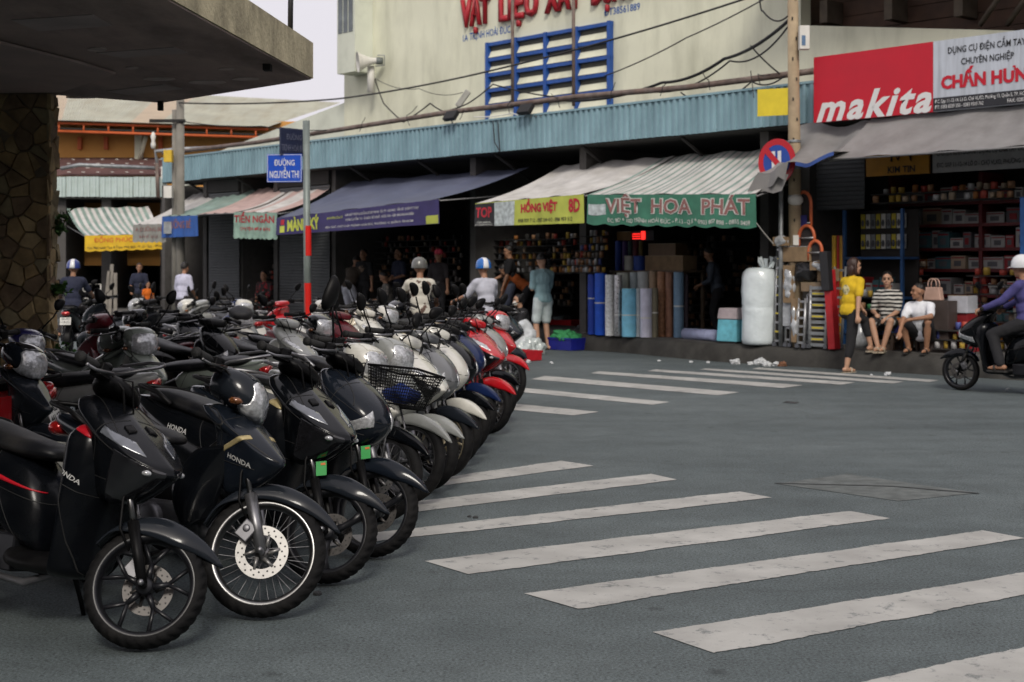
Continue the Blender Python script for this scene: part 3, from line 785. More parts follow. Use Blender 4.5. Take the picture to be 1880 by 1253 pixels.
def worn_paint():
    m = ASPH.copy(); m.name = 'worn_road_paint'; t = m.node_tree; N = t.nodes; L = t.links; b = N['Principled BSDF']
    src = b.inputs['Base Color'].links[0].from_socket; tc = [n for n in N if n.type == 'TEX_COORD'][0]
    n = N.new('ShaderNodeTexNoise'); n.inputs['Scale'].default_value = 9; n.inputs['Detail'].default_value = 9; n.inputs['Roughness'].default_value = .75; L.new(tc.outputs['Object'], n.inputs['Vector'])
    r = N.new('ShaderNodeMapRange'); r.inputs['From Min'].default_value = .36; r.inputs['From Max'].default_value = .45; r.inputs['To Min'].default_value = .30; r.inputs['To Max'].default_value = .92; L.new(n.outputs['Fac'], r.inputs['Value'])
    n2 = N.new('ShaderNodeTexNoise'); n2.inputs['Scale'].default_value = 2.5; n2.inputs['Detail'].default_value = 6; L.new(tc.outputs['Object'], n2.inputs['Vector'])
    cr = N.new('ShaderNodeValToRGB'); cr.color_ramp.elements[0].position = .3; cr.color_ramp.elements[0].color = (.33, .325, .305, 1); cr.color_ramp.elements[1].position = .7; cr.color_ramp.elements[1].color = (.50, .495, .465, 1); L.new(n2.outputs['Fac'], cr.inputs[0])
    mx = N.new('ShaderNodeMix'); mx.data_type = 'RGBA'; L.new(r.outputs[0], mx.inputs[0]); L.new(src, mx.inputs[6]); L.new(cr.outputs[0], mx.inputs[7]); L.new(mx.outputs[2], b.inputs['Base Color'])
    return m
PAINT = worn_paint()
road = struct(solo('road', MB().add([(-400, -60, 0), (400, -60, 0), (400, 700, 0), (-400, 700, 0)], [(0, 1, 2, 3)]), ASPH, (0, 0, 0), ID4))
def stripe(q, z=.004):
    p = [gp(x, y) for x, y in q]; n = 160; rows = []
    for i in range(n + 1):
        t = i / n; a = p[0].lerp(p[1], t); b = p[3].lerp(p[2], t)
        w = V((mnoise.noise(a * 3), mnoise.noise(a * 3 + V((7, 0, 0))), 0)) * .018; w2 = V((mnoise.noise(b * 3), mnoise.noise(b * 3 + V((7, 0, 0))), 0)) * .018
        e1, e2 = mnoise.noise(a * 22) * .010 + mnoise.noise(a * 60) * .006, mnoise.noise(b * 22) * .010 + mnoise.noise(b * 60) * .006
        ud = (b - a).normalized(); rows.append([a + w + ud * e1 + V((0, 0, z)), b + w2 + ud * e2 + V((0, 0, z))])
    part('crossing_stripe', MB().grid(rows, sm=False), PAINT, road)
for q in [[(700, 895), (1029, 847), (1087, 856), (700, 908)], [(700, 929), (1196, 871), (1243, 882), (640, 956)], [(600, 989), (1356, 903.5), (1418, 915), (600, 1005)],
          [(780, 1031), (1560, 939.5), (1632, 953), (860, 1056)], [(964, 1091), (1805, 975), (1880, 990), (1060, 1119)], [(1202, 1163), (2030, 1029), (2130, 1046), (1314, 1202)],
          [(1545, 1262), (2260, 1105), (2390, 1130), (1700, 1320)],
          [(900, 738), (1099, 757), (1052, 763.6), (860, 746)], [(930, 710), (1230, 739), (1196, 744), (900, 715)], [(1001, 691), (1356, 721), (1318, 726.5), (975, 697)],
          [(1100, 682.5), (1474, 708), (1438, 713), (1084, 686)], [(1204, 679), (1570, 703), (1545, 707), (1188, 682)], [(1296, 677), (1660, 701.5), (1640, 705), (1284, 679.5)], [(1392, 675.5), (1725, 699), (1706, 702), (1380, 678)]]:
    stripe(q)
PATCH = mat('asphalt_patch', (.112, .124, .120), .85, 0, .3, 9, .5, 70, dirt='#4d5352', dirt_amt=.6, dscale=2)
def sheet(name, q, m, z):
    p = [gp(x, y) + V((0, 0, z)) for x, y in q]; return part(name, MB().poly(p), m, road)
sheet('patched_trench', [(1425, 889), (1556, 871), (1795, 906), (1650, 921)], PATCH, .003)
sheet('tar_seam', [(1420, 889), (1424, 888), (1640, 893.8), (1640, 894.8)], mat('tar', (.04, .042, .044), .8), .006)
sheet('tar_seam', [(1640, 893.8), (1800, 907), (1797, 908), (1638, 894.8)], MATS['tar'], .006)
sheet('drain_cover', [(1436, 740), (1444, 737), (1468, 739), (1460, 742)], MATS['tar'], .004)

CONC = mat('kerb_concrete', (.050, .048, .043), .9, 0, .3, 3, .6, 30, dirt='#1c1a17', dirt_amt=.8, dscale=1.6)
PAVE = mat('pavement_concrete', (.10, .096, .09), .9, 0, .25, 4, .4, 30, dirt='#2a2723', dirt_amt=.6, dscale=1.2)
# pavement in front of the market: rounded kerb, s along the front, off away from the street
def koff(s_):
    """the kerb draws back a little left of the pole"""
    t = min(1, max(0, (-1.2 - s_) / 3.5)); return .72 * t * t * (3 - 2 * t)
rows = []
for i in range(121):
    s_ = -30 + 46 * i / 120; w = .03 * mnoise.noise(V((s_ * .8, 0, 0))) + koff(s_)
    zt = .30 + .012 * mnoise.noise(V((s_ * .5, 3, 0)))
    rows.append([V((s_, -.02 + w, -.02)), V((s_, 0 + w, .12)), V((s_, .03 + w, zt - .06)), V((s_, .09 + w, zt - .012)), V((s_, .20 + w, zt)), V((s_, 1.2, .305)), V((s_, 7.0, .31))])
struct(solo('pavement', MB().grid(rows, lambda i, j: 0 if j < 4 else 1), [CONC, PAVE], (0, 0, 0), FR))

CREAM = mat('cream_render', (.72, .725, .57), .85, 0, .06, 1.2, .2, 60, dirt='#8e8f78', dirt_amt=.5, dscale=.9, dstretch=(1.5, 1.5, .35))
CREAM2 = mat('pale_render', (.64, .67, .57), .85, 0, .08, 1.2, .12, 60, dirt='#8a8d80', dirt_amt=.4, dscale=1.0)
BFAS = mat('blue_sheet', (.22, .35, .40), .5, .0, .08, 1.5, 0, 40, dirt='#5a747e', dirt_amt=.6, dscale=1.3, dstretch=(2, 2, .4))
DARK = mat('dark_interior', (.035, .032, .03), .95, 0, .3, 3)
NEARBLK = mat('dark_soffit', (.028, .027, .026), .95, 0, .3, 2)  # near-black base for soffits and other dark fittings
FRBL = mat('window_blue', (.02, .085, .34), .45, 0, .15, 8, dirt='#1a3050', dirt_amt=.3)
RUST = mat('rusty_pipe', (.19, .15, .13), .7, .3, .35, 6, dirt='#5a3420', dirt_amt=.6, dscale=4)
GPIPE = mat('galvanised_pipe', (.30, .32, .33), .5, .6, .25, 8, dirt='#5f4a38', dirt_amt=.4, dscale=5)
BLKP = mat('black_cable', (.012, .012, .013), .6, 0, .2)
WHTP = mat('white_plastic', (.66, .65, .60), .45, 0, .08, 6)
LETR = mat('letter_red', (.40, .016, .026), .45, 0, .12, 6, dirt='#5a1a18', dirt_amt=.4)
LETB = mat('letter_blue', (.02, .10, .36), .6, 0, .2, 9)
WHT = mat('sign_white', (.68, .68, .67), .5, 0, .04)
# ---- market hall
OFW, OFF = 2.6, .9                       # plane of the cream wall, plane of the blue canopy edge
s0, s1 = fs(298, OFF), 14.0
zb, zt = fz(940, 306 - .0922 * 320, OFF), fz(940, 255 - .117 * 320, OFF)
mh = thing('market_hall', (0, OFW, 0), FR, 'cream market hall with red raised letters and blue louvred window above the shops', 'building')
sl = fs(632, OFW); zs = fz(1469, 47, OFW); sr = fs(1470, OFW)
wall = part('wall', MB().poly([(sl, OFW, zt - .3), (14, OFW, zt - .3), (14, OFW, fz(1880, 57, OFW) - .5), (fs(1880, OFW), OFW, fz(1880, 57, OFW)), (sr, OFW, zs), (sr, OFW, 12), (sl, OFW, 12)], (0, .3, 0)), CREAM, mh)
# the lower wing with its sloping top
p = [fp(640, 186, OFW + .06), fp(470, 252, OFW + .06), fp(330, 306, OFW + .06)]
part('side_wing', MB().poly([(sl + .4, OFW + .06, zt - .3), p[0], p[1], p[2], (p[2].x, OFW + .06, zt - .6)], (0, .3, 0)), CREAM2, mh)
pl = fs(622, OFW - .5); zp = fz(640, 134, OFW - .5)
pr_ = MB(); pr_.bx(pl, pl + .75, OFW - .55, OFW - .002, zp, 12.2)
pier = part('corner_pier', pr_, CREAM2, mh)
for k in range(3):
    part('pane', MB().bx(pl + .06 + .22 * k, pl + .23 + .22 * k, OFW - .565, OFW - .545, zp + 1.0, zp + 3.2), mat('dusty_glass', (.12, .14, .15), .25, 0, .3, 3), pier)
arc = []
for i in range(17):
    t = i / 16; arc.append((fs(650 + 110 * t, OFW) , OFW - .03, fz(660, 92, OFW) + 3.6 * (1 - (1 - t) ** 1.7)))
part('curved_moulding', MB().tube(arc, .05, 6), CREAM2, mh)
# canopy edge: separate corrugated sheets
can = thing('shop_canopy', (s0, OFF, zb), FR, 'long pale blue corrugated metal canopy edge above all the shops', 'canopy')
sw = 1.05; ns = int((s1 - s0) / sw)
def corr(w, h, pitch=.15, d=.035, th=.0):
    P = []; x = 0.0; pts = []
    while x < w - 1e-6:
        for dx, dy in ((0, 0), (.32, 0), (.42, -d), (.80, -d), (.90, 0)):
            if x + dx * pitch <= w: pts.append((x + dx * pitch, dy))
        x += pitch
    pts.append((w, 0))
    return MB().grid([[V((a, b, 0)) for a, b in pts], [V((a, b, h)) for a, b in pts]], sm=False)
cm = evaluated(corr(sw - .004, zt - zb).mesh('sheet'), [('SOLIDIFY', dict(thickness=.004, offset=1))])
for k in range(ns):
    put('sheet', cm, BFAS, can, T((k * sw, .004 * (k % 2) , .012 * mnoise.noise(V((k * 1.7, 0, 0))))))
part('flashing', MB().bx(s0, s1, OFF - .045, OFF + .03, zt - .004, zt + .035), BFAS, can)
part('soffit', MB().bx(s0, s1, OFF + .02, OFW + 4.0, zb - .02, zb + .06), NEARBLK, can)
part('canopy_roof', MB().bx(s0, s1, OFF + .05, OFW - .01, zt - .12, zt - .05), mat('old_tin', (.14, .14, .14), .6, .3, .3, 2), can)
for k in range(14):
    ss = s0 + 1.2 + k * 2.55
    part('bracket', MB().tube([(ss, OFF + .1, zb - .03), (ss, OFF + 1.5, zb - .75)], .035, 6), NEARBLK, can)
# window with louvres
wl, wr = fs(900, OFW), fs(1124, OFW); wzb, wzt = fz(1011, 190, OFW), fz(1011, 64, OFW)
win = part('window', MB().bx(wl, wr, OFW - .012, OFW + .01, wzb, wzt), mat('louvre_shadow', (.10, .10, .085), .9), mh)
ncol, nrow = 4, 5
fw_ = .042
for i in range(ncol + 1):
    x = wl + (wr - wl) * i / ncol; part('frame_post', MB().bx(x - fw_, x + fw_, OFW - .12, OFW - .01, wzb - .3, wzt + .05), FRBL, win)
for j in range(nrow + 1):
    z = wzt - (wzt - wzb + .25) * j / nrow
    part('frame_rail', MB().bx(wl - .05, wr + .05, OFW - .10, OFW - .012, z - fw_ * .9, z + fw_ * .9), FRBL, win)
    if j < nrow:
        zn = wzt - (wzt - wzb + .25) * (j + 1) / nrow
        for i in range(ncol):
            xa = wl + (wr - wl) * i / ncol + fw_; xb = wl + (wr - wl) * (i + 1) / ncol - fw_
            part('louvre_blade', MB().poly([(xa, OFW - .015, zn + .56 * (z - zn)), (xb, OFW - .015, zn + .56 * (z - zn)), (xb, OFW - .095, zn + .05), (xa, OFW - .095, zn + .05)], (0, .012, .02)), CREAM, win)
def sign_text(parent, s, x, z, h, m, off, width=None, ext=.0, weight=.0, shear=0., rot=0., nm='lettering', space=1.0):
    me = text_mesh(s, h, ext, weight, width, shear, 1.0, space); po = ORG[parent.name]
    return stuff(put(nm, me, m, parent, T(V((x, off, z)) - po) @ Rx(R_(90)) @ Mx.Rotation(rot, 4, 'Z')))
def fit(parent, s, pxa, pxb, py, hpx, m, off, **k):
    """lettering between two pixel columns on the plane off; py = its foot at the middle"""
    a, b = fs(pxa, off), fs(pxb, off); mid = (pxa + pxb) / 2
    return sign_text(parent, s, (a + b) / 2, fz(mid, py, off), fz(mid, py - hpx, off) - fz(mid, py, off), m, off, width=b - a, **k)
for w_, a, b, y in (('VẬT', 850, 902, 46), ('LIỆU', 920, 990, 33), ('XÂY', 1004, 1070, 18), ('DỰNG', 1090, 1168, 2)):
    a_, b_ = fs(a, OFW), fs(b, OFW); zz = fz((a + b) / 2, y, OFW)
    sign_text(mh, w_, (a_ + b_) / 2, zz, .62, LETR, OFW - .01, width=b_ - a_, ext=.08, weight=.028, nm='raised_lettering')
fit(mh, '1ᴬ TRỊNH HOÀI ĐỨC' if False else 'TRỊNH HOÀI ĐỨC', 862, 937, 67, 13, LETB, OFW - .006, weight=.012)
fit(mh, '1A', 850, 859, 76, 12, LETB, OFW - .006, weight=.012)
fit(mh, 'ĐT38561889', 1109, 1175, 24, 13, LETB, OFW - .006, weight=.012)
for px in (941, 1053):
    part('downpipe', MB().tube([fp(px, 195, OFW - .35), fp(px, -30, OFW - .35)], .035, 8), RUST, mh)
# brown timber upper wall and eaves over the right end
ub_ = thing('timber_upper_storey', (sr, OFW + .8, zs), FR, 'dark brown boarded upper storey with eaves above the pale wall', 'building')
BRN = mat('brown_boards', (.075, .042, .028), .75, 0, .3, 3, .3, 20)
part('backing', MB().bx(sr - 1.2, 15, OFW + .86, OFW + .9, zs - 2.6, zs + 5), NEARBLK, ub_)
for k in range(24):
    part('board', MB().bx(sr - 1.2, 15, OFW + .8 + .006 * (k % 3), OFW + .84 + .006 * (k % 3), zs - 2.6 + k * .28, zs - 2.6 + k * .28 + .268), BRN, ub_)
part('eaves', MB().poly([(sr + .1, OFW - 1.5, zs + 1.2), (15, OFW - 1.5, zs + 1.2), (15, OFW + 1.2, zs + 2.6), (sr + .1, OFW + 1.2, zs + 2.6)], (0, 0, .12)), BRN, ub_)
for k in range(7):
    ss = sr + .2 + 1.35 * k
    part('rafter_end', MB().bx(ss, ss + .16, OFW + .3, OFW + .79, zs + .05 - .12 * k, zs + .45 - .12 * k), mat('weathered_timber', (.10, .08, .06), .8, 0, .3, 4), ub_)
for px in (1800, 1850):
    part('strut', MB().tube([fp(px, 45, OFW + .4), fp(px + 45, -20, OFW - .3)], .05, 6), MATS['weathered_timber'], ub_)
# rear of the shops
bk = thing('shop_row', (0, 1.2, .3), FR, 'row of dim open shop units under the blue canopy', 'building')
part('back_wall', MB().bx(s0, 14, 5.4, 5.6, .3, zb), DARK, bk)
for px in (300, 376, 442, 506, 612, 868, 1070, 1403, 1478):
    ss = fs(px, 1.3); part('partition', MB().bx(ss - .09, ss + .09, 1.3, 5.4, .3, zb - .03), mat('grimy_plaster', (.10, .095, .09), .9, 0, .3, 2, dirt='#1d1b19', dirt_amt=.7, dscale=2), bk)
def shutter(px0, px1, off, z0, m):
    a, b = fs(px0, off), fs(px1, off); n = int((zb - .35 - z0) / .075); P = []
    pts = []
    for k in range(n):
        z = z0 + k * .075; pts += [(0, z), (-.016, z + .02), (-.016, z + .055), (0, z + .072)]
    mb = MB().grid([[V((a, off + d, z)) for d, z in pts], [V((b, off + d, z)) for d, z in pts]], sm=False)
    o = part('roller_shutter', mb, m, bk)
    part('shutter_box', MB().bx(a, b, off - .05, off + .3, zb - .36, zb - .03), NEARBLK, bk)
SHUT = mat('shutter_grey', (.10, .105, .11), .6, .2, .2, 3, dirt='#26282a', dirt_amt=.5)
shutter(384, 440, 1.25, .31, SHUT); shutter(514, 606, 1.25, .31, SHUT); shutter(1482, 1588, 1.5, 2.55, SHUT)
# ---- cloth awnings
GRNC = mat('awning_green', (.20, .28, .245), .75, 0, .25, 2.5, dirt='#8f9488', dirt_amt=.5, dscale=1.6); OFFW = mat('awning_white', (.54, .525, .50), .75, 0, .10, 3, dirt='#7a7468', dirt_amt=.5, dscale=2)
PNKC = mat('awning_pink', (.46, .33, .30), .75, 0, .12, 4, dirt='#7a6a60', dirt_amt=.4); GRYC = mat('awning_grey', (.26, .27, .27), .75, 0, .15, 4)
PURP = mat('banner_purple', (.040, .032, .115), .7, 0, .15, 4); PURT = mat('awning_purple', (.10, .112, .165), .65, 0, .15, 3, dirt='#3c4460', dirt_amt=.5, dscale=1.4)
LIME = mat('banner_lime', (.42, .46, .08), .7, 0, .12, 4); GRNB = mat('banner_green', (.045, .17, .11), .7, 0, .2, 4); BLUB = mat('banner_blue', (.03, .10, .34), .7, 0, .2, 4)
GRYB = mat('banner_grey', (.27, .27, .24), .75, 0, .2, 4); MINT = mat('banner_mint', (.25, .37, .30), .75, 0, .25, 5); YELB = mat('banner_yellow', (.68, .43, .02), .7, 0, .12, 4)
INKR = mat('print_red', (.42, .02, .035), .7, 0, .15); INKP = mat('print_brown', (.26, .12, .11), .7, 0, .15); INKW = mat('print_white', (.55, .56, .52), .7, 0, .15); INKL = mat('print_lime', (.50, .55, .08), .7, 0, .1)
INKK = mat('print_black', (.02, .02, .022), .7, 0, .1); PICW = mat('print_picture', (.42, .47, .47), .7, 0, .35, 14); INKO = mat('print_orange', (.62, .16, .03), .7, 0, .15)
ROPE = mat('awning_frame', (.20, .20, .20), .5, .6, .2)
def awning(label, fl, fr_, bl, br, vl, vr, top, val, frame=FR, stripes=0, sag=.10, texts=(), patches=(), scallop=0, name='awning', ripple=.02, nrm=V((0, -1, 0)), thin=False):
    """fl.. = front left/right and back left/right corners; vl, vr = drop of the hanging banner"""
    fl, fr_, bl, br = V(fl), V(fr_), V(bl), V(br)
    a = thing(name, (fl + fr_) / 2, frame, label, 'awning', 'shop awnings along the street')
    nu, nv = (stripes * 3 if thin else max(24, stripes * 2)), 8; W = (fr_ - fl).length
    def S(u, v):   # v 0 front, 1 back
        p = fl.lerp(fr_, u).lerp(bl.lerp(br, u), v); p.z -= sag * math.sin(math.pi * v) * (1 + .35 * math.sin(u * 9)) + .02 * math.sin(u * 23); return p
    part('canvas', MB().grid([[S(u / nu, v / nv) for v in range(nv + 1)] for u in range(nu + 1)], (lambda i, j: (1 if i % 3 == 0 else 0) if thin else (i // max(1, nu // (2 * stripes))) % 2) if stripes else 0, sm=True), top, a)
    part('front_bar', MB().tube([fl + V((0, .012, -.01)), fr_ + V((0, .012, -.01))], .016, 6), ROPE, a)
    for f, b in ((fl, bl), (fr_, br)): part('arm', MB().tube([f + V((0, .02, -.03)), b + V((0, 0, -.55))], .014, 6), ROPE, a)
    if vl:
        def B(u, v, lift=0):   # v 1 top, 0 bottom
            p = fl.lerp(fr_, u); d = (vl + (vr - vl) * u) * (1 - v) + (scallop and (1 - v) * .035 * abs(math.sin(u * math.pi * scallop)))
            k = ripple * (1 - v) * (math.sin(u * 17 + 1) + .6 * math.sin(u * 41))
            return p + V((0, 0, -d)) + nrm * (k + lift + .006)
        mb = MB().grid([[B(u / 60, v / 6) for v in range(7)] for u in range(61)], 0)
        vo = part('hanging_banner', mb, val, a)
        for (u0, u1, v0, v1, m) in patches:
            part('print', MB().grid([[B(u0 + (u1 - u0) * i / 8, v0 + (v1 - v0) * j / 4, .005) for j in range(5)] for i in range(9)]), m, vo)
        og = ORG[vo.name]
        for (s, uc, vc, hf, wf, m, *k) in texts:
            h = (vl + vr) / 2; me = text_mesh(s, h * hf, 0, k[0] if k else .01, W * wf)
            warp(me, lambda c: B(uc + c.x / W, vc + c.y / h, .009 + (k[1] if len(k) > 1 else 0)) - og)
            stuff(put('lettering', me, m, vo, ID4))
    return a
AO = -.95
def aw(px0, py0, px1, py1, off=AO): return fp(px0, py0, off), fp(px1, py1, off)
def back(px0, px1, z=None):
    """back corners well under the canopy, above the point seen under its edge"""
    return V((fs(px0, OFF) , OFF + .75, zb - .30)), V((fs(px1, OFF), OFF + .75, zb - .30))
def drop(px, py0, py1, off=AO): return fz(px, py0, off) - fz(px, py1, off)
f = aw(245, 413, 304, 412); b = back(312, 372)
awning('small white awning with faded grey banner at the far end of the row', *f, *b, drop(245, 413, 443), drop(304, 413, 445), OFFW, GRYB, texts=[('A DƯỠNG BÉ', .5, .62, .22, .84, INKP), ('BÁN SỈ VÀ LẺ', .5, .25, .14, .6, INKP)], patches=[], scallop=6)
f = aw(298, 398, 363, 396); b = back(372, 432)
awning('faded green awning with blue banner and orange lettering', *f, *b, drop(298, 398, 437), drop(363, 397, 435), GRNC, BLUB, texts=[('DƯỠNG BÉ', .5, .42, .34, .66, INKP, .02)])
f = aw(363, 394, 432, 391); b = back(432, 500)
awning('dusty pink awning without a banner beside the mint one', *f, *b, 0, 0, PNKC, GRYB)
f = aw(430, 390, 509, 391); b = back(488, 575)
awning('white awning with mint green banner and red lettering', *f, *b, drop(430, 390, 436), drop(509, 391, 438), [OFFW, PNKC], MINT, stripes=2, texts=[('TIẾN NGÂN', .48, .62, .26, .92, INKR, .02), ('CHUYÊN MUA BÁN', .5, .32, .12, .7, INKR)], scallop=9)
f = aw(508, 401, 806, 366); b = back(600, 925)
awning('long purple awning with lime lettering on its purple banner', *f, *b, drop(508, 400, 431), drop(806, 366, 411), PURT, PURP, sag=.05,
       texts=[('MÀNH KÝ', .185, .20, .58, .21, INKL, .045), ('CHUYÊN SỈ & LẺ', .395, .62, .10, .10, INKL), ('GIÀU BÚT TRƠN & CHỐNG RỈ SÉT WD-40 · ỐC VÍT · BULONG · TẮC KÊ · LƯỚI VÍT TOLE', .675, .70, .10, .43, INKW),
              ('DỤNG CỤ CẦM TAY · Ổ KHÓA · ĐỒ NGHỀ · NƯỚC SƠN · KẼM · MÁY KHOAN ĐIỆN', .665, .46, .10, .40, INKW), ('ĐỊA CHỈ: CHỢ VLXD TRỊNH HOÀI ĐỨC, PHƯỜNG 13, QUẬN 5, TP.HCM', .60, .16, .09, .52, INKW)],
       patches=[(.03, .062, .12, .50, INKL), (.034, .058, .56, .86, INKR), (.93, .995, .02, .36, LIME)])
f = aw(873, 374, 1072, 357); b = back(985, 1190)
awning('white awning with yellow banner, black panel and picture strip', *f, *b, drop(873, 374, 416), drop(1072, 357, 410), [OFFW, OFFW, GRYC], LIME, sag=.08,
       patches=[(.0, .19, .0, .97, INKK), (.19, .385, .0, .97, PICW)], texts=[('TOP', .09, .38, .42, .15, INKR, .03), ('HỒNG VIỆT', .61, .50, .30, .33, INKR, .05), ('8D', .92, .42, .45, .10, INKR, .04), ('0908 959 712 - 0987 204 412 - 0986 959 512', .66, .10, .14, .48, INKK), ('CỬA HÀNG', .09, .12, .08, .13, INKW), ('ĐC: 8 TRỊNH HOÀI ĐỨC', .09, .03, .06, .16, INKW)], scallop=0)
f = aw(1079, 358, 1388, 357); b = back(1170, 1430)
awning('green striped awning with green banner reading in large serif letters', *f, *b, drop(1079, 358, 410), drop(1388, 357, 417), [OFFW, GRNC], GRNB, stripes=19, sag=.06, scallop=9, thin=True,
       texts=[('VIỆT  HOA  PHÁT', .545, .42, .44, .85, INKW, .06), ('VIỆT  HOA  PHÁT', .545, .42, .44, .85, INKP, .02, .004), ('ĐC: 9D + 10D TRỊNH HOÀI ĐỨC - P.13 - Q.5 * 0903 807 898 - 0855 0409', .55, .10, .13, .84, INKW)], patches=[(.01, .12, .32, .68, PICW)])
# tool shop: plain grey awning and a torn corner of cloth
TARP = mat('tarpaulin_grey', (.22, .215, .21), .6, 0, .12, 2, .2, 6, dirt='#4b4744', dirt_amt=.5, dscale=1.5)
f = aw(1522, 293, 2010, 260, -.35); b = (V((fs(1600, OFF - .3), OFF - .3, fz(1600, 218, .6))), V((fs(2030, OFF - .3), OFF - .3, fz(2030, 178, .6))))
awning('wide plain grey awning below the red tool sign', *f, *b, 0, 0, TARP, GRYB, sag=.03)
# torn sheet that sags from the pole side
tp = []
A, B_, C_, D_ = fp(1392, 318, -.7), fp(1528, 284, -.5), fp(1640, 226, OFF - .1), fp(1468, 230, OFF - .1)
for i in range(15):
    row = []
    for j in range(11):
        u, v = i / 14, j / 10; q = A.lerp(B_, u).lerp(D_.lerp(C_, u), v); q.z -= .16 * math.sin(math.pi * v) + .05 * math.sin(u * 11 + v * 3); q.y += .05 * math.sin(u * 14); row.append(q)
    tp.append(row)
tt = thing('torn_tarpaulin', A, FR, 'torn grey tarpaulin sagging beside the concrete pole', 'tarpaulin')
part('sheet', MB().grid(tp), TARP, tt)
edge = [r[0] for r in tp]
part('blue_hem', MB().grid([[e + V((0, -.01, .0)) for e in edge[7:]], [e + V((0, -.012, -.06)) for e in edge[7:]]]), mat('hem_blue', (.03, .07, .25), .7), tt)
part('hanging_flap', MB().grid([[e + V((0, -.006, .01)) for e in edge[:7]], [e + V((-.08, .0, -.16 - .12 * abs(math.sin(i * 1.3)))) for i, e in enumerate(edge[:7])]]), TARP, tt)
part('hanging_flap', MB().grid([[fp(1388, 322, -.72) + V((.12 * i, .05 * i, 0)) for i in range(5)], [fp(1372, 352, -.75) + V((.13 * i, .05 * i, -.04 * (i % 2))) for i in range(5)]]), TARP, tt)
# ---- red tool shop sign
OS = .45
SRED = mat('sign_red', (.50, .006, .022), .4, 0, .06, 2); SBLU = mat('sign_pale', (.50, .54, .60), .45, 0, .08, 2, dirt='#6f7479', dirt_amt=.5, dscale=2.5, dstretch=(4, 4, .3)); SBLK = mat('sign_black', (.02, .021, .026), .5, 0, .1)
def rect(px0, px1, py0, py1, off, d, pm): 
    """upright board: left/right pixel columns; top and bottom measured at px0"""
    return MB().bx(fs(px0, off), fs(px1, off), off, off + d, fz(pm, py1, off), fz(pm, py0, off))
sg = thing('shop_sign', (fs(1494, OS), OS, fz(1494, 226, OS)), FR, 'large red and white tool shop sign over the right-hand shop', 'sign')
part('red_panel', rect(1494, 1713, 106, 226, OS, .08, 1494), SRED, sg)
part('white_panel', rect(1713.4, 2060, 106, 226, OS, .078, 1494), SBLU, sg)
part('address_strip', MB().bx(fs(1713.4, OS), fs(2060, OS), OS - .004, OS + .01, fz(1494, 226, OS) + .004, fz(1494, 203, OS)), SBLK, sg)
a_, b_ = fs(1499, OS), fs(1711, OS); z0 = fz(1494, 224, OS)
sign_text(sg, 'makita', (a_ + b_) / 2, z0, .42, WHT, OS - .006, width=b_ - a_, weight=.03, shear=.35, space=1.16)
sign_text(sg, 'm', a_ + .22, z0 - .01, .50, WHT, OS - .008, weight=.05, shear=.35, width=.62) if False else None
def on_sign(s, pxa, pxb, yf, hf, m, w): 
    a, b = fs(pxa, OS), fs(pxb, OS); Z0, Z1 = fz(1494, 226, OS), fz(1494, 106, OS)
    return sign_text(sg, s, (a + b) / 2, Z0 + (Z1 - Z0) * yf, (Z1 - Z0) * hf, m, OS - .009, width=b - a, weight=w)
on_sign('DỤNG CỤ ĐIỆN CẦM TAY', 1741, 1884, .80, .09, INKK, .012); on_sign('CHUYÊN NGHIỆP', 1765, 1862, .625, .09, INKK, .012); on_sign('CHẤN HƯNG', 1728, 1910, .315, .17, SRED, .05)
on_sign('ĐC: Sạp 11-12-14, Lô D, Chợ VLXD, Phường 13, Quận 5, TP. HCM', 1717, 1886, .115, .05, WHT, .0); on_sign('ĐT: 0283 8539 350 - 0283 9509 762', 1717, 1806, .035, .05, WHT, 0); on_sign('FAX: 0283 8558', 1850, 1900, .035, .05, WHT, 0)
# hanging inner signs of the tool shop
si = thing('hanging_board', fp(1590, 325, 1.3), FR, 'amber board with black emblem hanging inside the tool shop', 'sign')
part('board', rect(1590, 1705, 272, 325, 1.3, .05, 1590), mat('board_amber', (.45, .21, .015), .5, 0, .1), si)
x_ = fs(1655, 1.3); z_ = fz(1590, 325, 1.3)
sign_text(si, 'KIM TIN', x_, z_ + .04, .10, INKK, 1.295, weight=.03)
part('emblem', MB().tube([(x_ - .18, 1.29, z_ + .22), (x_ - .18, 1.29, z_ + .48), (x_ - .06, 1.29, z_ + .24), (x_ + .06, 1.29, z_ + .48), (x_ + .18, 1.29, z_ + .22), (x_ + .18, 1.29, z_ + .48)], .018, 4, mi=0), INKK, si)
si = thing('hanging_board', fp(1712, 312, 1.32), FR, 'white lettered board hanging inside the tool shop, right of the amber one', 'sign')
part('board', rect(1712, 1960, 268, 318, 1.32, .05, 1712), mat('board_white', (.36, .36, .36), .5, 0, .1), si)
for s, yf, h in (('CHUYÊN KINH DOANH DỤNG CỤ CẦM TAY VÀ MÁY NỔ GIA DỤNG', .26, .085), ('Đ/C: SẠP 11-12-14 LÔ D - CHỢ VLXD, PHƯỜNG 13, QUẬN 5, TP.HCM', .08, .07)):
    sign_text(si, s, (fs(1720, 1.32) + fs(1950, 1.32)) / 2, fz(1712, 318, 1.32) + yf, h, INKK, 1.315, width=fs(1950, 1.32) - fs(1720, 1.32), weight=.01)
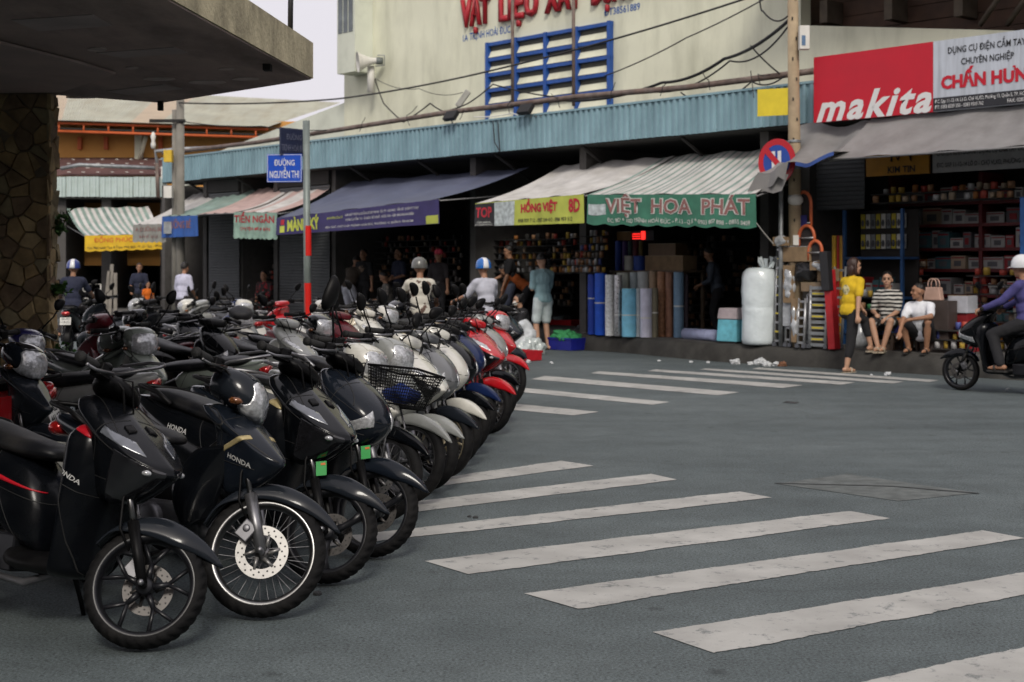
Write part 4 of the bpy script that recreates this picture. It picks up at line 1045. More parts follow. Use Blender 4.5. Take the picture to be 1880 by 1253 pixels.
# ------------------------------------------------------------------ concrete porch and stone column on the left
def rp(frame, px, py, off):
    """where the line of sight through a pixel meets the plane y = off of a frame (frame coordinates)"""
    inv = frame.inverted(); o = inv @ V((0, 0, CAM_H)); d = (inv.to_3x3() @ V(((px - CX) / FPX, 1, (HOR - py) / FPX)))
    return o + d * ((off - o.y) / d.y)
ZS = 3.2
SLAB = mat('stained_concrete', (.52, .46, .30), .9, 0, .22, 3.5, .6, 28, dirt='#1c1812', dirt_amt=.8, dscale=2.6, dstretch=(1, 1, .5))
SOFF = mat('porch_soffit', (.47, .37, .33), .9, 0, .2, 1.2, .3, 20, dirt='#0e0c0b', dirt_amt=.9, dscale=.9, dstretch=(1, .35, 1))
SOF2 = mat('porch_soffit_pale', (.46, .40, .38), .9, 0, .2, 2, .3, 20)
C1, C2, C3 = dp(575, 147, 12.38), dp(300, 190, 14.12), dp(110, 176, 13.5)
for c in (C1, C2, C3): c.z = ZS
dr = V((.0991, .995, 0)); N1 = C1 - dr * 15; N2 = N1 + V((-14, 0, 0)); C4 = V((-17, 17, ZS))
porch = thing('porch_slab', (C1.x, C1.y, ZS), ID4, 'thick weathered concrete porch roof jutting in from the upper corner', 'porch')
poly = [C1, C2, C3, C4, V((N2.x, C4.y, ZS)) if False else V((-17, 8, ZS)), N2, N1]
part('roof_slab', MB().poly([p + V((0, 0, .012)) for p in poly], (0, 0, .31)), SLAB, porch)
part('soffit', MB().poly([p.lerp(V((-6, 7, ZS)), .004) for p in poly], (0, 0, .010)), SOFF, porch)
def sof(q, m, z, nm='soffit_panel'):
    p = [gp(x, y, z) if y > HOR else None for x, y in q]
    p = [V(((x - CX) / FPX * d, d, z)) for (x, y) in q for d in [FPX * (z - CAM_H) / (HOR - y)]]
    part(nm, MB().poly(p, (0, 0, .02)), m, porch)
sof([(20, 38), (170, 28), (205, 48), (72, 58)], SOF2, ZS - .006); sof([(178, 98), (320, 88), (345, 98), (225, 107)], SOF2, ZS - .006); sof([(195, 168), (300, 156), (335, 164), (235, 175)], SOF2, ZS - .006)
sof([(-60, 60), (0, 80), (150, 118), (212, 137), (112, 170), (-60, 172)], mat('porch_plaster', (.50, .40, .36), .9, 0, .15, 2), ZS - .03, 'lower_soffit')
for k, (x, y, w, h) in enumerate([(262, 146, 60, 6), (345, 152, 70, 7), (400, 128, 30, 4), (425, 146, 50, 5), (160, 92, 36, 7), (230, 126, 24, 4), (120, 180, 60, 3)]):
    q = [(x + w * .5 * (1 + .25 * mnoise.noise(V((k, i, 0)))) * math.cos(a) + w / 2, y + h * .5 * (1 + .4 * mnoise.noise(V((k, i, 5)))) * math.sin(a)) for i, a in enumerate([2 * math.pi * j / 11 for j in range(11)])]
    sof(q, mat('flaked_paint', (.60, .52, .48), .9, 0, .2, 6), ZS - .004 - .001 * k, 'flaked_patch')
part('drain_spout', MB().bx(*sorted((dp(486, 126, 11.5).x, dp(500, 126, 11.5).x)), 11.4, 11.5, ZS - .05, ZS + .0), NEARBLK, porch)
part('bracket', MB().box(dp(297, 196, 14.0) + V((0, -.05, 0)), (.05, .05, .09)), NEARBLK, porch)
part('standpipe', MB().tube([dp(533, 60, 12.6), dp(534, -40, 12.6)], .024, 8), BLKP, porch)
# guessed building behind the porch, unseen, added to darken reflections
pw = thing('unseen_porch_building', (-9.0, 8, 0), ID4, 'plain unseen building added behind the porch for darker reflections, beyond the left edge', 'building')
part('wall', MB().bx(-9.6, -9.2, -14, 5.0, 0, 6), mat('added_porch_wall', (.16, .14, .12), .9, 0, .2, 1.5), pw)
for k in range(3): part('doorway', MB().bx(-9.2, -9.17, -10 + 5 * k, -7.6 + 5 * k, 0, 2.6), NEARBLK, pw)
# guessed shophouses behind and beside the camera, added unseen to darken reflections
SHW = [mat('shophouse_%d' % i, c, .85, 0, .15, 1.0, dirt='#5a544a', dirt_amt=.4, dscale=.8) for i, c in enumerate([(.30, .27, .20), (.24, .26, .25), (.34, .30, .26), (.20, .19, .17)])]
SHG = mat('shophouse_glass', (.03, .035, .04), .15)
def shophouse(label, frame, w, h, m):
    t = thing('shophouse', (0, 0, 0), frame, label, 'building', 'shophouses added unseen on the near side of the street')
    part('wall', MB().bx(0, w, 0, 6, 0, h), m, t); part('cornice', MB().bx(-.05, w + .05, -.25, 0, h - .3, h), m, t); part('awning', MB().poly([(.2, -.02, 3.2), (w - .2, -.02, 3.2), (w - .2, -1.5, 2.7), (.2, -1.5, 2.7)], (0, 0, .05)), GRYC, t)
    part('shutter_door', MB().bx(.4, w - .4, -.04, -.005, 0, 2.7), SHUT, t)
    for i in range(int(h // 3.2) - 1 + 1):
        if 3.9 + 3.1 * i + 1.5 > h: break
        for k in range(2):
            o = part('window', MB().bx(w * (.12 + .46 * k), w * (.42 + .46 * k), -.06, -.004, 3.9 + 3.1 * i, 5.4 + 3.1 * i), SHG, t); part('sill', MB().bx(w * (.10 + .46 * k), w * (.44 + .46 * k), -.16, -.003, 3.8 + 3.1 * i, 3.88 + 3.1 * i), m, o)
NTH = ['first', 'second', 'third', 'fourth', 'fifth', 'sixth', 'seventh', 'eighth', 'ninth', 'tenth']
for k in range(8): shophouse(NTH[k] + ' unseen shophouse added behind the camera for darker reflections, outside the picture', T((26 - 6.5 * k, -17, 0)) @ Rz(math.pi), 6.4, [9.5, 8, 10, 9, 8.5, 10, 9, 8][k], SHW[k % 4])
for k in range(3): shophouse(NTH[k] + ' unseen shophouse added beside the road for darker reflections, outside the right of the picture', T((19 + 1.5 * k, 6 - 6.5 * k, 0)) @ Rz(R_(-90)), 6.4, [9, 8, 9.5][k], SHW[(k + 1) % 4])
# column clad in split stone
colm = thing('stone_column', (-5.0, 13.35, 0), ID4, 'porch column clad in irregular brown split stone', 'column')
X0, X1, Y0, Y1 = -5.4, -4.29, 13.2, 13.48
part('core', MB().bx(X0, X1 - .03, Y0 + .03, Y1, 0, ZS - .002), mat('mortar', (.20, .165, .115), .95, 0, .3, 6), colm)
STN = [mat('stone_%d' % i, c, .85, 0, .35, 7, .7, 24, dirt='#2a2115', dirt_amt=.55, dscale=4) for i, c in enumerate([(.36, .25, .12), (.27, .19, .10), (.42, .31, .16), (.30, .245, .14), (.21, .145, .085)])]
def clip(P, c, n):
    out = []
    for i in range(len(P)):
        a, b = P[i], P[(i + 1) % len(P)]; da, db = (a - c).dot(n), (b - c).dot(n)
        if da <= 0: out.append(a)
        if da * db < 0: out.append(a + (b - a) * (da / (da - db)))
    return out
def stones(w, h, n, place, seed):
    r = random.Random(seed); sites = []
    while len(sites) < n:
        p = V((r.uniform(0, w), r.uniform(0, h))); 
        if all((p - q).length > math.sqrt(w * h / n) * (.38 + .3 * r.random()) for q in sites) or r.random() < .002: sites.append(p)
    for i, p in enumerate(sites):
        P = [V((0, 0)), V((w, 0)), V((w, h)), V((0, h))]
        for j, q in enumerate(sites):
            if j != i and (q - p).length < .9: P = clip(P, (p + q) / 2, (q - p))
            if len(P) < 3: break
        if len(P) < 3: continue
        c = sum(P, V((0, 0))) / len(P); th = r.uniform(.008, .034); tl = (r.uniform(-.14, .14), r.uniform(-.14, .14))
        lo = [q + (c - q).normalized() * min(.005, (c - q).length * .3) for q in P]; hi = [q + (c - q).normalized() * min(.013, (c - q).length * .45) for q in P]
        m = len(P); vs_ = [place(q.x, q.y, 0) for q in lo] + [place(q.x, q.y, th + (q.x - c.x) * tl[0] + (q.y - c.y) * tl[1]) for q in hi]
        mb = MB().add(vs_, [tuple(range(m, 2 * m))] + [(k, (k + 1) % m, m + (k + 1) % m, m + k) for k in range(m)])
        part('stone', mb, STN[r.randrange(5)], colm)
stones(X1 - X0, ZS - .02, 165, lambda a, b, t: V((X0 + a, Y0 + .03 - t, b + .005)), 3)
stones(Y1 - Y0, ZS - .02, 44, lambda a, b, t: V((X1 - .03 + t, Y0 + a, b + .005)), 5)
LEAF = mat('leaf_green', (.06, .15, .03), .6, 0, .5, 9)
def sprig(label, c, n, spread, up, seed, nm='wall_fern'):
    r = random.Random(seed); t = thing(nm, c, ID4, label, 'plant'); mb = MB(); st = MB()
    for k in range(n):
        a = r.uniform(0, 2 * math.pi); d = V((math.cos(a) * spread * r.uniform(.3, 1), math.sin(a) * spread * .5, up * r.uniform(.3, 1))); b = V(c)
        st.tube([b, b + d * .6 + V((0, 0, .02)), b + d], [.004, .003, .001], 4)
        for q in range(7):
            p = b + d * (.3 + .1 * q); l = V((r.uniform(-1, 1), r.uniform(-1, 1), r.uniform(-.3, .8))).normalized() * .06; s = l.cross(V((r.random(), r.random(), r.random()))).normalized() * .018
            mb.add([p, p + l * .5 + s, p + l, p + l * .5 - s], [(0, 1, 2, 3)])
    part('stems', st, LEAF, t); stuff(part('foliage', mb, LEAF, t))
sprig('small green fern growing out of the stone column beside the awning', (X1 + .02, Y0 + .2, 1.86), 16, .16, .30, 1)
sprig('low green weed on the stone column just above the scooters', (X1 + .03, Y0 + .1, 1.30), 18, .14, .14, 2)
sprig('scruffy weed at the foot of the stone column', (X1 + .05, Y0 + .0, .62), 20, .18, .28, 4)

# ------------------------------------------------------------------ hall across the side street
LB = T((-14.4, 45.0, 0)) @ Rz(R_(3))
lb = thing('orange_hall', (0, 0, 0), LB, 'far orange hall with corrugated roof and pale green canopy edge', 'building')
ORW = mat('orange_wall', (.66, .33, .09), .8, 0, .12, 1.2, 0, 40, dirt='#7a4a1c', dirt_amt=.5, dscale=.6); ORB = mat('orange_steel', (.52, .11, .03), .55, 0, .15, 3)
TIN = mat('pale_tin_roof', (.42, .42, .33), .6, .1, .12, 1.0, 0, 40, dirt='#8a7a5c', dirt_amt=.55, dscale=.7, dstretch=(3, .3, 1)); TIN2 = mat('tan_tin_roof', (.47, .38, .27), .6, .1, .12, 1.0)
PGRN = mat('pale_green_sheet', (.47, .56, .54), .55, 0, .1, 1.5, dirt='#66705f', dirt_amt=.5, dscale=1.4); BRNT = mat('brown_roof', (.11, .055, .05), .8, 0, .2, 1.5)
def L_(px, py, off): return rp(LB, px, py, off)
a, b = L_(60, 362, 0), L_(303, 362, 0); zf0, zf1 = a.z, L_(60, 325, 0).z
fm_ = evaluated(corr(1.04, zf1 - zf0, .19, .04).mesh('sheet'), [('SOLIDIFY', dict(thickness=.004, offset=1))])
for k in range(int((b.x - a.x) / 1.05) + 1): put('canopy_sheet', fm_, PGRN, lb, T((a.x + 1.05 * k, 0, zf0 + .01 * (k % 2))))
part('canopy_soffit', MB().bx(a.x, b.x + .4, .02, 6, zf0 - .05, zf0 + .05), NEARBLK, lb)
r0, r1 = L_(60, 323, .1), L_(300, 323, .1); r2, r3 = L_(300, 292, 2.6), L_(60, 292, 2.6)
rf = part('lower_roof', MB().poly([r0, r1, r2, r3], (0, 0, .04)), BRNT, lb)
for i in range(4):
    for j in range(9):
        q = r0.lerp(r1, (j + .5 + .3 * (i % 2)) / 9).lerp(r3.lerp(r2, (j + .5 + .3 * (i % 2)) / 9), (i + .5) / 4)
        part('roof_washer', MB().box(q + V((0, 0, .045)), (.10, .10, .02)), WHTP, rf)
o0, o1 = L_(40, 296, 2.7), L_(480, 296, 2.7); zt1 = L_(110, 232, 2.7).z
part('wall', MB().bx(o0.x, o1.x + 3, 2.7, 2.9, o0.z - 3.5, zt1 + .2), ORW, lb)
for px in (148, 196, 296): part('wall_bracket', MB().bx(L_(px, 260, 2.68).x - .06, L_(px, 260, 2.68).x + .06, 2.5, 2.69, L_(px, 275, 2.6).z, L_(px, 252, 2.6).z), ORB, lb)
part('pale_post', MB().bx(L_(247, 260, 2.4).x, L_(260, 260, 2.4).x, 2.4, 2.68, L_(247, 292, 2.4).z, L_(247, 246, 2.4).z), CREAM, lb)
part('brace', MB().tube([L_(257, 292, 2.3), L_(268, 250, 2.0)], .07, 8), CREAM, lb)
e0, e1 = L_(40, 224, 1.5), L_(492, 238, 1.5)
for dz in (0, -.27): part('eaves_rail', MB().tube([e0 + V((0, 0, dz)), e1 + V((0, 0, dz))], .05, 6), ORB, lb)
for k in range(10): q = e0.lerp(e1, (k + .5) / 10); part('eaves_post', MB().tube([q, q + V((0, 0, -.27))], .035, 5), ORB, lb)
part('eaves_soffit', MB().poly([e0 + V((0, 0, -.2)), e1 + V((0, 0, -.2)), e1 + V((0, 1.3, -.1)), e0 + V((0, 1.3, -.1))], (0, 0, .05)), NEARBLK, lb)
g0, g1 = L_(30, 160, 9.5), L_(625, 192, 9.5); nst = 18
for k in range(nst):
    t0, t1 = k / nst, (k + 1) / nst; a0, a1, b0, b1 = e0.lerp(e1, t0), e0.lerp(e1, t1), g0.lerp(g1, t0), g0.lerp(g1, t1); rows = []
    for i in range(13):
        dzz = .025 if i % 2 else 0; rows.append([a0.lerp(a1, i / 12 * .996) + V((0, -.2, .06 + dzz)), b0.lerp(b1, i / 12 * .996) + V((0, 0, .06 + dzz))])
    part('roof_sheet', MB().grid(rows, sm=False), TIN2 if k in (1, 2, 8, 9) else TIN, lb)
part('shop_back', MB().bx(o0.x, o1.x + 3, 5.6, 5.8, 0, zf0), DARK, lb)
for px in (112, 195, 303): x = L_(px, 400, .3).x; part('pier', MB().bx(x - .15, x + .15, .3, 5.6, 0, zf0 - .05), MATS['grimy_plaster'], lb)
part('pipe', MB().tube([L_(112, 310, -.15), L_(145, 303, -.15), L_(290, 309, -.15)], .06, 8), GPIPE, lb)
part('pipe', MB().tube([L_(290, 309, -.15), L_(285, 278, -.15), L_(330, 274, -.15), L_(380, 272, -.15)], .06, 8), GPIPE, lb)
part('pipe', MB().tube([L_(288, 300, -.2), L_(290, 362, -.2), L_(300, 368, -.2), L_(330, 355, -.2)], .06, 8), RUST, lb)
part('wall_pipe_box', MB().box(L_(303, 318, -.2), (.22, .15, .4)), WHTP, lb)
awning('green and white striped awning with yellow banner beyond the column', L_(156, 433, -1.9), L_(308, 430, -1.9), L_(122, 383, .2), L_(272, 380, .2), L_(160, 433, -1.9).z - L_(160, 461, -1.9).z, L_(160, 433, -1.9).z - L_(160, 459, -1.9).z,
       [GRNC, OFFW], YELB, LB, stripes=11, sag=.12, scallop=8, texts=[('ĐỒNG PHÚC GIA', .42, .55, .28, .62, INKO, .02), ('71A Ngô Nhân Tịnh & Trịnh Hoài Đức - P. 13 - Q.5 - TP.HCM', .5, .14, .14, .94, INKK)])
# goods leaning at the far corner
for k, (px, h) in enumerate([(196, 1.5), (203, 1.7), (212, 1.45)]):
    q = gp(px, 594); solo('timber_length', MB().box((0, 0, h / 2), (.10, .05, h), Mx.Rotation(.10 - .05 * k, 3, 'Y')), mat('pale_batten', (.24, .22, .19), .8, 0, .2), (0, 0, 0), T(q), ['grey batten leaning by the far shop, left one of three', 'tallest grey batten leaning by the far shop', 'grey batten leaning by the far shop, right one of three'][k], 'batten', 'battens by the far shop')
gt = thing('wrought_iron_screen', gp(166, 600), ID4, 'white scrolled iron screen leaning by the far shop', 'screen')
q = gp(166, 600); fr_ = MB().tube([q + V((-.28, 0, 0)), q + V((-.28, 0, 1.15)), q + V((.28, 0, 1.15)), q + V((.28, 0, 0)), q + V((-.28, 0, .04))], .016, 5); part('frame', fr_, WHTP, gt)
for k in range(6):
    c = q + V((-.13 if k % 2 else .13, 0, .2 + .16 * k)); part('scroll', MB().tube([c + V((math.cos(t) * (.11 - .012 * t), 0, math.sin(t) * (.11 - .012 * t))) for t in [.5 * i for i in range(15)]], .010, 4), WHTP, gt)

# ------------------------------------------------------------------ poles, signs, cables
CPOL = mat('pole_concrete', (.36, .28, .18), .85, 0, .2, 3, .4, 30, dirt='#4b3d2c', dirt_amt=.5, dscale=2)
def fw(px, py, off): return FR @ fp(px, py, off)
pb = FR @ V((fs(1462, .25), .25, .3)); ptop = FR @ fp(1455, -60, .25)
pole = thing('concrete_pole', pb, ID4, 'tall tan concrete utility pole by the round no-parking sign', 'pole')
part('shaft', MB().tube([pb, pb.lerp(ptop, .5), ptop], [.115, .10, .085], 16), CPOL, pole)
for k in range(17):
    q = pb.lerp(ptop, .12 + .053 * k); part('peg_hole', MB().box(q + V((.03 if k % 2 else -.03, -.097, 0)), (.022, .012, .05)), NEARBLK, pole)
for t in (.47, .54, .395): q = pb.lerp(ptop, t); part('steel_band', MB().lathe([(.112, -.02), (.114, 0), (.112, .02)], q, 'z', 16), GPIPE, pole)
q = pb.lerp(ptop, .385); part('wrapped_bundle', MB().ball(q + V((0, -.05, 0)), (.13, .12, .10), 10), WHTP, pole)
part('painted_number', MB().box(pb + V((-.03, -.115, 1.72)), (.09, .012, .16)), WHTP, pole)
ysg = fw(1421, 188, .1); o = MB().box((0, 0, 0), (.55, .012, .44)); solo('blank_plate', o, mat('plate_yellow', (.66, .52, .03), .5, 0, .08), (0, 0, 0), T(ysg) @ Rz(FA + R_(22)), 'blank yellow square plate strapped to the concrete pole', 'sign')
jb = thing('meter_box', fw(1476, 70, .25), ID4, 'small white meter box on the concrete pole', 'box'); part('case', MB().box(fw(1476, 70, .2), (.16, .14, .38)), WHTP, jb, bev=.01)
part('window', MB().box(fw(1476, 70, .2) + V((-.02, -.072, -.05)), (.06, .01, .16)), mat('meter_blue', (.10, .18, .30), .3), jb)
# round sign
npb = FR @ V((fs(1424, -.02), .12, .3)); nps = fw(1426, 297, .02)
ns_ = thing('no_parking_sign', npb, ID4, 'round red and blue no-parking sign with two white bars half covered by tarpaulin', 'sign')
part('post', MB().tube([npb, (npb.x, npb.y, nps.z + .1)], .04, 10), GPIPE, ns_)
SR = mat('signal_red', (.46, .01, .02), .4, 0, .08); SB = mat('signal_blue', (.015, .06, .32), .4, 0, .08)
Q = Mx.Translation(nps) @ Rz(FA)
def disc_at(name, r0, r1, y, m, n=40):
    mb = MB(); mb.add([Q @ V((math.cos(2 * math.pi * k / n) * r, y, math.sin(2 * math.pi * k / n) * r)) for k in range(n) for r in (r0, r1)], [(2 * k, 2 * k + 1, (2 * k + 3) % (2 * n), (2 * k + 2) % (2 * n)) for k in range(n)])
    me = mb.mesh(name, ORG[ns_.name]); me = evaluated(me, [('SOLIDIFY', dict(thickness=.006, offset=0))]); return put(name, me, m, ns_, ID4)
disc_at('back_plate', .001, .37, .012, GPIPE); disc_at('red_ring', .27, .37, 0, SR); disc_at('blue_disc', .001, .27, .003, SB)
def qbox(c, d, rot=0): return MB().box((0, 0, 0), d), c, rot
for x in (-.06, .06):
    mb = MB(); mb.add([Q @ V((x + a * .035, -.008, b * .17)) for a, b in ((-1, -1), (1, -1), (1, 1), (-1, 1))], [(0, 1, 2, 3)]); part('white_bar', mb, WHT, ns_)
mb = MB(); mb.add([Q @ V(p) for p in ((-.23, -.012, .15), (-.16, -.012, .22), (.22, -.012, -.16), (.15, -.012, -.23))], [(0, 1, 2, 3)]); part('red_slash', mb, SR, ns_)
# street name pole
sp = V(((565 - CX) / FPX * 19, 19, 0)); snp = thing('street_name_pole', sp, ID4, 'grey steel pole with red bands and two blue street name plates', 'sign')
def zz(py): return CAM_H + (HOR - py) / FPX * 19
part('post', MB().tube([sp, sp + V((-.02, 0, zz(222)))], .047, 14), mat('grey_pole_paint', (.20, .235, .22), .5, .3, .2, 5, dirt='#3f4a45', dirt_amt=.4), snp)
SRB = mat('red_band', (.62, .012, .006), .45, 0, .08)
for y0, y1 in ((415, 470), (520, 585)): part('red_band', MB().tube([sp + V((0, 0, zz(y1))), sp + V((-.004, 0, zz(y0)))], .0495, 16, False), SRB, snp)
PB = mat('plate_blue', (.008, .07, .46), .35, 0, .06)
def nameplate(c, w, h, rot, lines, lm, pm):
    Fm = T(c) @ Rz(rot); pl = put('name_plate', bevel(MB().box((0, 0, 0), (w, .012, h)).mesh('plate'), .004), pm, snp, T(-sp) @ Fm)
    fr = MB()
    for x0, x1, z0, z1 in ((-w / 2 + .008, w / 2 - .008, h / 2 - .014, h / 2 - .008), (-w / 2 + .008, w / 2 - .008, -h / 2 + .008, -h / 2 + .014), (-w / 2 + .008, -w / 2 + .014, -h / 2 + .014, h / 2 - .014), (w / 2 - .014, w / 2 - .008, -h / 2 + .014, h / 2 - .014)):
        fr.bx(x0, x1, -.0085, -.0065, z0, z1)
    put('border', fr.mesh('b'), lm, pl, ID4)
    for s, z, hh, ww in lines: stuff(put('lettering', text_mesh(s, hh, 0, .012, ww), lm, pl, T((0, -.008, z)) @ Rx(R_(90))))
w1 = 66 / FPX * 19
nameplate(V(((523 - CX) / FPX * 19, 18.97, zz(309.5))), w1, 52 / FPX * 19, R_(-6), [('ĐƯỜNG', .035, .075, .28), ('NGUYỄN THI', -.13, .095, .40)], WHT, PB)
nameplate(V(((537 - CX) / FPX * 19, 19.10, zz(260))), w1, 50 / FPX * 19, R_(48), [('ĐƯỜNG', .03, .07, .26), ('TRỊNH HOÀI ĐỨC', -.12, .08, .42)], mat('plate_lettering_shaded', (.10, .11, .16), .5), mat('plate_blue_shaded', (.012, .018, .05), .5))  # turned plate's shade is painted in: darker copies of blue and lettering
# left concrete pole
lp = V(((331 - CX) / FPX * 36, 36, 0)); lpo = thing('utility_pole', lp, ID4, 'far grey concrete utility pole behind the parked bikes with transformer fittings', 'pole')
part('shaft', MB().tube([lp, lp + V((0, 0, 5.9))], [.125, .10], 12), mat('grey_concrete', (.20, .19, .165), .85, 0, .2, 3), lpo)
part('twin_shaft', MB().tube([lp + V((-.16, .1, 0)), lp + V((-.16, .1, 5.6))], [.085, .07], 10), MATS['grey_concrete'], lpo)
for k in range(3): part('fitting', MB().box(lp + V((-.25, -.2, 2.6 + .9 * k)), (.2, .2, .3)), [GPIPE, WHTP, mat('yellow_tag', (.6, .4, .03), .5)][k], lpo)
part('cross_arm', MB().box(lp + V((-.3, -.1, 5.3)), (.9, .08, .08)), NEARBLK, lpo)
part('insulator', MB().lathe([(0, 0), (.05, 0), (.07, .1), (.04, .2), (.07, .3), (.03, .42), (0, .42)], lp + V((-.66, -.1, 4.6)), 'z', 10), WHTP, lpo)
# pipes and cables on the canopy
pipe = solo('roof_conduit', MB().tube([fp(px, py, OFF + .25) for px, py in ((300, 282), (470, 262), (620, 239), (820, 207), (1060, 178), (1260, 161), (1494, 131))], .055, 8), RUST, fp(300, 282, OFF + .25), FR, 'long rusty conduit pipe running along the top of the blue canopy', 'pipe')
def cable(label, pts, r=.014, sag=0., n=24, m=BLKP, nm='overhead_cable'):
    P = []
    for i in range(len(pts) - 1):
        a, b = pts[i], pts[i + 1]
        for k in range(n + (i == len(pts) - 2)): t = k / n; q = a.lerp(b, t); q.z -= sag * 4 * t * (1 - t); P.append(q)
    return solo(nm, MB().tube(P, r, 5), m, P[0], ID4, label, 'cable', 'overhead cables')
ltop = lp + V((0, -.15, 5.75))
cable('thick black cable sweeping from the far pole across the cream wall', [ltop, fw(620, 182, .8), fw(940, 121, .8), fw(1405, -14, .8)], .02, .06)
cable('thin cable crossing the louvred window towards the upper edge', [fw(1110, 140, 1.2), fw(1260, 70, 1.2), fw(1452, -30, .5)], .013, .04)
cable('thick black cable bundle hanging from the concrete pole to the canopy', [fw(1452, 34, .2), fw(1330, 108, 1.0), fw(1215, 152, 1.6), fw(1040, 185, 2.0)], .03, .10)
cable('second cable beside the bundle, sagging lower', [fw(1452, 42, .2), fw(1340, 112, 1.0), fw(1180, 166, 1.6)], .016, .22)
cable('single cable dropping right of the bundle to the conduit', [fw(1378, 84, .8), fw(1432, 136, 1.1)], .014, .03)
cable('cable from the far pole low over the roof slope', [lp + V((0, -.15, 5.3)), fw(480, 232, .8), fw(640, 238, 1.2)], .012, .06)
cable('cable looping under the horn loudspeaker', [fw(688, 145, 2.4), fw(704, 190, 2.2), fw(738, 222, 1.6)], .016, .02)
cable('tangled cable looping above the canopy, left of the window', [fw(740, 225, 1.3), fw(790, 190, 1.3), fw(815, 205, 1.3), fw(860, 190, 1.3), fw(905, 155, 1.6), fw(1000, 176, 1.4), fw(1080, 180, 1.3)], .016, .02)
cable('cable drooping over the front of the blue canopy edge', [fw(905, 222, .8), fw(908, 262, .8), fw(918, 279, .8), fw(914, 222, .8)], .012, 0.0)
cable('thin wire from the horn loudspeaker to the lamp', [fw(690, 145, 2.3), fw(770, 163, 1.8), fw(850, 170, 1.5)], .008, .10)
cable('cable tangle on the conduit below the concrete pole', [fw(1250, 170, 1.1), fw(1310, 178, 1.0), fw(1380, 150, 1.0), fw(1440, 140, 1.0)], .014, .10)
cable('white cable lying along the canopy top by the window', [fw(870, 215, .9), fw(940, 208, .9), fw(985, 214, .9), fw(1010, 204, .9)], .012, .03, m=WHTP)
cable('loop of wire on the concrete pole near the upper edge', [fw(1446, 30, .1), fw(1400, 20, .1), fw(1393, -20, .1)], .014, .12)
cable('fine wire down from the far right of the canopy', [fw(1378, 130, .7), fw(1384, 180, .6)], .008, 0)
cable('slack wire in front of the tool shop by the post', [fw(1385, 405, -.6), fw(1420, 448, .0)], .01, .01, m=WHTP)
for k in range(9):
    r_ = random.Random(k); px = 660 + 92 * k
    y = 250 - .118 * (px - 620)
    cable(['short', 'bent', 'thin', 'frayed', 'loose', 'stray', 'slim', 'kinked', 'spare'][k] + ' black wire end sticking up from the canopy, number ' + ['one', 'two', 'three', 'four', 'five', 'six', 'seven', 'eight', 'nine'][k] + ' from the left', [fw(px, y - 4, 1.0), fw(px + r_.uniform(-8, 8), y - 22, 1.0), fw(px + r_.uniform(-20, 20), y - r_.uniform(18, 46), 1.0)], .008, .03, 6, nm='wire_end')
# horn loudspeaker on its stub pole
hs = thing('horn_loudspeaker', fw(682, 165, 2.3), ID4, 'cream horn loudspeaker on a white stub pole at the corner of the hall', 'loudspeaker')
part('stub_pole', MB().tube([fw(681, 170, 2.3), fw(681, 122, 2.3)], .09, 10), WHTP, hs)
ax = Rz(R_(195)); c = fw(690, 112, 2.3)
hm = MB().lathe([(.09, -.08), (.10, .1), (.16, .3), (.25, .48), (.31, .56), (.325, .565), (.31, .55), (.24, .44), (.08, .12)], (0, 0, 0), 'x', 24)
h_ = part('horn', hm.mesh('horn'), WHTP, hs); h_.matrix_local = T(c - ORG[hs.name]) @ ax @ Ry(R_(6)) @ Mx.Scale(.8, 4)
part('driver', MB().tube([c, c + V((.16, .05, 0))], .09, 12), mat('grey_green', (.16, .18, .17), .5), hs)
part('yoke', MB().tube([c + V((.05, -.1, .12)), c + V((.22, -.1, .12)), c + V((.22, -.1, -.12)), c + V((.0, -.05, -.14))], .015, 6), GPIPE, hs)
def flood(label, px, py):
    t = thing('floodlight', fw(px, py, .75), ID4, label, 'lamp', 'floodlights on the canopy'); q = fw(px, py, .75)
    part('body', MB().box(q, (.36, .10, .22), (Rz(FA) @ Rx(R_(-35))).to_3x3()), BLKP, t, bev=.01); part('bracket', MB().tube([q + V((0, .05, -.02)), q + V((.02, .2, -.14))], .015, 5), GPIPE, t)
flood('black floodlight on the canopy above the purple awning', 828, 213); flood('black floodlight on the canopy below the window', 965, 201)
t = thing('street_lamp_head', fw(850, 182, 1.6), ID4, 'grey lamp head tilted over the canopy, left of the window', 'lamp'); q = fw(850, 182, 1.6)
part('head', MB().box(q, (.13, .12, .42), Mx.Rotation(R_(35), 3, 'Y')), mat('lamp_grey', (.33, .33, .30), .6), t, bev=.02); part('arm', MB().tube([q + V((-.1, 0, -.16)), q + V((-.2, 0, -.4))], .02, 6), BLKP, t)
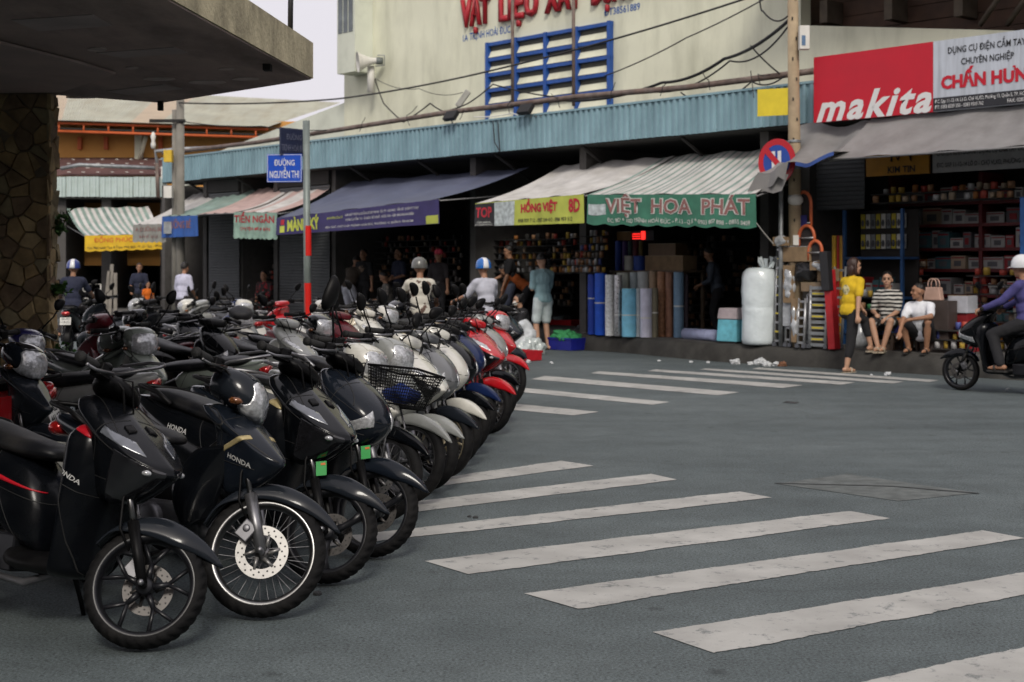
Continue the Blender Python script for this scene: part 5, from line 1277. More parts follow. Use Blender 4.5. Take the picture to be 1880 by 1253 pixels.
# ------------------------------------------------------------------ goods in front of the shops
ZP = .302
def cl(n, c, r=.55, **k): return mat('goods_' + n, c, r, 0, k.pop('var', .14), k.pop('scale', 8), **k)
ROLLG = 'upright rolls in front of the green-awning shop'
def roll(label, px0, px1, ytop, off, m, tie=None, z0=ZP, core=True, nm='fabric_roll', grp=ROLLG):
    off += .52 if grp == ROLLG else 0
    x0, x1 = fs(px0, off), fs(px1, off); r = (x1 - x0) / 2 * .80; c = V(((x0 + x1) / 2, off, z0)); zt_ = fz((px0 + px1) / 2, ytop, off); h = zt_ - z0
    t = thing(nm, c, FR, label, 'roll', grp); rr = random.Random(label)
    prof = [(0, 0), (r * .97, 0), (r, .01), (r * (1 + rr.uniform(-.03, .03)), h * .35), (r * (1 + rr.uniform(-.04, .02)), h * .7), (r * .99, h - .012), (r * .96, h), (r * .3, h), (r * .28, h - .03), (0, h - .03)]
    part('roll', MB().lathe(prof, c, 'z', 18), m, t)
    if tie is not None: part('string', MB().lathe([(r * 1.01, -.012), (r * 1.03, 0), (r * 1.01, .012)], c + V((0, 0, h * tie)), 'z', 18), WHTP, t)
    if core: part('core_tube', MB().lathe([(r * .27, h - .03), (r * .27, h + .004), (r * .2, h + .004), (r * .2, h - .03)], c, 'z', 12), mat('card_tube', (.24, .17, .10), .8), t)
BL1, BL2 = cl('navy', (.015, .055, .38)), cl('royal', (.015, .10, .62))
roll('dark blue roll, leftmost in the shop front row', 1080, 1095, 504, .35, BL1, .60)
roll('broad royal blue roll tied with white string', 1093, 1113, 502, .30, BL2, .52)
roll('white printed roll between the blue and the silver ones', 1112, 1128, 505, .22, cl('printed', (.74, .76, .76), var=.25, scale=30), None)
roll('silver foil roll with wrinkled shiny surface', 1128, 1142, 505, .22, mat('foil', (.45, .45, .46), .3, .8, .3, 25, .6, 40), .35)
roll('short bright cyan roll at the pavement edge', 1143, 1168, 530, .18, cl('cyan', (.22, .58, .78)), .45)
roll('thin pale grey roll right of the cyan one', 1168, 1177, 530, .26, cl('palegrey', (.46, .51, .53)), .45)
roll('lavender white roll beside the thin grey one', 1176, 1197, 530, .24, cl('lavender', (.60, .60, .72)), .4)
roll('olive beige roll right of the lavender one', 1196, 1208, 529, .35, cl('olive', (.20, .18, .12)), .5)
roll('pale mint roll standing behind the silver one', 1133, 1156, 501, .60, cl('mint', (.52, .55, .48)), None)
roll('pale blue-grey roll standing behind the cyan one', 1157, 1171, 500, .62, cl('bluegrey', (.42, .48, .50)), None)
roll('light grey roll behind the lavender one', 1171, 1192, 499, .62, cl('lightgrey', (.46, .49, .49)), None)
roll('tan roll in the back row beside the brown checked one', 1192, 1207, 498, .66, cl('tan', (.36, .25, .16)), None)
BRC = cl('brown', (.34, .17, .09), var=.35, scale=18)
roll('brown checked roll in the back row', 1207, 1222, 499, .62, BRC, None); roll('reddish brown roll in the back row', 1222, 1236, 500, .62, cl('redbrown', (.27, .13, .08), var=.3), None)
roll('slate blue roll at the end of the back row', 1237, 1255, 500, .62, cl('slate', (.17, .28, .40)), .48)
roll('thin plum roll standing just inside the shop', 1255, 1264, 504, .8, cl('plum', (.06, .045, .06)), None)
# low table behind them carrying shorter rolls
tb = thing('display_table', (fs(1190, 1.5), 1.5, ZP), FR, 'plain table behind the rolls carrying more goods', 'table')
zt2 = fz(1190, 497, 1.5); xa, xb = fs(1128, 1.5), fs(1262, 1.5)
part('top', MB().bx(xa, xb, 1.36, 2.1, zt2 - .04, zt2), cl('board', (.12, .085, .055)), tb)
for x in (xa + .05, xb - .05):
    for y in (1.45, 2.0): part('leg', MB().bx(x - .03, x + .03, y - .03, y + .03, ZP, zt2 - .04), MATS['goods_board'], tb)
for lab, a, b, y, c in (('tall blue roll on the table', 1130, 1142, 443, (.015, .05, .30)), ('purple roll on the table', 1143, 1153, 443, (.06, .025, .14)), ('dark green roll on the table', 1153, 1162, 443, (.02, .05, .05)), ('dark red roll on the table', 1162, 1172, 443, (.13, .02, .03)), ('dull gold roll on the table', 1173, 1181, 443, (.13, .09, .02))):
    roll(lab, a, b, y, 1.62, cl(lab[:9], c), None, zt2, True, 'small_roll', 'short rolls on the display table')
for lab, a, b, y, c in (('white drum at the front of the table', 1147, 1164, 470, (.42, .42, .38)), ('blue drum at the front of the table', 1164, 1184, 470, (.02, .06, .30))):
    roll(lab, a, b, y, 1.46, cl(lab[:9], c), None, zt2, False, 'small_roll', 'short rolls on the display table')
def crate(label, px0, px1, y0, y1, off, m, d=.3, z0=None, name='cardboard_box', cat='box', rot=0, flaps=True, grp=None, tape=None):
    x0, x1 = fs(px0, off), fs(px1, off); za = fz((px0 + px1) / 2, y1, off) if z0 is None else z0; zb_ = za + fz((px0 + px1) / 2, y0, off) - fz((px0 + px1) / 2, y1, off)
    t = thing(name, ((x0 + x1) / 2, off + d / 2, za), FR, label, cat, grp); part('body', MB().bx(x0, x1, off, off + d, za, zb_), m, t, bev=.008)
    if flaps: part('flap_seam', MB().bx(x0 - .001, x1 + .001, off - .002, off + d * .5, zb_ - .002, zb_ + .004), tape or mat('packing_tape', (.34, .27, .16), .35), t)
    return t
CARD = cl('cardboard', (.24, .165, .095), .85, var=.2)
crate('plain cardboard box on the table behind the rolls', 1184, 1254, 470, 497, 1.45, CARD, .4, zt2)
crate('open brown carton of goods stacked on top of the table', 1190, 1240, 448, 470, 1.5, cl('carton_dark', (.13, .075, .035)), .35, None)
crate('amber box on the shelf beside the red light sign', 1132, 1158, 426, 442, 1.9, cl('amberbox', (.20, .10, .02)), .3)
led = thing('red_light_sign', fp(1178, 440, 1.35), FR, 'small glowing red light sign hanging in the green-awning shop', 'sign')
part('case', rect(1160, 1200, 424, 442, 1.36, .04, 1178), INKK, led)
LEDM = mat('led_red', (.9, .02, .015), .4, 0, 0, emit=1.6)
for k, (a, b) in enumerate(((1161, 1175), (1161, 1175), (1161, 1175))): part('light_bar', rect(a, b, 429 + 4.2 * k, 430.6 + 4.2 * k, 1.345, .01, 1178), LEDM, led)
part('light_panel', rect(1177, 1184, 425, 440, 1.345, .01, 1178), LEDM, led)
# lying roll, foam box, bubble wrap
q = V((fs(1252, .75), .85, ZP + .10)); q2 = V((fs(1318, .55), .55, ZP + .10))
solo('vinyl_roll', MB().tube([q, q2], .10, 18), cl('lilac', (.42, .46, .66), .35), (q.x, q.y, ZP), FR, 'lilac vinyl roll lying on the pavement', 'roll')
fb = thing('foam_cooler', (fs(1334, .25), .35, ZP), FR, 'turquoise foam box with a pink lid beside the bubble wrap', 'box')
zt_ = fz(1334, 587, .2); zl = fz(1334, 566, .2)
part('tub', MB().poly([(fs(1315, .2), .2, ZP + .03), (fs(1352, .2), .2, ZP + .03), (fs(1352, .2), .2, zt_), (fs(1318, .2), .2, zt_)], (0, .34, 0)), cl('turquoise', (.17, .55, .66), .7, dirt='#3b5a60', dirt_amt=.5), fb, bev=.012)
part('lid', MB().poly([(fs(1317, .2), .185, zt_ + .003), (fs(1353, .2), .185, zt_ + .003), (fs(1353, .2), .185, zl), (fs(1320, .2), .185, zl)], (0, .37, 0)), cl('pinklid', (.52, .44, .45), .7), fb, bev=.02)
part('foot', MB().bx(fs(1318, .2), fs(1350, .2), .22, .5, ZP, ZP + .03), NEARBLK, fb)
BUB = mat('bubble_wrap', (.68, .75, .77), .2, 0, .06, 5, .9, 15, .8)
def bub(label, px0, px1, y0, y1, off):
    x0, x1 = fs(px0, off), fs(px1, off); r = (x1 - x0) / 2 * .83; c = V(((x0 + x1) / 2, off + .1, ZP)); h = fz((px0 + px1) / 2, y0, off) - ZP
    t = thing('bubble_wrap_roll', c, FR, label, 'roll'); mb = MB().lathe([(0, 0), (r * .9, 0), (r, .04), (r * .98, h * .3), (r * 1.0, h * .45), (r * .94, h * .50), (r * 1.02, h * .56), (r, h * .8), (r * .96, h * .95), (r * .7, h), (0, h)], c, 'z', 40)
    me = subd(mb.mesh('w', ORG[t.name]), 1)
    for v in me.vertices:
        k = mnoise.noise(V((v.co.x * 4, v.co.y * 4, v.co.z * 9))) * .02 + mnoise.noise(v.co * 16) * .006; v.co += V((v.co.x, v.co.y, 0)).normalized() * k if v.co.xy.length > .01 else V((0, 0, 0))
    put('wrapped_roll', me, BUB, t, ID4); tf = MB(); rr = random.Random(5)
    for k in range(9):
        a = 2 * math.pi * k / 9; p0 = c + V((r * .5 + math.cos(a) * .06, math.sin(a) * .06, h - .01)); tf.add([p0, p0 + V((math.cos(a) * .10, math.sin(a) * .08, .10 + rr.random() * .1)), p0 + V((math.cos(a + .8) * .12, math.sin(a + .8) * .1, .08 + rr.random() * .12)), p0 + V((math.cos(a + .6) * .05, math.sin(a + .6) * .05, .0))], [(0, 1, 2, 3)])
    part('plastic_tuft', tf, BUB, t)
bub('big upright roll of bubble wrap at the pavement edge', 1356, 1421, 491, 628, .12)
# aluminium ladders and wrapped goods round the pole
ALU = mat('ladder_aluminium', (.44, .45, .46), .35, .7, .12, 6); LTAG = mat('ladder_yellow_tag', (.55, .45, .05), .5); FEET = mat('ladder_feet', (.10, .105, .12), .6); FILM = mat('wrapped_film', (.40, .42, .44), .25, .1, .2, 12, .6, 20, .5)
def ladder(label, px0, px1, y0, off, nr, lean=.06, z0=ZP, tagm=None, wrap=False, tele=False):
    x0, x1 = fs(px0, off), fs(px1, off); h = fz((px0 + px1) / 2, y0, off) - z0; c = V(((x0 + x1) / 2, off, z0)); t = thing('ladder', c, FR, label, 'ladder', 'aluminium ladders by the pole')
    dy = h * lean
    for x in (x0 + .02, x1 - .02):
        pts = [(x, off, z0), (x, off + dy, z0 + h)]
        part('rail', MB().tube(pts, [.024, .018] if not tele else [.034, .02], 8), ALU, t); part('foot', MB().box((x, off, z0 + .03), (.06, .06, .06)), FEET, t)
    for k in range(nr):
        f = (k + .6) / nr; part('rung', MB().box(((x0 + x1) / 2, off + dy * f, z0 + h * f), (x1 - x0 - .03, .035, .035 if not tele else .05)), ALU if not tele else GPIPE, t)
        if tagm and k % 2: part('label', MB().box(((x0 + x1) / 2, off + dy * f - .022, z0 + h * f), ((x1 - x0) * .6, .006, .028)), LTAG, t)
    if wrap: part('film', MB().bx(x0 - .01, x1 + .01, off - .03, off + .01, z0 + h * .25, z0 + h * .78), FILM, t)
ladder('tall aluminium ladder with yellow labels nearest the bubble wrap', 1420, 1438, 452, .15, 11, .05, tagm=True)
ladder('film-wrapped aluminium ladder, second beside the pole', 1440, 1453, 485, .12, 7, .05, wrap=True); ladder('narrow aluminium step ladder below the black bag', 1462, 1478, 548, .05, 6, .05)
ladder('folded telescopic ladder with many yellow labels', 1484, 1518, 525, .08, 11, .04, tagm=True, tele=True); ladder('leaning aluminium ladder behind the woman in yellow', 1522, 1546, 490, .35, 9, .10)
ladder('slim ladder leaning behind the telescopic one', 1478, 1487, 500, .2, 8, .05)
crate('cardboard box wrapped in film on top of the ladders', 1431, 1487, 453, 481, .12, CARD, .35, tape=FILM); crate('cardboard box beside the black bag', 1500, 1524, 494, 517, .15, CARD, .25); crate('cardboard box under the black bag', 1470, 1506, 519, 536, .12, cl('card2', (.22, .16, .10)), .25)
bg = thing('black_bag', fp(1478, 515, .1), FR, 'crumpled black plastic bag between the cardboard boxes', 'bag'); c = fp(1478, 500, .2)
me = subd(MB().ball(c, (.26, .15, .17), 14).mesh('b', ORG[bg.name]), 1)
puff(me, lambda c: mnoise.noise(c * 9) * .05)
put('bag', me, mat('black_polythene', (.02, .02, .022), .2, 0, .2, 8, .6, 14), bg, ID4)
solo('tool_case', MB().box((0, 0, .62), (.13, .16, 1.25), Mx.Rotation(-.08, 3, 'Y')), cl('casered', (.42, .02, .025), .4), (0, 0, 0), FR @ T((fs(1527, .1), .1, ZP)), 'long red and black tool case leaning behind the woman in yellow', 'case', bev=.012)
solo('tool_case', MB().box((0, 0, .3), (.15, .12, .62), Mx.Rotation(-.08, 3, 'Y')), cl('caseblk', (.02, .02, .022), .4), (0, 0, 0), FR @ T((fs(1519, .05), .02, ZP + .92)), 'black packaged tool standing on the red case', 'case', bev=.012)
solo('plastic_bag', MB().lathe([(0, 0), (.16, 0), (.2, .1), (.16, .34), (.05, .42), (0, .42)], (0, 0, 0), 'z', 12), FILM, (0, 0, 0), FR @ T((fs(1572, .7), .8, ZP)), 'clear plastic bag of goods behind the woman in yellow', 'bag')
for k, (px, y0, y1) in enumerate(((1475, 353, 448), (1481, 415, 452), (1497, 443, 478))):
    off = .3 - .08 * k; c0 = fp(px, y1, off); w = fs(px + (14 if k < 2 else 12), off) - fs(px - (14 if k < 2 else 12), off); h = fz(px, y0, off) - c0.z
    t = thing('hand_trolley_frame', c0, FR, ['tall orange hoop frame with dark back standing highest by the pole', 'double orange hoop frame in the middle by the pole', 'small orange hoop frame on top of the cardboard'][k], 'frame', 'orange hoop frames by the pole')
    pts = [c0 + V((-w / 2, 0, 0))] + [c0 + V((-math.cos(a) * w / 2, 0, h - w * .62 + math.sin(a) * w * .62)) for a in [math.pi * i / 12 for i in range(13)]] + [c0 + V((w / 2, 0, 0))]
    part('hoop', MB().tube(pts, .028, 8), cl('orange', (.52, .12, .045), .5), t); part('backing', MB().poly([p + V((0, .02, 0)) for p in pts], (0, .012, 0)), mat('dark_mesh', (.03, .025, .025), .8), t)
    part('cross_bar', MB().tube([c0 + V((-w / 2, -.02, h * .4)), c0 + V((w / 2, -.02, h * .4))], .012, 6), ALU, t)
    if k == 0: part('label', MB().bx(c0.x - .09, c0.x + .09, off - .035, off - .03, c0.z + h * .28, c0.z + h * .55), cl('tagblue', (.03, .03, .16)), t)
# coloured tubes
for k, (a, b, c) in enumerate(((1527, 1536, (.55, .33, .02)), (1536, 1541, (.40, .02, .02)), (1541, 1547, (.42, .22, .02)))):
    roll(['yellow plastic tube standing inside the tool shop', 'red plastic tube standing inside the tool shop', 'amber plastic tube standing inside the tool shop'][k], a, b, 433, 1.0, cl('tube%d' % k, c, .4), None, ZP, False, 'plastic_tube', 'coloured tubes in the tool shop')
# ---- tool shop shelves
sh_ = thing('shelf_unit', (fs(1600, 2.6), 2.6, ZP), FR, 'deep red-edged shelf unit full of boxed tools in the tool shop', 'shelves')
xa, xb = fs(1640, 2.6), fs(1990, 2.6); SHR = cl('shelfred', (.12, .012, .014), .5)
ZL = [fz(1740, y, 2.6) for y in (640, 588, 540, 494, 456, 412, 372)]
for z in ZL: part('shelf', MB().bx(xa, xb, 2.5, 3.2, z - .05, z), SHR, sh_)
for x in (xa, (xa + xb) / 2, xb): part('upright', MB().bx(x - .03, x + .03, 2.5, 3.2, ZP, fz(1740, 320, 2.6)), SHR, sh_)
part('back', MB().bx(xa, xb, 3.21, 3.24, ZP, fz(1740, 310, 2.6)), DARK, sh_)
rr = random.Random(11); BXM = [cl('bx%d' % i, c, .6) for i, c in enumerate([(.33, .33, .32), (.40, .40, .38), (.24, .015, .02), (.30, .12, .03), (.10, .10, .11), (.36, .28, .20), (.05, .12, .14)])]
ORD = 'first second third fourth fifth sixth seventh eighth ninth tenth eleventh twelfth thirteenth fourteenth fifteenth sixteenth seventeenth eighteenth nineteenth twentieth twenty-first twenty-second'.split()
names = ['white', 'pale', 'red', 'orange', 'dark', 'tan', 'teal']; lvl = ['lowest', 'second', 'third', 'fourth', 'fifth', 'sixth', 'top']
for i, z in enumerate(ZL):
    x = xa + .06; nb = -1
    while x < xb - .3:
        nb += 1; w = rr.uniform(.13, .36); h = rr.uniform(.16, min(.40, (ZL[i + 1] if i < 6 else z + .4) - z - .08)); k = rr.choice([0, 0, 0, 1, 1, 2, 3, 4, 5, 6] if i < 6 else [0, 1, 4, 0, 2]); t = thing('tool_box', (x + w / 2, 2.7, z), FR, names[k] + ' boxed tool, ' + ORD[nb] + ' from the left on the ' + lvl[i] + ' tool shop shelf', 'box', 'boxed tools on the tool shop shelves')
        yo = 2.50 + rr.uniform(0, .12)
        part('carton', MB().bx(x, x + w, yo, yo + .4, z + .002, z + h), BXM[k], t)
        part('printed_picture', MB().bx(x + w * .22, x + w * .72, yo - .004, yo - .001, z + h * .2, z + h * .62), BXM[4] if k != 4 else BXM[2], t); part('printed_band', MB().bx(x + .01, x + w - .01, yo - .004, yo - .001, z + h * .8, z + h * .9), BXM[2] if k != 2 else BXM[0], t)
        x += w + rr.uniform(.0, .05)
# blue rack with small hanging packs, at the left of the tool shop
br = thing('blue_rack', (fs(1600, 1.5), 1.5, ZP), FR, 'blue steel rack of small packed parts at the left of the tool shop', 'rack'); xa, xb = fs(1549, 1.4), fs(1655, 1.4); BLR = cl('rackblue', (.02, .075, .20), .5)
for x in (xa, xb): part('upright', MB().bx(x - .025, x + .025, 1.4, 1.45, ZP, fz(1600, 385, 1.4)), BLR, br)
for y in (472, 545, 610): z = fz(1600, y, 1.4); part('shelf', MB().bx(xa, xb, 1.38, 1.95, z - .04, z), BLR, br)
part('pegboard', MB().bx(xa, xb, 1.9, 1.93, ZP, fz(1600, 385, 1.4)), DARK, br)
z = fz(1600, 470, 1.4)
for k in range(18):
    x = xa + .08 + .068 * (k % 9) * 1.45; zz_ = z + .12 + .34 * (k // 9); t = thing('hanging_pack', (x, 1.82, zz_), FR, ['yellow', 'clear', 'grey'][k % 3] + ' pack hanging ' + ORD[k % 9] + ' in the ' + ['lower', 'upper'][k // 9] + ' row of the blue rack', 'pack', 'packs on the blue rack')
    part('card', MB().bx(x - .04, x + .04, 1.84, 1.845, zz_, zz_ + .24), [LTAG, WHTP, GPIPE][k % 3], t); part('blister', MB().ball((x, 1.83, zz_ + .09), (.03, .02, .06), 8), BXM[4], t)
for k in range(7):
    x = xa + .06 + k * .135; crate(['white', 'orange', 'red', 'grey', 'green', 'blue', 'pale'][k] + ' carton on the middle shelf of the blue rack', 0, 0, 0, 0, 1.45, CARD) if False else None
    m = [BXM[0], BXM[3], BXM[2], BXM[1], BXM[6], BXM[6], BXM[1]][k]; zq = fz(1600, 545, 1.4) + .001; t = thing('small_carton', (x, 1.5, zq), FR, ['pale first', 'orange', 'red', 'white fourth', 'teal fifth', 'teal sixth', 'white last'][k] + ' carton on the middle shelf of the blue rack', 'box', 'cartons on the blue rack')
    part('body', MB().bx(x - .055, x + .055, 1.42, 1.7, zq, zq + .22 + .05 * (k % 3)), m, t); part('flap_seam', MB().bx(x - .05, x + .05, 1.415, 1.418, zq + .16, zq + .19), BXM[2] if m is not BXM[2] else BXM[0], t)
# blue cabinet edge at the right border
solo('blue_cabinet', MB().bx(fs(1872, .9), fs(1930, .9), .9, 1.4, ZP, fz(1872, 362, .9)), cl('cabinetblue', (.02, .12, .38), .4), (fs(1872, .9), .9, ZP), FR, 'tall bright blue cabinet at the right end of the tool shop', 'cabinet', bev=.01)
# boxes near the seated pair
crate('white carton with red tool picture behind the squatting man', 1740, 1776, 530, 562, .75, cl('boxw', (.45, .46, .50)), .3, fz(1750, 575, .75)); crate('red carton stack under the white carton', 1700, 1776, 562, 640, .78, BXM[2], .35, ZP)
crate('orange box on the low stand beside the seated woman', 1641, 1654, 584, 597, .42, cl('boxo', (.55, .15, .02)), .2); crate('purple and blue box under the orange one', 1641, 1654, 597, 612, .42, cl('boxp', (.05, .06, .30)), .2); crate('lime green box on the low stand', 1655, 1665, 597, 612, .42, cl('boxg', (.18, .50, .08)), .2)
st = thing('low_stand', (fs(1653, .45), .5, ZP), FR, 'low wooden stand carrying three small boxes', 'stand'); zz_ = fz(1650, 612, .42)
part('top', MB().bx(fs(1636, .42), fs(1668, .42), .40, .72, zz_ - .03, zz_ - .002), cl('standwood', (.10, .07, .05)), st)
for x in (fs(1638, .42), fs(1666, .42)):
    for y in (.43, .69): part('leg', MB().bx(x - .02, x + .02, y - .02, y + .02, ZP, zz_ - .03), MATS['goods_standwood'], st)
hb_ = thing('handbag', fp(1714, 552, .55), FR, 'pale pink handbag with round handles behind the squatting man', 'handbag'); c = fp(1714, 552, .55)
part('body', MB().poly([(c.x - .15, .5, c.z), (c.x + .15, .5, c.z), (c.x + .12, .5, c.z + .20), (c.x - .12, .5, c.z + .20)], (0, .11, 0)), cl('bagpink', (.50, .33, .26), .5), hb_, bev=.015)
for y in (.51, .60): part('handle', MB().tube([(c.x - .07, y, c.z + .19)] + [(c.x - math.cos(a) * .07, y, c.z + .25 + math.sin(a) * .08) for a in [math.pi * i / 8 for i in range(9)]] + [(c.x + .07, y, c.z + .19)], .009, 6), MATS['goods_bagpink'], hb_)
solo('side_table', MB().bx(fs(1690, .5), fs(1742, .5), .48, .74, ZP, c.z - .002), cl('tabledark', (.06, .045, .04)), (c.x, .6, ZP), FR, 'dark cabinet carrying the pink handbag', 'cabinet', bev=.006)
# tins and small goods pyramid, and dim stock in the other shops
CANS = [cl('can%d' % i, c, .4) for i, c in enumerate([(.42, .42, .42), (.40, .06, .04), (.08, .10, .30), (.45, .30, .05), (.15, .13, .12), (.30, .30, .32), (.30, .16, .08)])]
def stock(label, px0, px1, y0, y1, off, dens, mats, seed, nm='stock_of_tins', slant=0, r=.045):
    """one dense display of tins and packs, each a few pixels across"""
    q = random.Random(seed); mb = MB(); xa, xb = fs(px0, off), fs(px1, off); za, zb_ = fz((px0 + px1) / 2, y1, off), fz((px0 + px1) / 2, y0, off); nz = max(1, int((zb_ - za) / .14)); nx = max(1, int((xb - xa) / (2.2 * r)))
    for j in range(nz):
        for i in range(nx):
            if q.random() > dens or (i / nx < slant * j / nz): continue
            x = xa + (i + .5) * (xb - xa) / nx; z = za + j * .14; h = q.uniform(.07, .12); rr_ = r * q.uniform(.7, 1.0)
            mb.lathe([(0, 0), (rr_, 0), (rr_, h), (rr_ * .85, h + .008), (0, h + .008)], (x, off + q.uniform(0, .06) + .14 * (1 - j / nz) * -1, z), 'z', 8, q.randrange(len(mats)))
        mb.bx(xa + (xb - xa) * slant * j / nz, xb, off - .18, off + .12, za + j * .14 - .02, za + j * .14 - .004, len(mats))
    return stuff(solo(nm, mb, list(mats) + [NEARBLK], (xa, off, za), FR, label, 'stock'))
stock('stepped display of paint tins beside the green-awning shop', 1050, 1118, 420, 500, 1.0, .93, CANS, 1, slant=.5)
stock('packed small bottles below the tins', 1046, 1108, 470, 500, .9, .95, CANS[:1] + CANS[5:], 2, r=.04)
stock('dim hanging stock in the shop behind the blue helmet', 880, 950, 430, 540, 2.2, .6, [CANS[4], CANS[6], CANS[0], NEARBLK], 3); stock('dim racks of parts under the purple awning', 700, 850, 430, 560, 2.6, .5, [CANS[4], NEARBLK, CANS[6], CANS[1]], 4)
stock('dim stock on the back wall under the yellow banner', 960, 1060, 425, 560, 3.4, .4, [CANS[4], NEARBLK, CANS[6]], 5); stock('dim stock deep in the green-awning shop', 1255, 1400, 420, 600, 3.2, .4, [CANS[4], NEARBLK, CANS[6]], 6)
stock('shelf of dim parts at the back of the mint-banner shop', 440, 505, 440, 560, 2.2, .5, [CANS[4], NEARBLK, CANS[1]], 7); stock('small packs on the tool shop counter', 1575, 1650, 520, 545, 1.3, .9, CANS[:6], 8, r=.05); stock('coloured packs stacked by the seated woman', 1580, 1640, 548, 600, 1.2, .9, [CANS[6], CANS[2], cl('cang', (.05, .2, .08))], 9, r=.05)
stock('small colourful packs on a tray by the squatting man', 1722, 1782, 575, 640, .60, .95, [CANS[1], CANS[2], CANS[3], CANS[0], cl('canteal', (.04, .2, .22))], 10, r=.05)
WARM = [CANS[6], CANS[3], CANS[1], CANS[0], BXM[5], BXM[3]]
stock('hanging blister packs along the top of the tool shop', 1610, 1868, 332, 368, 1.7, .75, WARM, 12, r=.06); stock('small warm-coloured packs stacked at the right of the tool shop', 1785, 1868, 480, 640, 1.5, .85, WARM, 13, r=.06)
stock('packed hardware on the counter behind the seated woman', 1560, 1700, 470, 520, 2.1, .9, WARM, 14, r=.055); stock('bottles and tins low in the tool shop', 1660, 1760, 560, 640, 1.0, .9, WARM + CANS, 15, r=.05)
stock('tubes and tins hanging at the back of the yellow-banner shop', 880, 1060, 425, 500, 2.0, .55, WARM + [NEARBLK], 16, r=.05)
def bundle(label, px0, px1, y0, y1, off, seed):
    x0, x1 = fs(px0, off), fs(px1, off); za, zb_ = fz((px0 + px1) / 2, y1, off), fz((px0 + px1) / 2, y0, off); c = V(((x0 + x1) / 2, off, (za + zb_) / 2))
    t = thing('wrapped_bundle', (c.x, c.y, za), FR, label, 'bundle', 'film-wrapped bundles by the pole'); me = subd(MB().bx(x0, x1, off - .06, off + .10, za, zb_).mesh('w', ORG[t.name]), 4); puff(me, lambda q: .03 * mnoise.noise(q * 9 + V((seed, 0, 0))) + .012 * mnoise.noise(q * 26))
    put('film', me, FILM, t, ID4); part('contents', MB().bx(x0 + .02, x1 - .02, off - .02, off + .05, za + .03, zb_ - .03), CARD, t)
bundle('film-wrapped bundle of rods left of the black bag', 1437, 1458, 484, 560, .06, 1); bundle('film-wrapped parts above the telescopic ladder', 1486, 1522, 478, 500, .05, 2); bundle('film-wrapped tube bundle at the foot of the pole', 1452, 1464, 545, 632, .03, 3); bundle('crumpled clear film on top of the post', 1418, 1448, 432, 455, .05, 4)
# crates and bags on the road by the kerb
def tub(label, px, py, w, d, h, m, rot=0, nm='plastic_crate'):
    p = gp(px, py); Q_ = T(p) @ Rz(FA + rot); t = thing(nm, (0, 0, 0), Q_, label, 'crate'); mb = MB()
    for x0, x1, y0, y1 in ((-w / 2, w / 2, -d / 2, -d / 2 + .02), (-w / 2, w / 2, d / 2 - .02, d / 2), (-w / 2, -w / 2 + .02, -d / 2 + .02, d / 2 - .02), (w / 2 - .02, w / 2, -d / 2 + .02, d / 2 - .02)):
        part('side', MB().bx(x0, x1, y0, y1, .01, h), m, t)
    part('base', MB().bx(-w / 2 + .02, w / 2 - .02, -d / 2 + .02, d / 2 - .02, .0, .02), m, t); rim = MB()
    for x0, x1, y0, y1 in ((-w / 2 - .015, w / 2 + .015, -d / 2 - .015, -d / 2 - .001), (-w / 2 - .015, w / 2 + .015, d / 2 + .001, d / 2 + .015)): rim.bx(x0, x1, y0, y1, h - .035, h + .004)
    part('rim', rim, m, t)
    return t
tub('low red plastic crate on the road by the man in teal', 962, 662, .50, .36, .17, cl('crred', (.42, .012, .02), .4)); tub('blue plastic crate on the road heaped with a green net', 1042, 643, .62, .42, .24, cl('crblue', (.01, .015, .20), .4)); tub('large red crate on the pavement edge behind the blue one', 1040, 622, .7, .4, .42, MATS['goods_crred'])
def heap(label, px, py, r, m, seed, nm='plastic_bag', h=1.0, z=0, sc=7, amp=.35, cat='bag', lift=0):
    p = gp(px, py); t = MB().ball((0, 0, 0), (r, r * .8, r * h), 16); me = subd(t.mesh('h'), 2)
    for v in me.vertices:
        n = mnoise.noise(v.co * (sc / r * .25) + V((seed * 3.1, 0, 0))) + .5 * mnoise.noise(v.co * (sc / r * .6) + V((seed, 5, 0))); v.co *= 1 + amp * n; v.co.z = max(v.co.z, -r * h * .55)
    o = put(nm, me, m, None, T(p + V((0, 0, r * h * .55 + lift)))); tag(o, label, cat); return o
PBAG = mat('pale_polythene', (.45, .50, .49), .3, 0, .2, 9, .7, 16, .5); PWHT = mat('white_sack', (.50, .53, .55), .5, 0, .2, 9, .5, 20); NETG = mat('green_net', (.04, .26, .09), .8, 0, .35, 40, .6, 60)
heap('white woven sack beside the blue-helmet rider', 955, 650, .33, PWHT, 1, h=1.1); heap('pale clear plastic bag of goods in front of the white sack', 966, 656, .22, PBAG, 2, h=.8); heap('second clear plastic bag by the man in teal', 979, 651, .24, PBAG, 3, h=.9); heap('crumpled green net spilling over the blue crate', 1040, 643, .30, NETG, 4, 'green_net', .45, cat='net', lift=.17, amp=.5)
heap('black plastic sack behind the blue crate', 1066, 632, .2, MATS['black_polythene'], 5, h=1.2)
heap('grey tray of goods on the large red crate', 1030, 622, .22, mat('tray_grey', (.14, .17, .18), .5, 0, .3, 20), 6, 'tray_of_goods', .3, cat='tray', lift=.42)
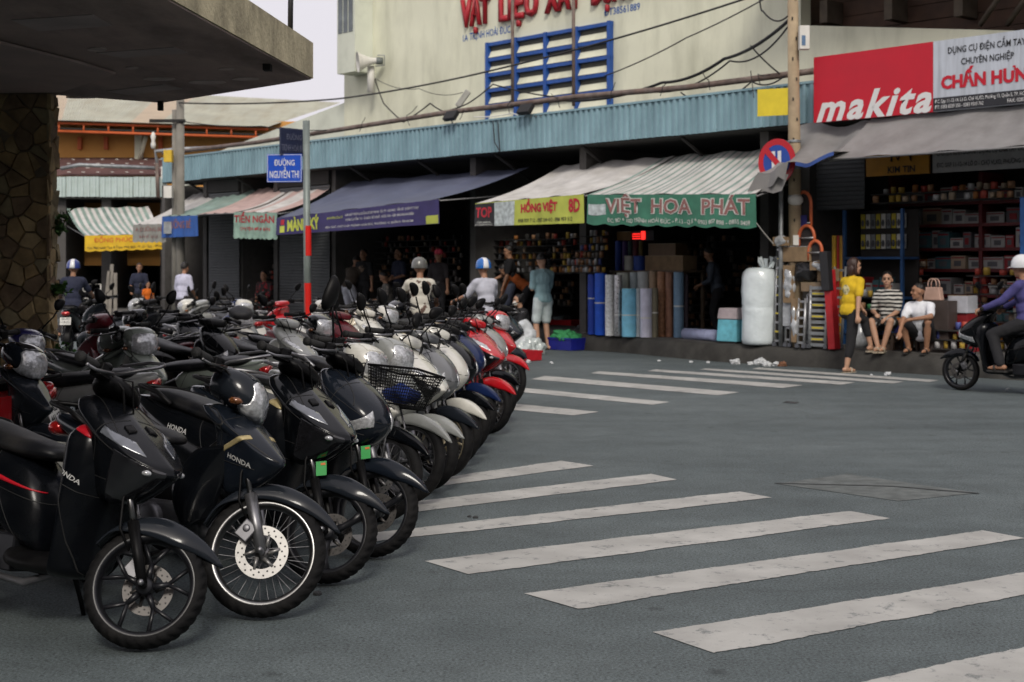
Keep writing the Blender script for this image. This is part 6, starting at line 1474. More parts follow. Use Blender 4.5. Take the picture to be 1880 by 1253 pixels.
# litter along the kerb
LIT = mat('litter_white', (.55, .57, .58), .5, 0, .2, 20); LITB = mat('litter_brown', (.18, .08, .04), .7, 0, .4, 20)
for k, (px, py, r, m, lb_) in enumerate([(1396, 666, .095, LIT, 'largest crumpled white bag in the gutter'), (1408, 669, .07, LIT, 'pale blue-white scrap beside the largest bag in the gutter'), (1350, 665, .08, LIT, 'grey-white crumpled foam in the gutter, left of the heap'), (1378, 666, .05, LIT, 'small white scrap between the two larger ones'), (1425, 668, .06, LIT, 'flat white wrapper right of the gutter heap'), (1436, 669, .07, LITB, 'brown rotting scrap at the end of the gutter heap'), (1630, 686, .05, LIT, 'lone white paper ball on the road near the squatting man'), (1300, 663, .03, LIT, 'tiny white scrap under the lilac roll'), (1268, 662, .03, LIT, 'tiny white scrap further left in the gutter'), (1210, 660, .025, LIT, 'white speck of litter below the tan roll'), (1600, 686, .02, LIT, 'white speck of litter near the crossing'), (970, 662, .04, LIT, 'flat scrap of paper on the road by the red crate'), (1012, 664, .03, LIT, 'scrap of paper on the road below the man in teal'), (1850, 712, .02, LIT, 'white speck of litter under the moving scooter')]):
    heap(lb_, px, py + 4, r, m, 20 + k, 'litter_scrap', .7, cat='litter', amp=.6)
for k, (px, py) in enumerate([(583, 1093), (873, 952), (862, 950)]):
    heap(['small dark stone on the road below the front wheels', 'dark stone beside the crossing stripe', 'smaller pebble beside the dark stone'][k], px, py, .022 - .004 * k, MATS['tar'], 50 + k, 'pebble', .6, cat='stone')
# ------------------------------------------------------------------ people
SKIN = mat('skin_tan', (.33, .17, .10), .55, 0, .10, 12, .1, 60); SKIN2 = mat('skin_light', (.45, .26, .17), .55, 0, .10, 12, .1, 60)
HAIR = mat('hair_black', (.012, .010, .009), .45, 0, .3, 60, .5, 120); HAIRB = mat('hair_brown', (.035, .016, .011), .45, 0, .3, 60, .5, 120)
def cloth(n, c, **k): return mat('cloth_' + n, c, .85, 0, k.pop('var', .14), k.pop('scale', 9), k.pop('bump', .9), k.pop('bscale', 11), **k)
def stripes_mat():
    if 'cloth_stripes' in MATS: return MATS['cloth_stripes']
    m = cloth('stripes', (.5, .5, .48)); N = m.node_tree.nodes; L = m.node_tree.links; b = N['Principled BSDF']; tc = [n for n in N if n.type == 'TEX_COORD'][0]
    w = N.new('ShaderNodeTexWave'); w.bands_direction = 'Z'; w.inputs['Scale'].default_value = 5.2; w.inputs['Distortion'].default_value = 2.2; w.inputs['Detail'].default_value = 1.5; w.inputs['Detail Scale'].default_value = 1.2
    L.new(tc.outputs['Object'], w.inputs['Vector']); r = N.new('ShaderNodeValToRGB'); r.color_ramp.interpolation = 'CONSTANT'; r.color_ramp.elements[0].color = (.015, .015, .016, 1); r.color_ramp.elements[1].position = .5; r.color_ramp.elements[1].color = (.55, .54, .50, 1)
    L.new(w.outputs['Fac'], r.inputs[0]); L.new(r.outputs[0], b.inputs['Base Color']); return m
def blotch(n, a, b_, sc=7, th=.55):
    if 'cloth_' + n in MATS: return MATS['cloth_' + n]
    m = cloth(n, a); N = m.node_tree.nodes; L = m.node_tree.links; b = N['Principled BSDF']; tc = [q for q in N if q.type == 'TEX_COORD'][0]
    w = N.new('ShaderNodeTexNoise'); w.inputs['Scale'].default_value = sc; w.inputs['Detail'].default_value = 3; L.new(tc.outputs['Object'], w.inputs['Vector'])
    r = N.new('ShaderNodeValToRGB'); r.color_ramp.elements[0].position = th; r.color_ramp.elements[0].color = (*a, 1); r.color_ramp.elements[1].position = th + .04; r.color_ramp.elements[1].color = (*b_, 1)
    L.new(w.outputs['Fac'], r.inputs[0]); L.new(r.outputs[0], b.inputs['Base Color']); return m
def caps(mb, p0, r0, p1, r1, n=10):
    p0, p1 = V(p0), V(p1); d = (p1 - p0); L_n = d.length
    if L_n < 1e-5: return mb.ball(p0, max(r0, r1), n)
    t = d / L_n; pts, rr = [], []
    for a in (80, 55, 28, 0): pts.append(p0 - t * r0 * math.sin(R_(a))); rr.append(max(.001, r0 * math.cos(R_(a))))
    for a in (0, 28, 55, 80): pts.append(p1 + t * r1 * math.sin(R_(a))); rr.append(max(.001, r1 * math.cos(R_(a))))
    return mb.tube(pts, rr, n)
def ik(a, t, l1, l2, pole):
    a, t, pole = V(a), V(t), V(pole); d = t - a; L_n = min(d.length, (l1 + l2) * .999); u = d.normalized(); t = a + u * L_n
    x = (l1 * l1 - l2 * l2 + L_n * L_n) / (2 * L_n); h = math.sqrt(max(0, l1 * l1 - x * x)); w = pole - u * pole.dot(u); w = w.normalized() if w.length > 1e-6 else V((1, 0, 0))
    return a + u * x + w * h, t
def person(label, pos, face, pelvis=(0, 0, .88), lean=(0, 0, 1), hands=((.05, .24, .80), (.05, -.24, .80)), feet=((0, .1, 0), (0, -.1, 0)), look=0., nod=0., k=1.0, shirt=None, sleeve=.55, trousers=None, leg=1.0, skin=SKIN, hair=HAIR,
           hairstyle='short', helmet=None, cap=None, elbow=(-1, 0, -.3), knee=(1, 0, 0), shoes=None, foot=True, vox=.0125, grip=False, mask=None, group=None, skirt=False, elbows=None, knees=None, fists=.5, face_detail=True, collar=None, toes=None):
    """local: x the way the body faces, y its left; hands and feet are targets in metres; built whole, then clothed"""
    M0 = T(pos) @ Rz(R_(face)) @ Mx.Scale(k, 4)
    root = bpy.data.objects.new('person', None); COL.objects.link(root); root.matrix_world = M0; tag(root, label, 'person', group)
    P_ = V(pelvis); D = V(lean).normalized(); F = V((1, 0, 0)) - D * D.x; F = F.normalized() if F.length > .2 else V((0, 0, -1)); Lf = D.cross(F).normalized()
    neck = P_ + D * .50; shl = [neck + Lf * .165 * s - D * .055 for s in (1, -1)]; hips = [P_ + Lf * .085 * s - D * .02 for s in (1, -1)]
    arms = []; legs = []
    for i in (0, 1):
        e, h = ik(shl[i], hands[i], .27, .245, (elbows[i] if elbows else (elbow[0], elbow[1] + (.5 if i == 0 else -.5), elbow[2]))); arms.append((shl[i], e, h))
        a_ = V(feet[i]) + V((0, 0, .075)); kn, an = ik(hips[i], a_, .41, .40, knees[i] if knees else V(knee) + V((0, .12 if i == 0 else -.12, 0))); legs.append((hips[i], kn, an))
    hd = Rz(R_(look)).to_3x3() @ Mx.Rotation(R_(nod), 3, 'Y'); up = V((0, 0, 1)).lerp(D, .55).normalized(); hc = neck + up * .165 + V((.02, 0, 0)) * (1 if D.z > .3 else 0)
    def hp(x, y, z): return hc + hd @ V((x, y, z))
    Rb = Mx(((F.x, Lf.x, D.x), (F.y, Lf.y, D.y), (F.z, Lf.z, D.z)))
    def torso(mb, g):
        mb.ball(P_ + D * .02, (.115 + g, .155 + g, .115 + g), 14, rot=Rb); mb.ball(P_ + D * .17, (.10 + g, .135 + g, .14 + g), 14, rot=Rb); mb.ball(P_ + D * .345, (.112 + g, .158 + g, .155 + g), 14, rot=Rb)
        caps(mb, shl[0] + D * .005 - Lf * .02, .052 + g, shl[1] + D * .005 + Lf * .02, .052 + g)
    b = MB(); torso(b, 0); caps(b, neck - D * .05, .056, neck + up * .08, .048)
    b.ball(hp(-.008, 0, .03), (.093, .076, .10), 16, rot=hd); b.ball(hp(.020, 0, -.045), (.066, .056, .072), 14, rot=hd); caps(b, hp(.088, 0, .015), .009, hp(.102, 0, -.018), .014, 8)
    b.ball(hp(.072, 0, .045), (.025, .055, .018), 8, rot=hd); b.ball(hp(.075, 0, -.062), (.02, .028, .016), 8, rot=hd); b.ball(hp(.060, 0, -.095), (.026, .028, .020), 8, rot=hd)
    for s in (1, -1): b.ball(hp(-.005, s * .078, -.005), (.018, .012, .032), 8, rot=hd); b.ball(hp(.055, s * .035, -.028), (.03, .028, .028), 8, rot=hd)
    for i, (s_, e, h) in enumerate(arms):
        caps(b, s_, .050, e, .038); caps(b, e, .040, h, .027); f = (h - e).normalized(); sg = 1 if i == 0 else -1
        side = f.cross(V((0, 0, 1))); side = (side.normalized() if side.length > .2 else Lf) * sg; dn = f.cross(side).normalized()
        if dn.z > 0: dn = -dn
        kn_ = h + f * .075; caps(b, h + f * .015, .026, kn_, .030)
        for q in range(4):
            o = side * (.030 - .020 * q); b0 = kn_ + o; ln = (.038, .044, .040, .030)[q]; m1 = b0 + f * ln * (1 - .3 * fists) + dn * ln * .6 * fists; m2 = m1 + f * ln * (.8 - 1.1 * fists) + dn * ln * (.3 + .6 * fists)
            caps(b, b0, .0105, m1, .0095, 6); caps(b, m1, .0095, m2, .008, 6)
        th = h + f * .03 + side * .028; t1 = th + side * .022 + f * .03 + dn * .008; caps(b, th, .013, t1, .011, 6); caps(b, t1, .011, t1 + f * .028 + dn * .01 - side * .006, .009, 6)
    for i, (h, kn, an) in enumerate(legs):
        caps(b, h, .082, kn, .056); caps(b, kn, .055, kn.lerp(an, .35), .054); caps(b, kn.lerp(an, .35), .054, an, .036)
        tdir = Rz(R_(toes[i]) if toes else 0).to_3x3() @ V((1, 0, 0)); caps(b, an + V((0, 0, -.035)) - tdir * .045, .034, an + V((0, 0, -.042)) + tdir * .10, .030); caps(b, an + V((0, 0, -.045)) + tdir * .09, .030, an + V((0, 0, -.052)) + tdir * .155, .020)
    me = evaluated(b.mesh('body', weld=False), [('REMESH', dict(mode='VOXEL', voxel_size=vox, use_smooth_shade=True)), ('SMOOTH', dict(factor=.5, iterations=2))])
    body = put('body', me, skin, root, ID4)
    if face_detail:
        for s in (1, -1):
            put('eye', MB().ball(hp(.080, s * .031, .012), (.010, .016, .0075), 8, rot=hd).mesh('eye'), INK, root, ID4); put('eyebrow', MB().ball(hp(.088, s * .032, .036), (.007, .022, .005), 8, rot=hd).mesh('brow'), hair, root, ID4)
        put('mouth', MB().ball(hp(.087, 0, -.062), (.008, .024, .007), 8, rot=hd).mesh('mouth'), mat('lips', (.26, .09, .08), .5), root, ID4)
    def garment(nm, fn, m, v=.016):
        q = MB(); fn(q); me = evaluated(q.mesh(nm, weld=False), [('REMESH', dict(mode='VOXEL', voxel_size=v, use_smooth_shade=True)), ('SMOOTH', dict(factor=.5, iterations=3))])
        puff(me, lambda c: .007 * mnoise.noise(c * 9 + V((k * 31, 0, 0))) + .005 * mnoise.noise(V((c.x * 22, c.y * 22, c.z * 9))))
        return put(nm, me, m, root, ID4)
    if trousers is not None:
        def tf(q):
            q.ball(P_ + D * .0, (.135, .172, .13), 14, rot=Rb); q.ball(P_ + D * .07, (.108, .142, .06), 12, rot=Rb)
            for h, kn, an in legs:
                l1 = min(1, leg / .52); caps(q, h, .102, h.lerp(kn, l1), .074 if leg > .55 else .088)
                if leg > .55: caps(q, kn, .074, kn.lerp(an, (leg - .52) / .5), .062)
        garment('trousers', tf, trousers)
    if shirt is not None:
        def sf(q):
            torso(q, .020); q.ball(P_ - D * .01, (.140, .178, .10), 14, rot=Rb)
            for s_, e, h in arms:
                caps(q, s_, .068, s_.lerp(e, min(1, sleeve / .55 if sleeve < .55 else 1)), .060 if sleeve < .6 else .05)
                if sleeve > .6: caps(q, e, .052, e.lerp(h, min(.96, (sleeve - .5) * 2)), .040)
            caps(q, neck - D * .03, .066, neck - D * .005, .062)
        root['_s'] = 1; sh = garment('shirt', sf, shirt, .0145)
    if helmet:
        prof = [(.132, -.03), (.134, 0), (.128, .05), (.108, .095), (.07, .125), (.03, .138), (0, .140), (0, .128), (.065, .114), (.10, .088), (.12, .045), (.125, 0), (.124, -.03)]
        hm = MB().lathe(prof, (0, 0, 0), 'z', 28).mesh('helmet'); hl = put('helmet', hm, helmet[0], root, T(hp(-.012, 0, .038)) @ hd.to_4x4() @ Mx.Diagonal((1.05, .92, 1, 1)))
        put('peak', MB().grid([[V((math.cos(a) * r, math.sin(a) * r * .92, -.012 - .02 * (r - .13) / .05)) for r in (.13, .155, .178)] for a in [R_(-55 + 11 * i) for i in range(11)]]).mesh('peak'), helmet[0], hl, ID4)
        if len(helmet) > 1:
            put('band', panel(hm, [((0, .05, 0), V((0, 1, .1))), ((0, -.05, 0), V((0, -1, .1)))], .002, .002), helmet[1], hl, ID4)
        st = MB()
        for s in (1, -1): st.tube([hp(-.01, s * .105, .02), hp(.01, s * .088, -.05), hp(.03, s * .03, -.13)], .006, 5)
        put('strap', st.mesh('strap'), INK, hl, hl.matrix_local.inverted())
    elif cap:
        cmh = MB().lathe([(.104, -.01), (.105, .02), (.10, .06), (.075, .095), (.03, .108), (0, .11)], (0, 0, 0), 'z', 24).mesh('cap'); c_ = put('cap', cmh, cap, root, T(hp(-.008, 0, .045)) @ hd.to_4x4() @ Mx.Diagonal((1.02, .86, 1, 1)))
        put('peak', evaluated(MB().grid([[V((.07 + r, math.sin(a) * .085, .0 - .25 * r * r * 3 - abs(a) * .012)) for r in (0, .04, .075, .10 - .02 * abs(a))] for a in [R_(-75 + 15 * i) for i in range(11)]]).mesh('peak'), [('SOLIDIFY', dict(thickness=.005))]), cap, c_, ID4)
    if not helmet:
        hb = subd(MB().ball((0, 0, 0), (.104, .088, .112), 18).mesh('hair'), 1)
        puff(hb, lambda c: .008 * mnoise.noise(c * 30))
        lowcut = -.02 if hairstyle == 'short' else (.02 if hairstyle == 'shaved' else -.3)
        pl = [((.052, 0, .04), V((1, 0, -.75)))] + ([((0, 0, lowcut), V((.35, 0, -1)))] if hairstyle != 'bob' else [((.02, 0, 0), V((1, 0, -.55)))])
        put('hair', panel(hb, pl, .0 if hairstyle != 'shaved' else -.006, .014), hair, root, T(hp(-.012, 0, .032)) @ hd.to_4x4())
        if hairstyle in ('bob', 'tied'):
            bb = MB()
            if hairstyle == 'bob': bb.ball(hp(-.055, 0, -.05), (.06, .085, .11), 14, rot=hd); caps(bb, hp(-.02, .075, .03), .028, hp(-.015, .078, -.10), .022); caps(bb, hp(-.02, -.075, .03), .028, hp(-.015, -.078, -.10), .022)
            else: bb.ball(hp(-.10, 0, .0), (.05, .045, .05), 12, rot=hd)
            put('hair_back', bb.mesh('hb'), hair, root, ID4)
    if mask is not None: put('face_mask', subd(MB().ball(hp(.055, 0, -.045), (.058, .064, .055), 14, rot=hd).mesh('mask'), 1), mask, root, ID4)
    if shoes is not None:
        for i, (h, kn, an) in enumerate(legs):
            tdir = Rz(R_(toes[i]) if toes else 0); q = MB(); rows = []
            for xx, ww in ((-.085, .026), (-.06, .038), (.0, .040), (.08, .046), (.14, .042), (.175, .024)): rows.append([V((xx, ww, 0)), V((xx, ww, .022)), V((xx, -ww, .022)), V((xx, -ww, 0))])
            q.loft(rows, sm=False); q.tube([(.06, .045, .012), (.075, .03, .068), (.085, 0, .078), (.075, -.03, .068), (.06, -.045, .012)], [.012, .014, .016, .014, .012], 6)
            put('sandal', q.mesh('sandal'), shoes, root, T((an.x, an.y, an.z - .095)) @ tdir)
    return root
def fpos(px, off, z=ZP): return FR @ V((fs(px, off), off, z))
def road_pt(px, d): return V(((px - CX) / FPX * d, d, 0))
PEOPLE = {}
BEIGE = mat('sandal_beige', (.42, .36, .27), .6); DKS = mat('sandal_dark', (.03, .028, .026), .6)
BLKC = cloth('black', (.013, .013, .015)); TEAL = cloth('teal', (.26, .41, .44)); PALE = cloth('paleblue', (.56, .64, .64)); WHC = cloth('white', (.72, .74, .78)); YEL = cloth('yellow', (.60, .40, .015)); PURJ = cloth('indigo', (.055, .05, .17)); GRYS = cloth('greyshirt', (.44, .45, .51)); DKB = cloth('darknavy', (.018, .022, .045)); ORC = cloth('rust', (.30, .07, .012)); OLV = cloth('olive', (.05, .038, .028)); DKG = cloth('charcoal', (.022, .018, .02)); GRY2 = cloth('greyshorts', (.20, .21, .23))
# the three at the tool shop
wp = gp(1549, 684)
yw = person('woman in yellow T-shirt and black trousers with one foot up on the kerb', wp, 30, pelvis=(.12, .0, .90), lean=(.12, 0, 1), hands=((.52, .10, .86), (.02, -.26, .78)), feet=((.58, .04, .30), (0, -.06, 0)), look=-18, k=1.02, shirt=YEL, sleeve=.40, trousers=BLKC, leg=.80, skin=SKIN2, hair=HAIRB, hairstyle='bob', shoes=BEIGE, elbows=((-.5, .4, -.6), (-1, -.6, 0)), vox=.011)
sm = [c for c in yw.children if c.name.startswith('shirt')][0]
circ = lambda r, cz, cy=0: [((0, cy + math.cos(a) * r, cz + math.sin(a) * r), V((0, math.cos(a), math.sin(a)))) for a in [2 * math.pi * i / 14 for i in range(14)]]
put('shirt_print', panel(sm.data, [((.05, 0, 0), V((1, 0, 0)))] + circ(.072, 1.22), .003, .003), blotch('palmprint', (.62, .56, .30), (.03, .03, .03), 26, .56), sm, ID4)
person('seated woman in black and white wavy striped top', fpos(1632, .52), -122, pelvis=(0, 0, .42), lean=(.10, 0, 1), hands=((.30, .06, .50), (.26, -.12, .56)), feet=((.44, .05, 0), (.46, -.03, 0)), look=10, k=1.0, shirt=stripes_mat(), sleeve=.45, trousers=blotch('stripeskirt', (.02, .02, .022), (.4, .4, .38), 9), leg=.42, skin=SKIN2, hair=HAIR, hairstyle='tied', shoes=BEIGE, elbows=((-1, .6, 0), (-1, -.6, 0)), vox=.011)
solo('low_stool', MB().box((0, 0, .14), (.32, .28, .03)).box((-.12, 0, .065), (.03, .24, .13)).box((.12, 0, .065), (.03, .24, .13)), MATS['goods_standwood'], (0, 0, 0), T(fpos(1632, .54)) @ Rz(R_(-122)), 'low wooden stool under the seated woman', 'stool')
sq = fpos(1693, .34)
person('squatting man in white shirt holding a cigarette on the kerb', sq, -128, pelvis=(-.06, 0, .26), lean=(.34, 0, 1), hands=((.38, .02, .50), (.46, -.16, .30)), feet=((.16, .13, 0), (.14, -.15, 0)), look=-52, k=1.02, shirt=WHC, sleeve=.40, trousers=BLKC, leg=.45, skin=SKIN, hairstyle='shaved', shoes=DKS, knees=((1, .35, .9), (1, -.35, .9)), elbows=((.2, 1, -.2), (.2, -1, -.2)), vox=.011)
cg = T(sq) @ Rz(R_(-128)); solo('cigarette', MB().tube([(.50, -.17, .27), (.56, -.17, .23)], .0045, 6), WHTP, (.50, -.17, .27), cg, 'lit cigarette in the hand of the squatting man', 'cigarette')
# the men by the crates
person('man in teal T-shirt and pale shorts standing on the road looking down', road_pt(997, 27.4), 118, pelvis=(0, 0, .89), lean=(.06, 0, 1), hands=((.26, .10, 1.10), (.27, -.05, 1.12)), look=14, nod=28, k=1.10, shirt=TEAL, sleeve=.48, trousers=PALE, leg=.44, skin=SKIN2, shoes=DKS, elbow=(-1, 0, -.8))
person('man in black squatting beside the white sack', road_pt(968, 27.6), -158, pelvis=(0, 0, .30), lean=(.30, 0, 1), hands=((.46, .08, .42), (.45, -.10, .40)), feet=((.18, .13, 0), (.16, -.14, 0)), k=1.0, shirt=BLKC, sleeve=.4, trousers=DKG, leg=.9, skin=SKIN2, knees=((1, .3, .9), (1, -.3, .9)), mask=WHTP)
person('young man in black T-shirt and blue-grey shorts reaching down at the shop front', fpos(938, 1.5), -175, lean=(.05, 0, 1), hands=((.18, .2, .82), (.34, -.14, .98)), k=1.05, shirt=BLKC, sleeve=.42, trousers=cloth('steelshorts', (.10, .115, .16)), leg=.45, look=10, nod=15)
person('stooping person in rust orange shirt behind the man in black', fpos(970, 1.7), 160, pelvis=(0, 0, .85), lean=(.95, 0, .55), hands=((.62, .12, .55), (.62, -.1, .55)), shirt=ORC, sleeve=.45, trousers=BLKC, leg=1, k=1.0, nod=40)
person('dim figure in blue-grey shirt bending inside the green-awning shop', fpos(1318, 2.0), 170, lean=(.25, 0, 1), hands=((.35, .1, .95), (.34, -.1, .93)), shirt=cloth('dimblue', (.06, .075, .10)), sleeve=.8, trousers=BLKC, leg=1, nod=25)
person('man in pink cap and dark polo facing the street', fpos(806, .95), -112, k=1.0, hands=((.10, .25, .78), (.12, -.24, .80)), shirt=DKG, sleeve=.48, trousers=BLKC, leg=1, cap=mat('cap_pink', (.60, .06, .10), .7), look=6)
person('seated person in patterned shirt looking down under the purple awning', fpos(716, .9), -165, pelvis=(0, 0, .42), lean=(.2, 0, 1), hands=((.34, .08, .56), (.33, -.08, .55)), feet=((.42, .1, 0), (.40, -.1, 0)), shirt=blotch('camo', (.10, .10, .09), (.24, .20, .18), 14), sleeve=.45, trousers=BLKC, leg=1, nod=30)
bt = person('standing person in black T-shirt with pale printed front', fpos(668, 1.3), -115, k=1.03, shirt=BLKC, sleeve=.45, trousers=BLKC, leg=1, hands=((.06, .25, .80), (.08, -.25, .82)))
sm = [c for c in bt.children if c.name.startswith('shirt')][0]
put('shirt_print', panel(sm.data, [((.03, 0, 0), V((-1, 0, 0)))] + circ(.075, 1.22), .004, .003), blotch('badge', (.22, .15, .10), (.04, .03, .03), 30, .5), sm, ID4)
person('dim man in navy shirt standing behind the seated person', fpos(733, 1.8), -140, k=1.04, shirt=DKB, sleeve=.45, trousers=BLKC, leg=1, hands=((.25, .15, 1.0), (.22, -.15, .95)))
person('stooping man in olive shirt and pale shorts by the shutter', fpos(640, .95), 60, pelvis=(0, 0, .84), lean=(.55, 0, 1), hands=((.40, .12, .60), (.40, -.12, .62)), shirt=OLV, sleeve=.5, trousers=GRYS, leg=.5, nod=30)
person('seated woman in red floral clothes beside the shutter', fpos(487, .8), -110, pelvis=(0, 0, .42), lean=(.1, 0, 1), hands=((.3, .1, .5), (.3, -.1, .5)), feet=((.42, .1, 0), (.42, -.1, 0)), shirt=blotch('redfloral', (.03, .02, .02), (.30, .02, .03), 16), sleeve=.7, trousers=MATS['cloth_redfloral'], leg=.9, hairstyle='tied')
for px, off in ((716, .92), (487, .82)): solo('plastic_stool', MB().box((0, 0, .30), (.28, .28, .03)).box((-.11, -.11, .14), (.03, .03, .29)).box((.11, -.11, .14), (.03, .03, .29)).box((-.11, .11, .14), (.03, .03, .29)).box((.11, .11, .14), (.03, .03, .29)), cl('stoolred', (.25, .02, .02)), (0, 0, 0), T(fpos(px, off)), 'plastic stool under the seated ' + ('patterned-shirt person' if px == 716 else 'woman in red floral clothes'), 'stool')
person('man in white shirt seen from behind, leaning over at the far awnings', road_pt(333, 33), 62, k=1.03, lean=(.18, 0, 1), hands=((.30, .14, .95), (.28, -.16, .92)), shirt=cloth('lilacwhite', (.47, .47, .58)), sleeve=.5, trousers=DKG, leg=1)
person('dim man in dark shirt under the yellow banner', road_pt(256, 41), -80, k=1.03, shirt=DKB, sleeve=.5, trousers=BLKC, leg=1, hands=((.1, .25, .8), (.2, -.2, .9)))
person('small figure in orange vest under the yellow banner', road_pt(272, 40), -60, k=.72, shirt=cloth('vestorange', (.65, .14, .01)), sleeve=.3, trousers=DKG, leg=1)
# ------------------------------------------------------------------ the bikes: front row, counted from the camera
FRG = 'motorbikes parked nose-out in the front row'
bike('black angular scooter with red side stripe and black five-spoke wheels, nearest the camera', 'sharp', 'matte', gp(248, 1194), -36, 40, 10, wheel='y5', fend='graphite', word='HONDA', accent=REDP, mirrors=(0, 0), group=FRG, side='matte')
bike('worn dark grey step-through with wire-spoked chrome wheel and big drilled brake disc', 'beak', 'steel', gp(468, 1136), -37, 38, 9, wheel='wire', word='HONDA', accent=GOLDP, mirrors=(0, 0), group=FRG, fend='graphite', cowl='graphite')
bike('glossy black scooter with three-spoke wheels and green sticker, third from the camera', 'sharp', 'black', gp(590, 1073), -40, 30, 9, wheel='tri', fend='graphite', word='HONDA', accent=GOLDP, mirrors=(0, 0), sticker=True, group=FRG)
bike('dark blue-grey rounded scooter with tall black mirror and green sticker on its fender', 'round', 'steel', gp(676, 1025), -40, 24, 9, wheel='tri', fend='steel', mirrors=(1, 0), sticker=True, group=FRG, mirror_up=.20, mscale=1.5)
def fr(label, kind, col, px, d, hd, st, **k): return bike(label, kind, col, road_pt(px, d), hd, st, k.pop('lean', 9), group=FRG, detail=1, **k)
fr('white step-through with black wire basket holding a blue raincoat', 'beak', 'white', 694, 8.7, -42, 12, wheel='wire', fend='black', basket=True, mirrors=(1, 0))
fr('silver step-through with wire-spoked wheel just behind the basket', 'beak', 'silver', 743, 9.4, -43, 10, wheel='wire', fend='silver', mirrors=(1, 1), mirror_up=.14)
fr('pearl white scooter with black lower panels and black wheels', 'sharp', 'white', 779, 9.95, -43, 8, wheel='y5', fend='silver', word='HONDA', mirrors=(1, 1), side='matte')
fr('grey rounded scooter with bronze wheel rims', 'round', 'grey', 810, 10.55, -44, 8, wheel='y5', rim=GLD, fend='graphite', mirrors=(1, 1))
fr('cream white rounded scooter with pale fender', 'round', 'white', 830, 11.2, -44, 6, wheel='wire', fend='white', mirrors=(1, 1), mirror_up=.2)
fr('navy blue scooter with three-spoke wheel and green sticker', 'round', 'navy', 864, 12.7, -45, 6, wheel='tri', fend='navy', sticker=True, mirrors=(1, 1))
fr('bright red sporty step-through with wire wheel, nearer of the two red ones', 'sharp', 'red', 895, 13.4, -46, 6, wheel='wire', fend='red', word='YAMAHA', mirrors=(1, 1), disc=True)
fr('pale silver scooter squeezed between the two red bikes', 'round', 'silver', 908, 14.4, -46, 4, wheel='wire', fend='black', mirrors=(1, 1))
fr('red step-through with chrome rim, last of the front row', 'beak', 'red', 926, 16.0, -48, 4, wheel='wire', fend='red', mirrors=(0, 0), cowl='red')
fr('dark slate scooter just behind the last red one', 'sharp', 'steel', 936, 18.6, -52, 0, wheel='y5', mirrors=(0, 1), mirror_up=.08)
fr('black scooter hidden between the white and navy ones', 'round', 'black', 848, 11.9, -44, 6, wheel='y5', mirrors=(1, 1), mirror_up=.2)
# ---- second line behind them
G2 = 'motorbikes crowded behind the front row'
brnd = random.Random(4)
def b2(label, kind, col, x, y, hd, st=0, **k):
    if k.get('mirrors') == (1, 1) and 'mirror_up' not in k: k['mirrors'] = brnd.choice([(1, 1), (1, 0), (0, 1), (0, 0)]); k['mirror_up'] = brnd.choice([.08, .13, .18])
    return bike(label, kind, col, V((x, y, 0)), hd, st, k.pop('lean', 8), group=G2, detail=1, **k)
b2('dark step-through with big clear headlamp at the left edge', 'beak', 'graphite', -2.98, 8.80, -38, 12, wheel='wire', side='red', mirrors=(1, 1), cowl='steel')
b2('red and black step-through facing away to the left edge', 'beak', 'red', -4.60, 9.5, 178, 0, wheel='wire', side='red', mirrors=(0, 0), plate='59-S2|441.07')
b2('purple-blue step-through in front of the stone column', 'beak', 'blue', -3.72, 11.0, -40, 0, wheel='wire', mirrors=(1, 1))
b2('sage green step-through with large raised mirror and clear headlamp', 'beak', 'sage', -2.86, 11.25, -38, -14, wheel='wire', mirrors=(1, 1), mirror_up=.20)
b2('silver-tailed step-through with a broad black seat facing left', 'beak', 'silver', -4.12, 10.35, 178, 0, wheel='wire', side='silver', mirrors=(0, 0), plate='52-W9|318.24')
b2('black scooter with twin headlamps parked behind the sage one', 'round', 'black', -2.7, 13.4, -40, -8, wheel='y5', mirrors=(1, 1))
b2('pale green-tailed step-through with wide seat turned away behind the basket bike', 'beak', 'sage', -3.55, 11.9, 174, 0, wheel='wire', mirrors=(0, 0), rack=False)
b2('white step-through with black bag shapes and green sticker in the middle', 'beak', 'white', -3.05, 16.6, -36, -6, wheel='wire', mirrors=(1, 1), sticker=True, side='white', cowl='white')
b2('silver and black scooter in the middle of the crowd', 'sharp', 'silver', -1.98, 13.3, -42, 0, wheel='y5', mirrors=(1, 1), word='HONDA')
b2('black step-through behind the navy scooter', 'beak', 'black', -1.86, 14.4, -43, 0, wheel='wire', mirrors=(1, 1))
b2('dark red scooter behind the nearer red bike', 'round', 'maroon', -1.75, 15.5, -44, 0, wheel='y5', mirrors=(1, 1))
b2('white scooter near the street name pole', 'sharp', 'white', -1.6, 16.7, -45, 4, wheel='y5', mirrors=(1, 1))
b2('black and white step-through beside the street name pole', 'beak', 'black', -1.5, 18.0, -46, 4, wheel='wire', mirrors=(0, 0), cowl='white')
b2('black scooter behind the sage one by the column', 'round', 'black', -3.25, 14.8, -40, 6, wheel='y5', mirrors=(1, 1))
b2('dark grey step-through left of the street name pole', 'beak', 'grey', -3.4, 18.4, -40, 6, wheel='wire', mirrors=(1, 1))
b2('cream scooter standing just right of the street name pole', 'round', 'cream', -2.45, 19.9, -150, 10, wheel='y5', mirrors=(1, 1), cowl='cream')
b2('maroon-tailed step-through seen from behind at the stone column', 'beak', 'maroon', -4.55, 15.3, 150, 0, wheel='wire', mirrors=(0, 0), rack=True)
b2('black step-through with chrome carrier behind the column bikes', 'beak', 'black', -4.7, 17.0, 165, 0, wheel='wire', mirrors=(1, 0), rack=True)
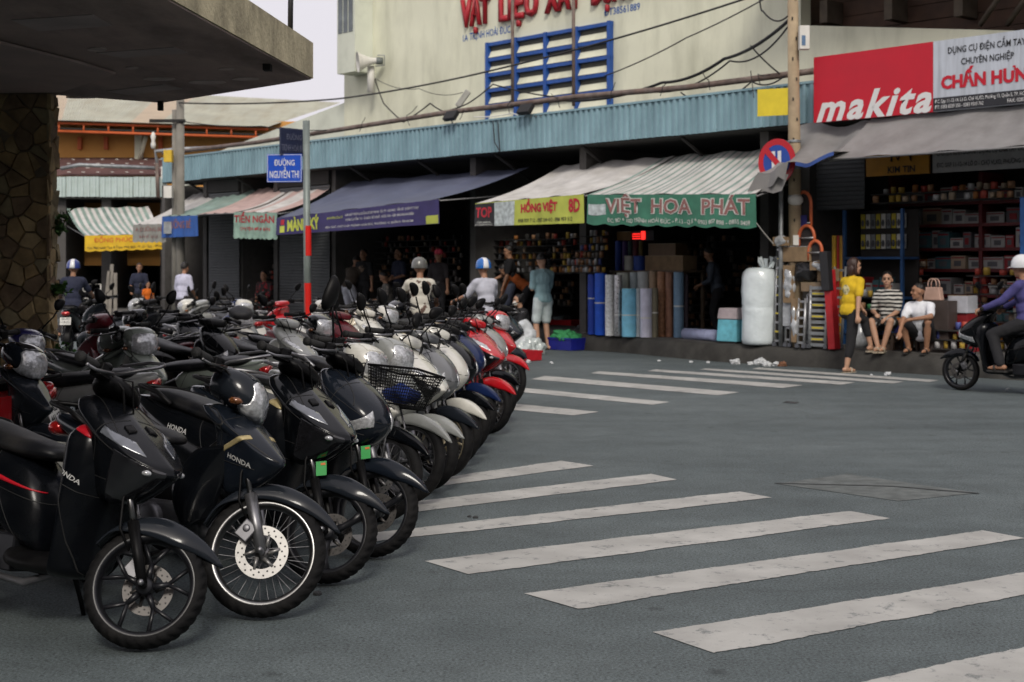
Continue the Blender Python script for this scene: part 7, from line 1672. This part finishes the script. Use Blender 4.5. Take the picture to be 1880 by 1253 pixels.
# ---- far line in front of the shutters
G3 = 'motorbikes lined up before the far shops'
for k, (px, d, c, kd, hd) in enumerate([(168, 23.5, 'graphite', 'round', 140), (215, 23.0, 'silver', 'beak', 208), (262, 22.6, 'black', 'sharp', 138), (305, 22.4, 'white', 'beak', 210), (352, 22.0, 'silver', 'sharp', 142), (398, 22.3, 'navy', 'beak', 212), (446, 21.8, 'white', 'beak', 300), (498, 21.6, 'red', 'round', 140), (545, 21.4, 'white', 'sharp', 212), (640, 21.6, 'silver', 'beak', 145), (690, 21.4, 'black', 'beak', 205)]):
    bike(['dark scooter, leftmost in the far line', 'silver step-through, second in the far line', 'black angular scooter, third in the far line', 'white step-through, fourth in the far line', 'silver scooter, fifth in the far line', 'navy step-through, sixth in the far line', 'white step-through facing the camera in the far line', 'red scooter left of the street name pole in the far line', 'white angular scooter behind the street name pole', 'silver step-through right of the cream scooter', 'black step-through near the rider in the patterned shirt'][k],
         kd, c, road_pt(px, d), hd, (-1) ** k * 6, 7, group=G3, wheel='wire' if kd == 'beak' else 'y5', mirrors=((1, 1), (1, 0), (0, 1))[k % 3] if k < 9 else (0, 0), mirror_up=.08 + .04 * (k % 3), detail=1, glassy=k % 2 == 0)
# ---- ridden bikes
def rider(label, blabel, kind, col, tail, hd, lean_, shirt, helmet, trousers, k=1.0, look=0, sleeve=.5, hands_z=1.06, **kw):
    dv = V((math.cos(R_(hd)), math.sin(R_(hd)), 0)); c = V(tail) + dv * 1.62
    bike(blabel, kind, col, c, hd, 0, 0, stand=False, group=None, detail=1, **kw)
    s_ = c - dv * .88
    person(label, s_, hd, pelvis=(0, 0, .90), lean=lean_, hands=((.44, .30, hands_z), (.44, -.30, hands_z)), feet=((.22, .27, .02 if kind == 'beak' else .30), (.22, -.27, .30)), look=look, k=k, shirt=shirt, sleeve=sleeve, trousers=trousers, leg=1, helmet=helmet, shoes=DKS, elbow=(-.6, 0, -1), fists=.9, knee=(1, 0, .3))
HB = mat('helmet_blue', (.01, .12, .42), .25, 0, .05, 6, coat=.6); HW = mat('helmet_white', (.66, .67, .68), .25, 0, .05, 6, coat=.6); HG = mat('helmet_grey', (.12, .12, .11), .3, .2, .1, 6, coat=.5)
rider('rider in grey shirt and blue and white helmet seen from behind', 'black motorbike with long seat under the blue-helmet rider', 'beak', 'black', road_pt(946, 21.6), 126, (.16, 0, 1), GRYS, (HB, HW), DKG, look=-15, wheel='wire', mirrors=(1, 1), plate='59-X3|207.61', rack=True)
rider('rider in blotched cream shirt and grey helmet seen from behind', 'dark scooter with red tail lamp under the grey-helmet rider', 'round', 'steel', road_pt(782, 20.8), 100, (.12, 0, 1), blotch('leafshirt', (.52, .50, .43), (.10, .06, .045), 8, .57), (HG,), DKG, look=-20, wheel='y5', mirrors=(1, 1), plate='59-T1|665.30')
rider('rider in navy shirt and white-rimmed blue helmet beside the column', 'dark scooter with lit tail lamp beside the stone column', 'round', 'black', road_pt(121, 25.5), 98, (.1, 0, 1), DKB, (mat('helmet_navy', (.03, .05, .22), .3, coat=.5), HW), DKG, wheel='y5', mirrors=(1, 1), plate='50-N1|118.52')
rf_ = gp(1764, 717); hv = V((math.cos(R_(136)), math.sin(R_(136)), 0))
rider('rider in indigo jacket and white helmet riding past at the right edge', 'black scooter with red hub riding past at the right edge', 'round', 'black', rf_ - hv * 1.62, 136, (.10, 0, 1), PURJ, (HW,), BLKC, k=1.0, sleeve=.95, wheel='y5', mirrors=(1, 1), mirror_up=.2)
# ---- bags left on the parked bikes
def on_seat(b, x, y, z): return b.matrix_world @ V((x, y, z))
def find(lab): return [b for b in BIKES if b['label'].startswith(lab)][0]
b = find('white step-through with black bag'); q = on_seat(b, -.30, .0, 1.02)
bgm = subd(MB().ball((0, 0, 0), (.16, .20, .11), 14).mesh('bag'), 1); puff(bgm, lambda c: .03 * mnoise.noise(c * 9)); bo = put('handlebar_bag', bgm, mat('black_bag_cloth', (.012, .012, .014), .6, 0, .3, 12, .5, 20), None, T(q)); tag(bo, 'black bag slung over the handlebar of the white step-through', 'bag')
b = find('black angular scooter with red'); q = on_seat(b, -.62, .22, .70)
bgm = subd(MB().ball((0, 0, 0), (.12, .07, .14), 12).mesh('bag'), 1); puff(bgm, lambda c: .03 * mnoise.noise(c * 11)); bo = put('print_bag', bgm, blotch('bagprint', (.02, .04, .16), (.40, .42, .46), 16, .58), None, T(q)); tag(bo, 'blue bag with white print beside the nearest scooter', 'bag')
bpy.data.scenes.remove(TS)
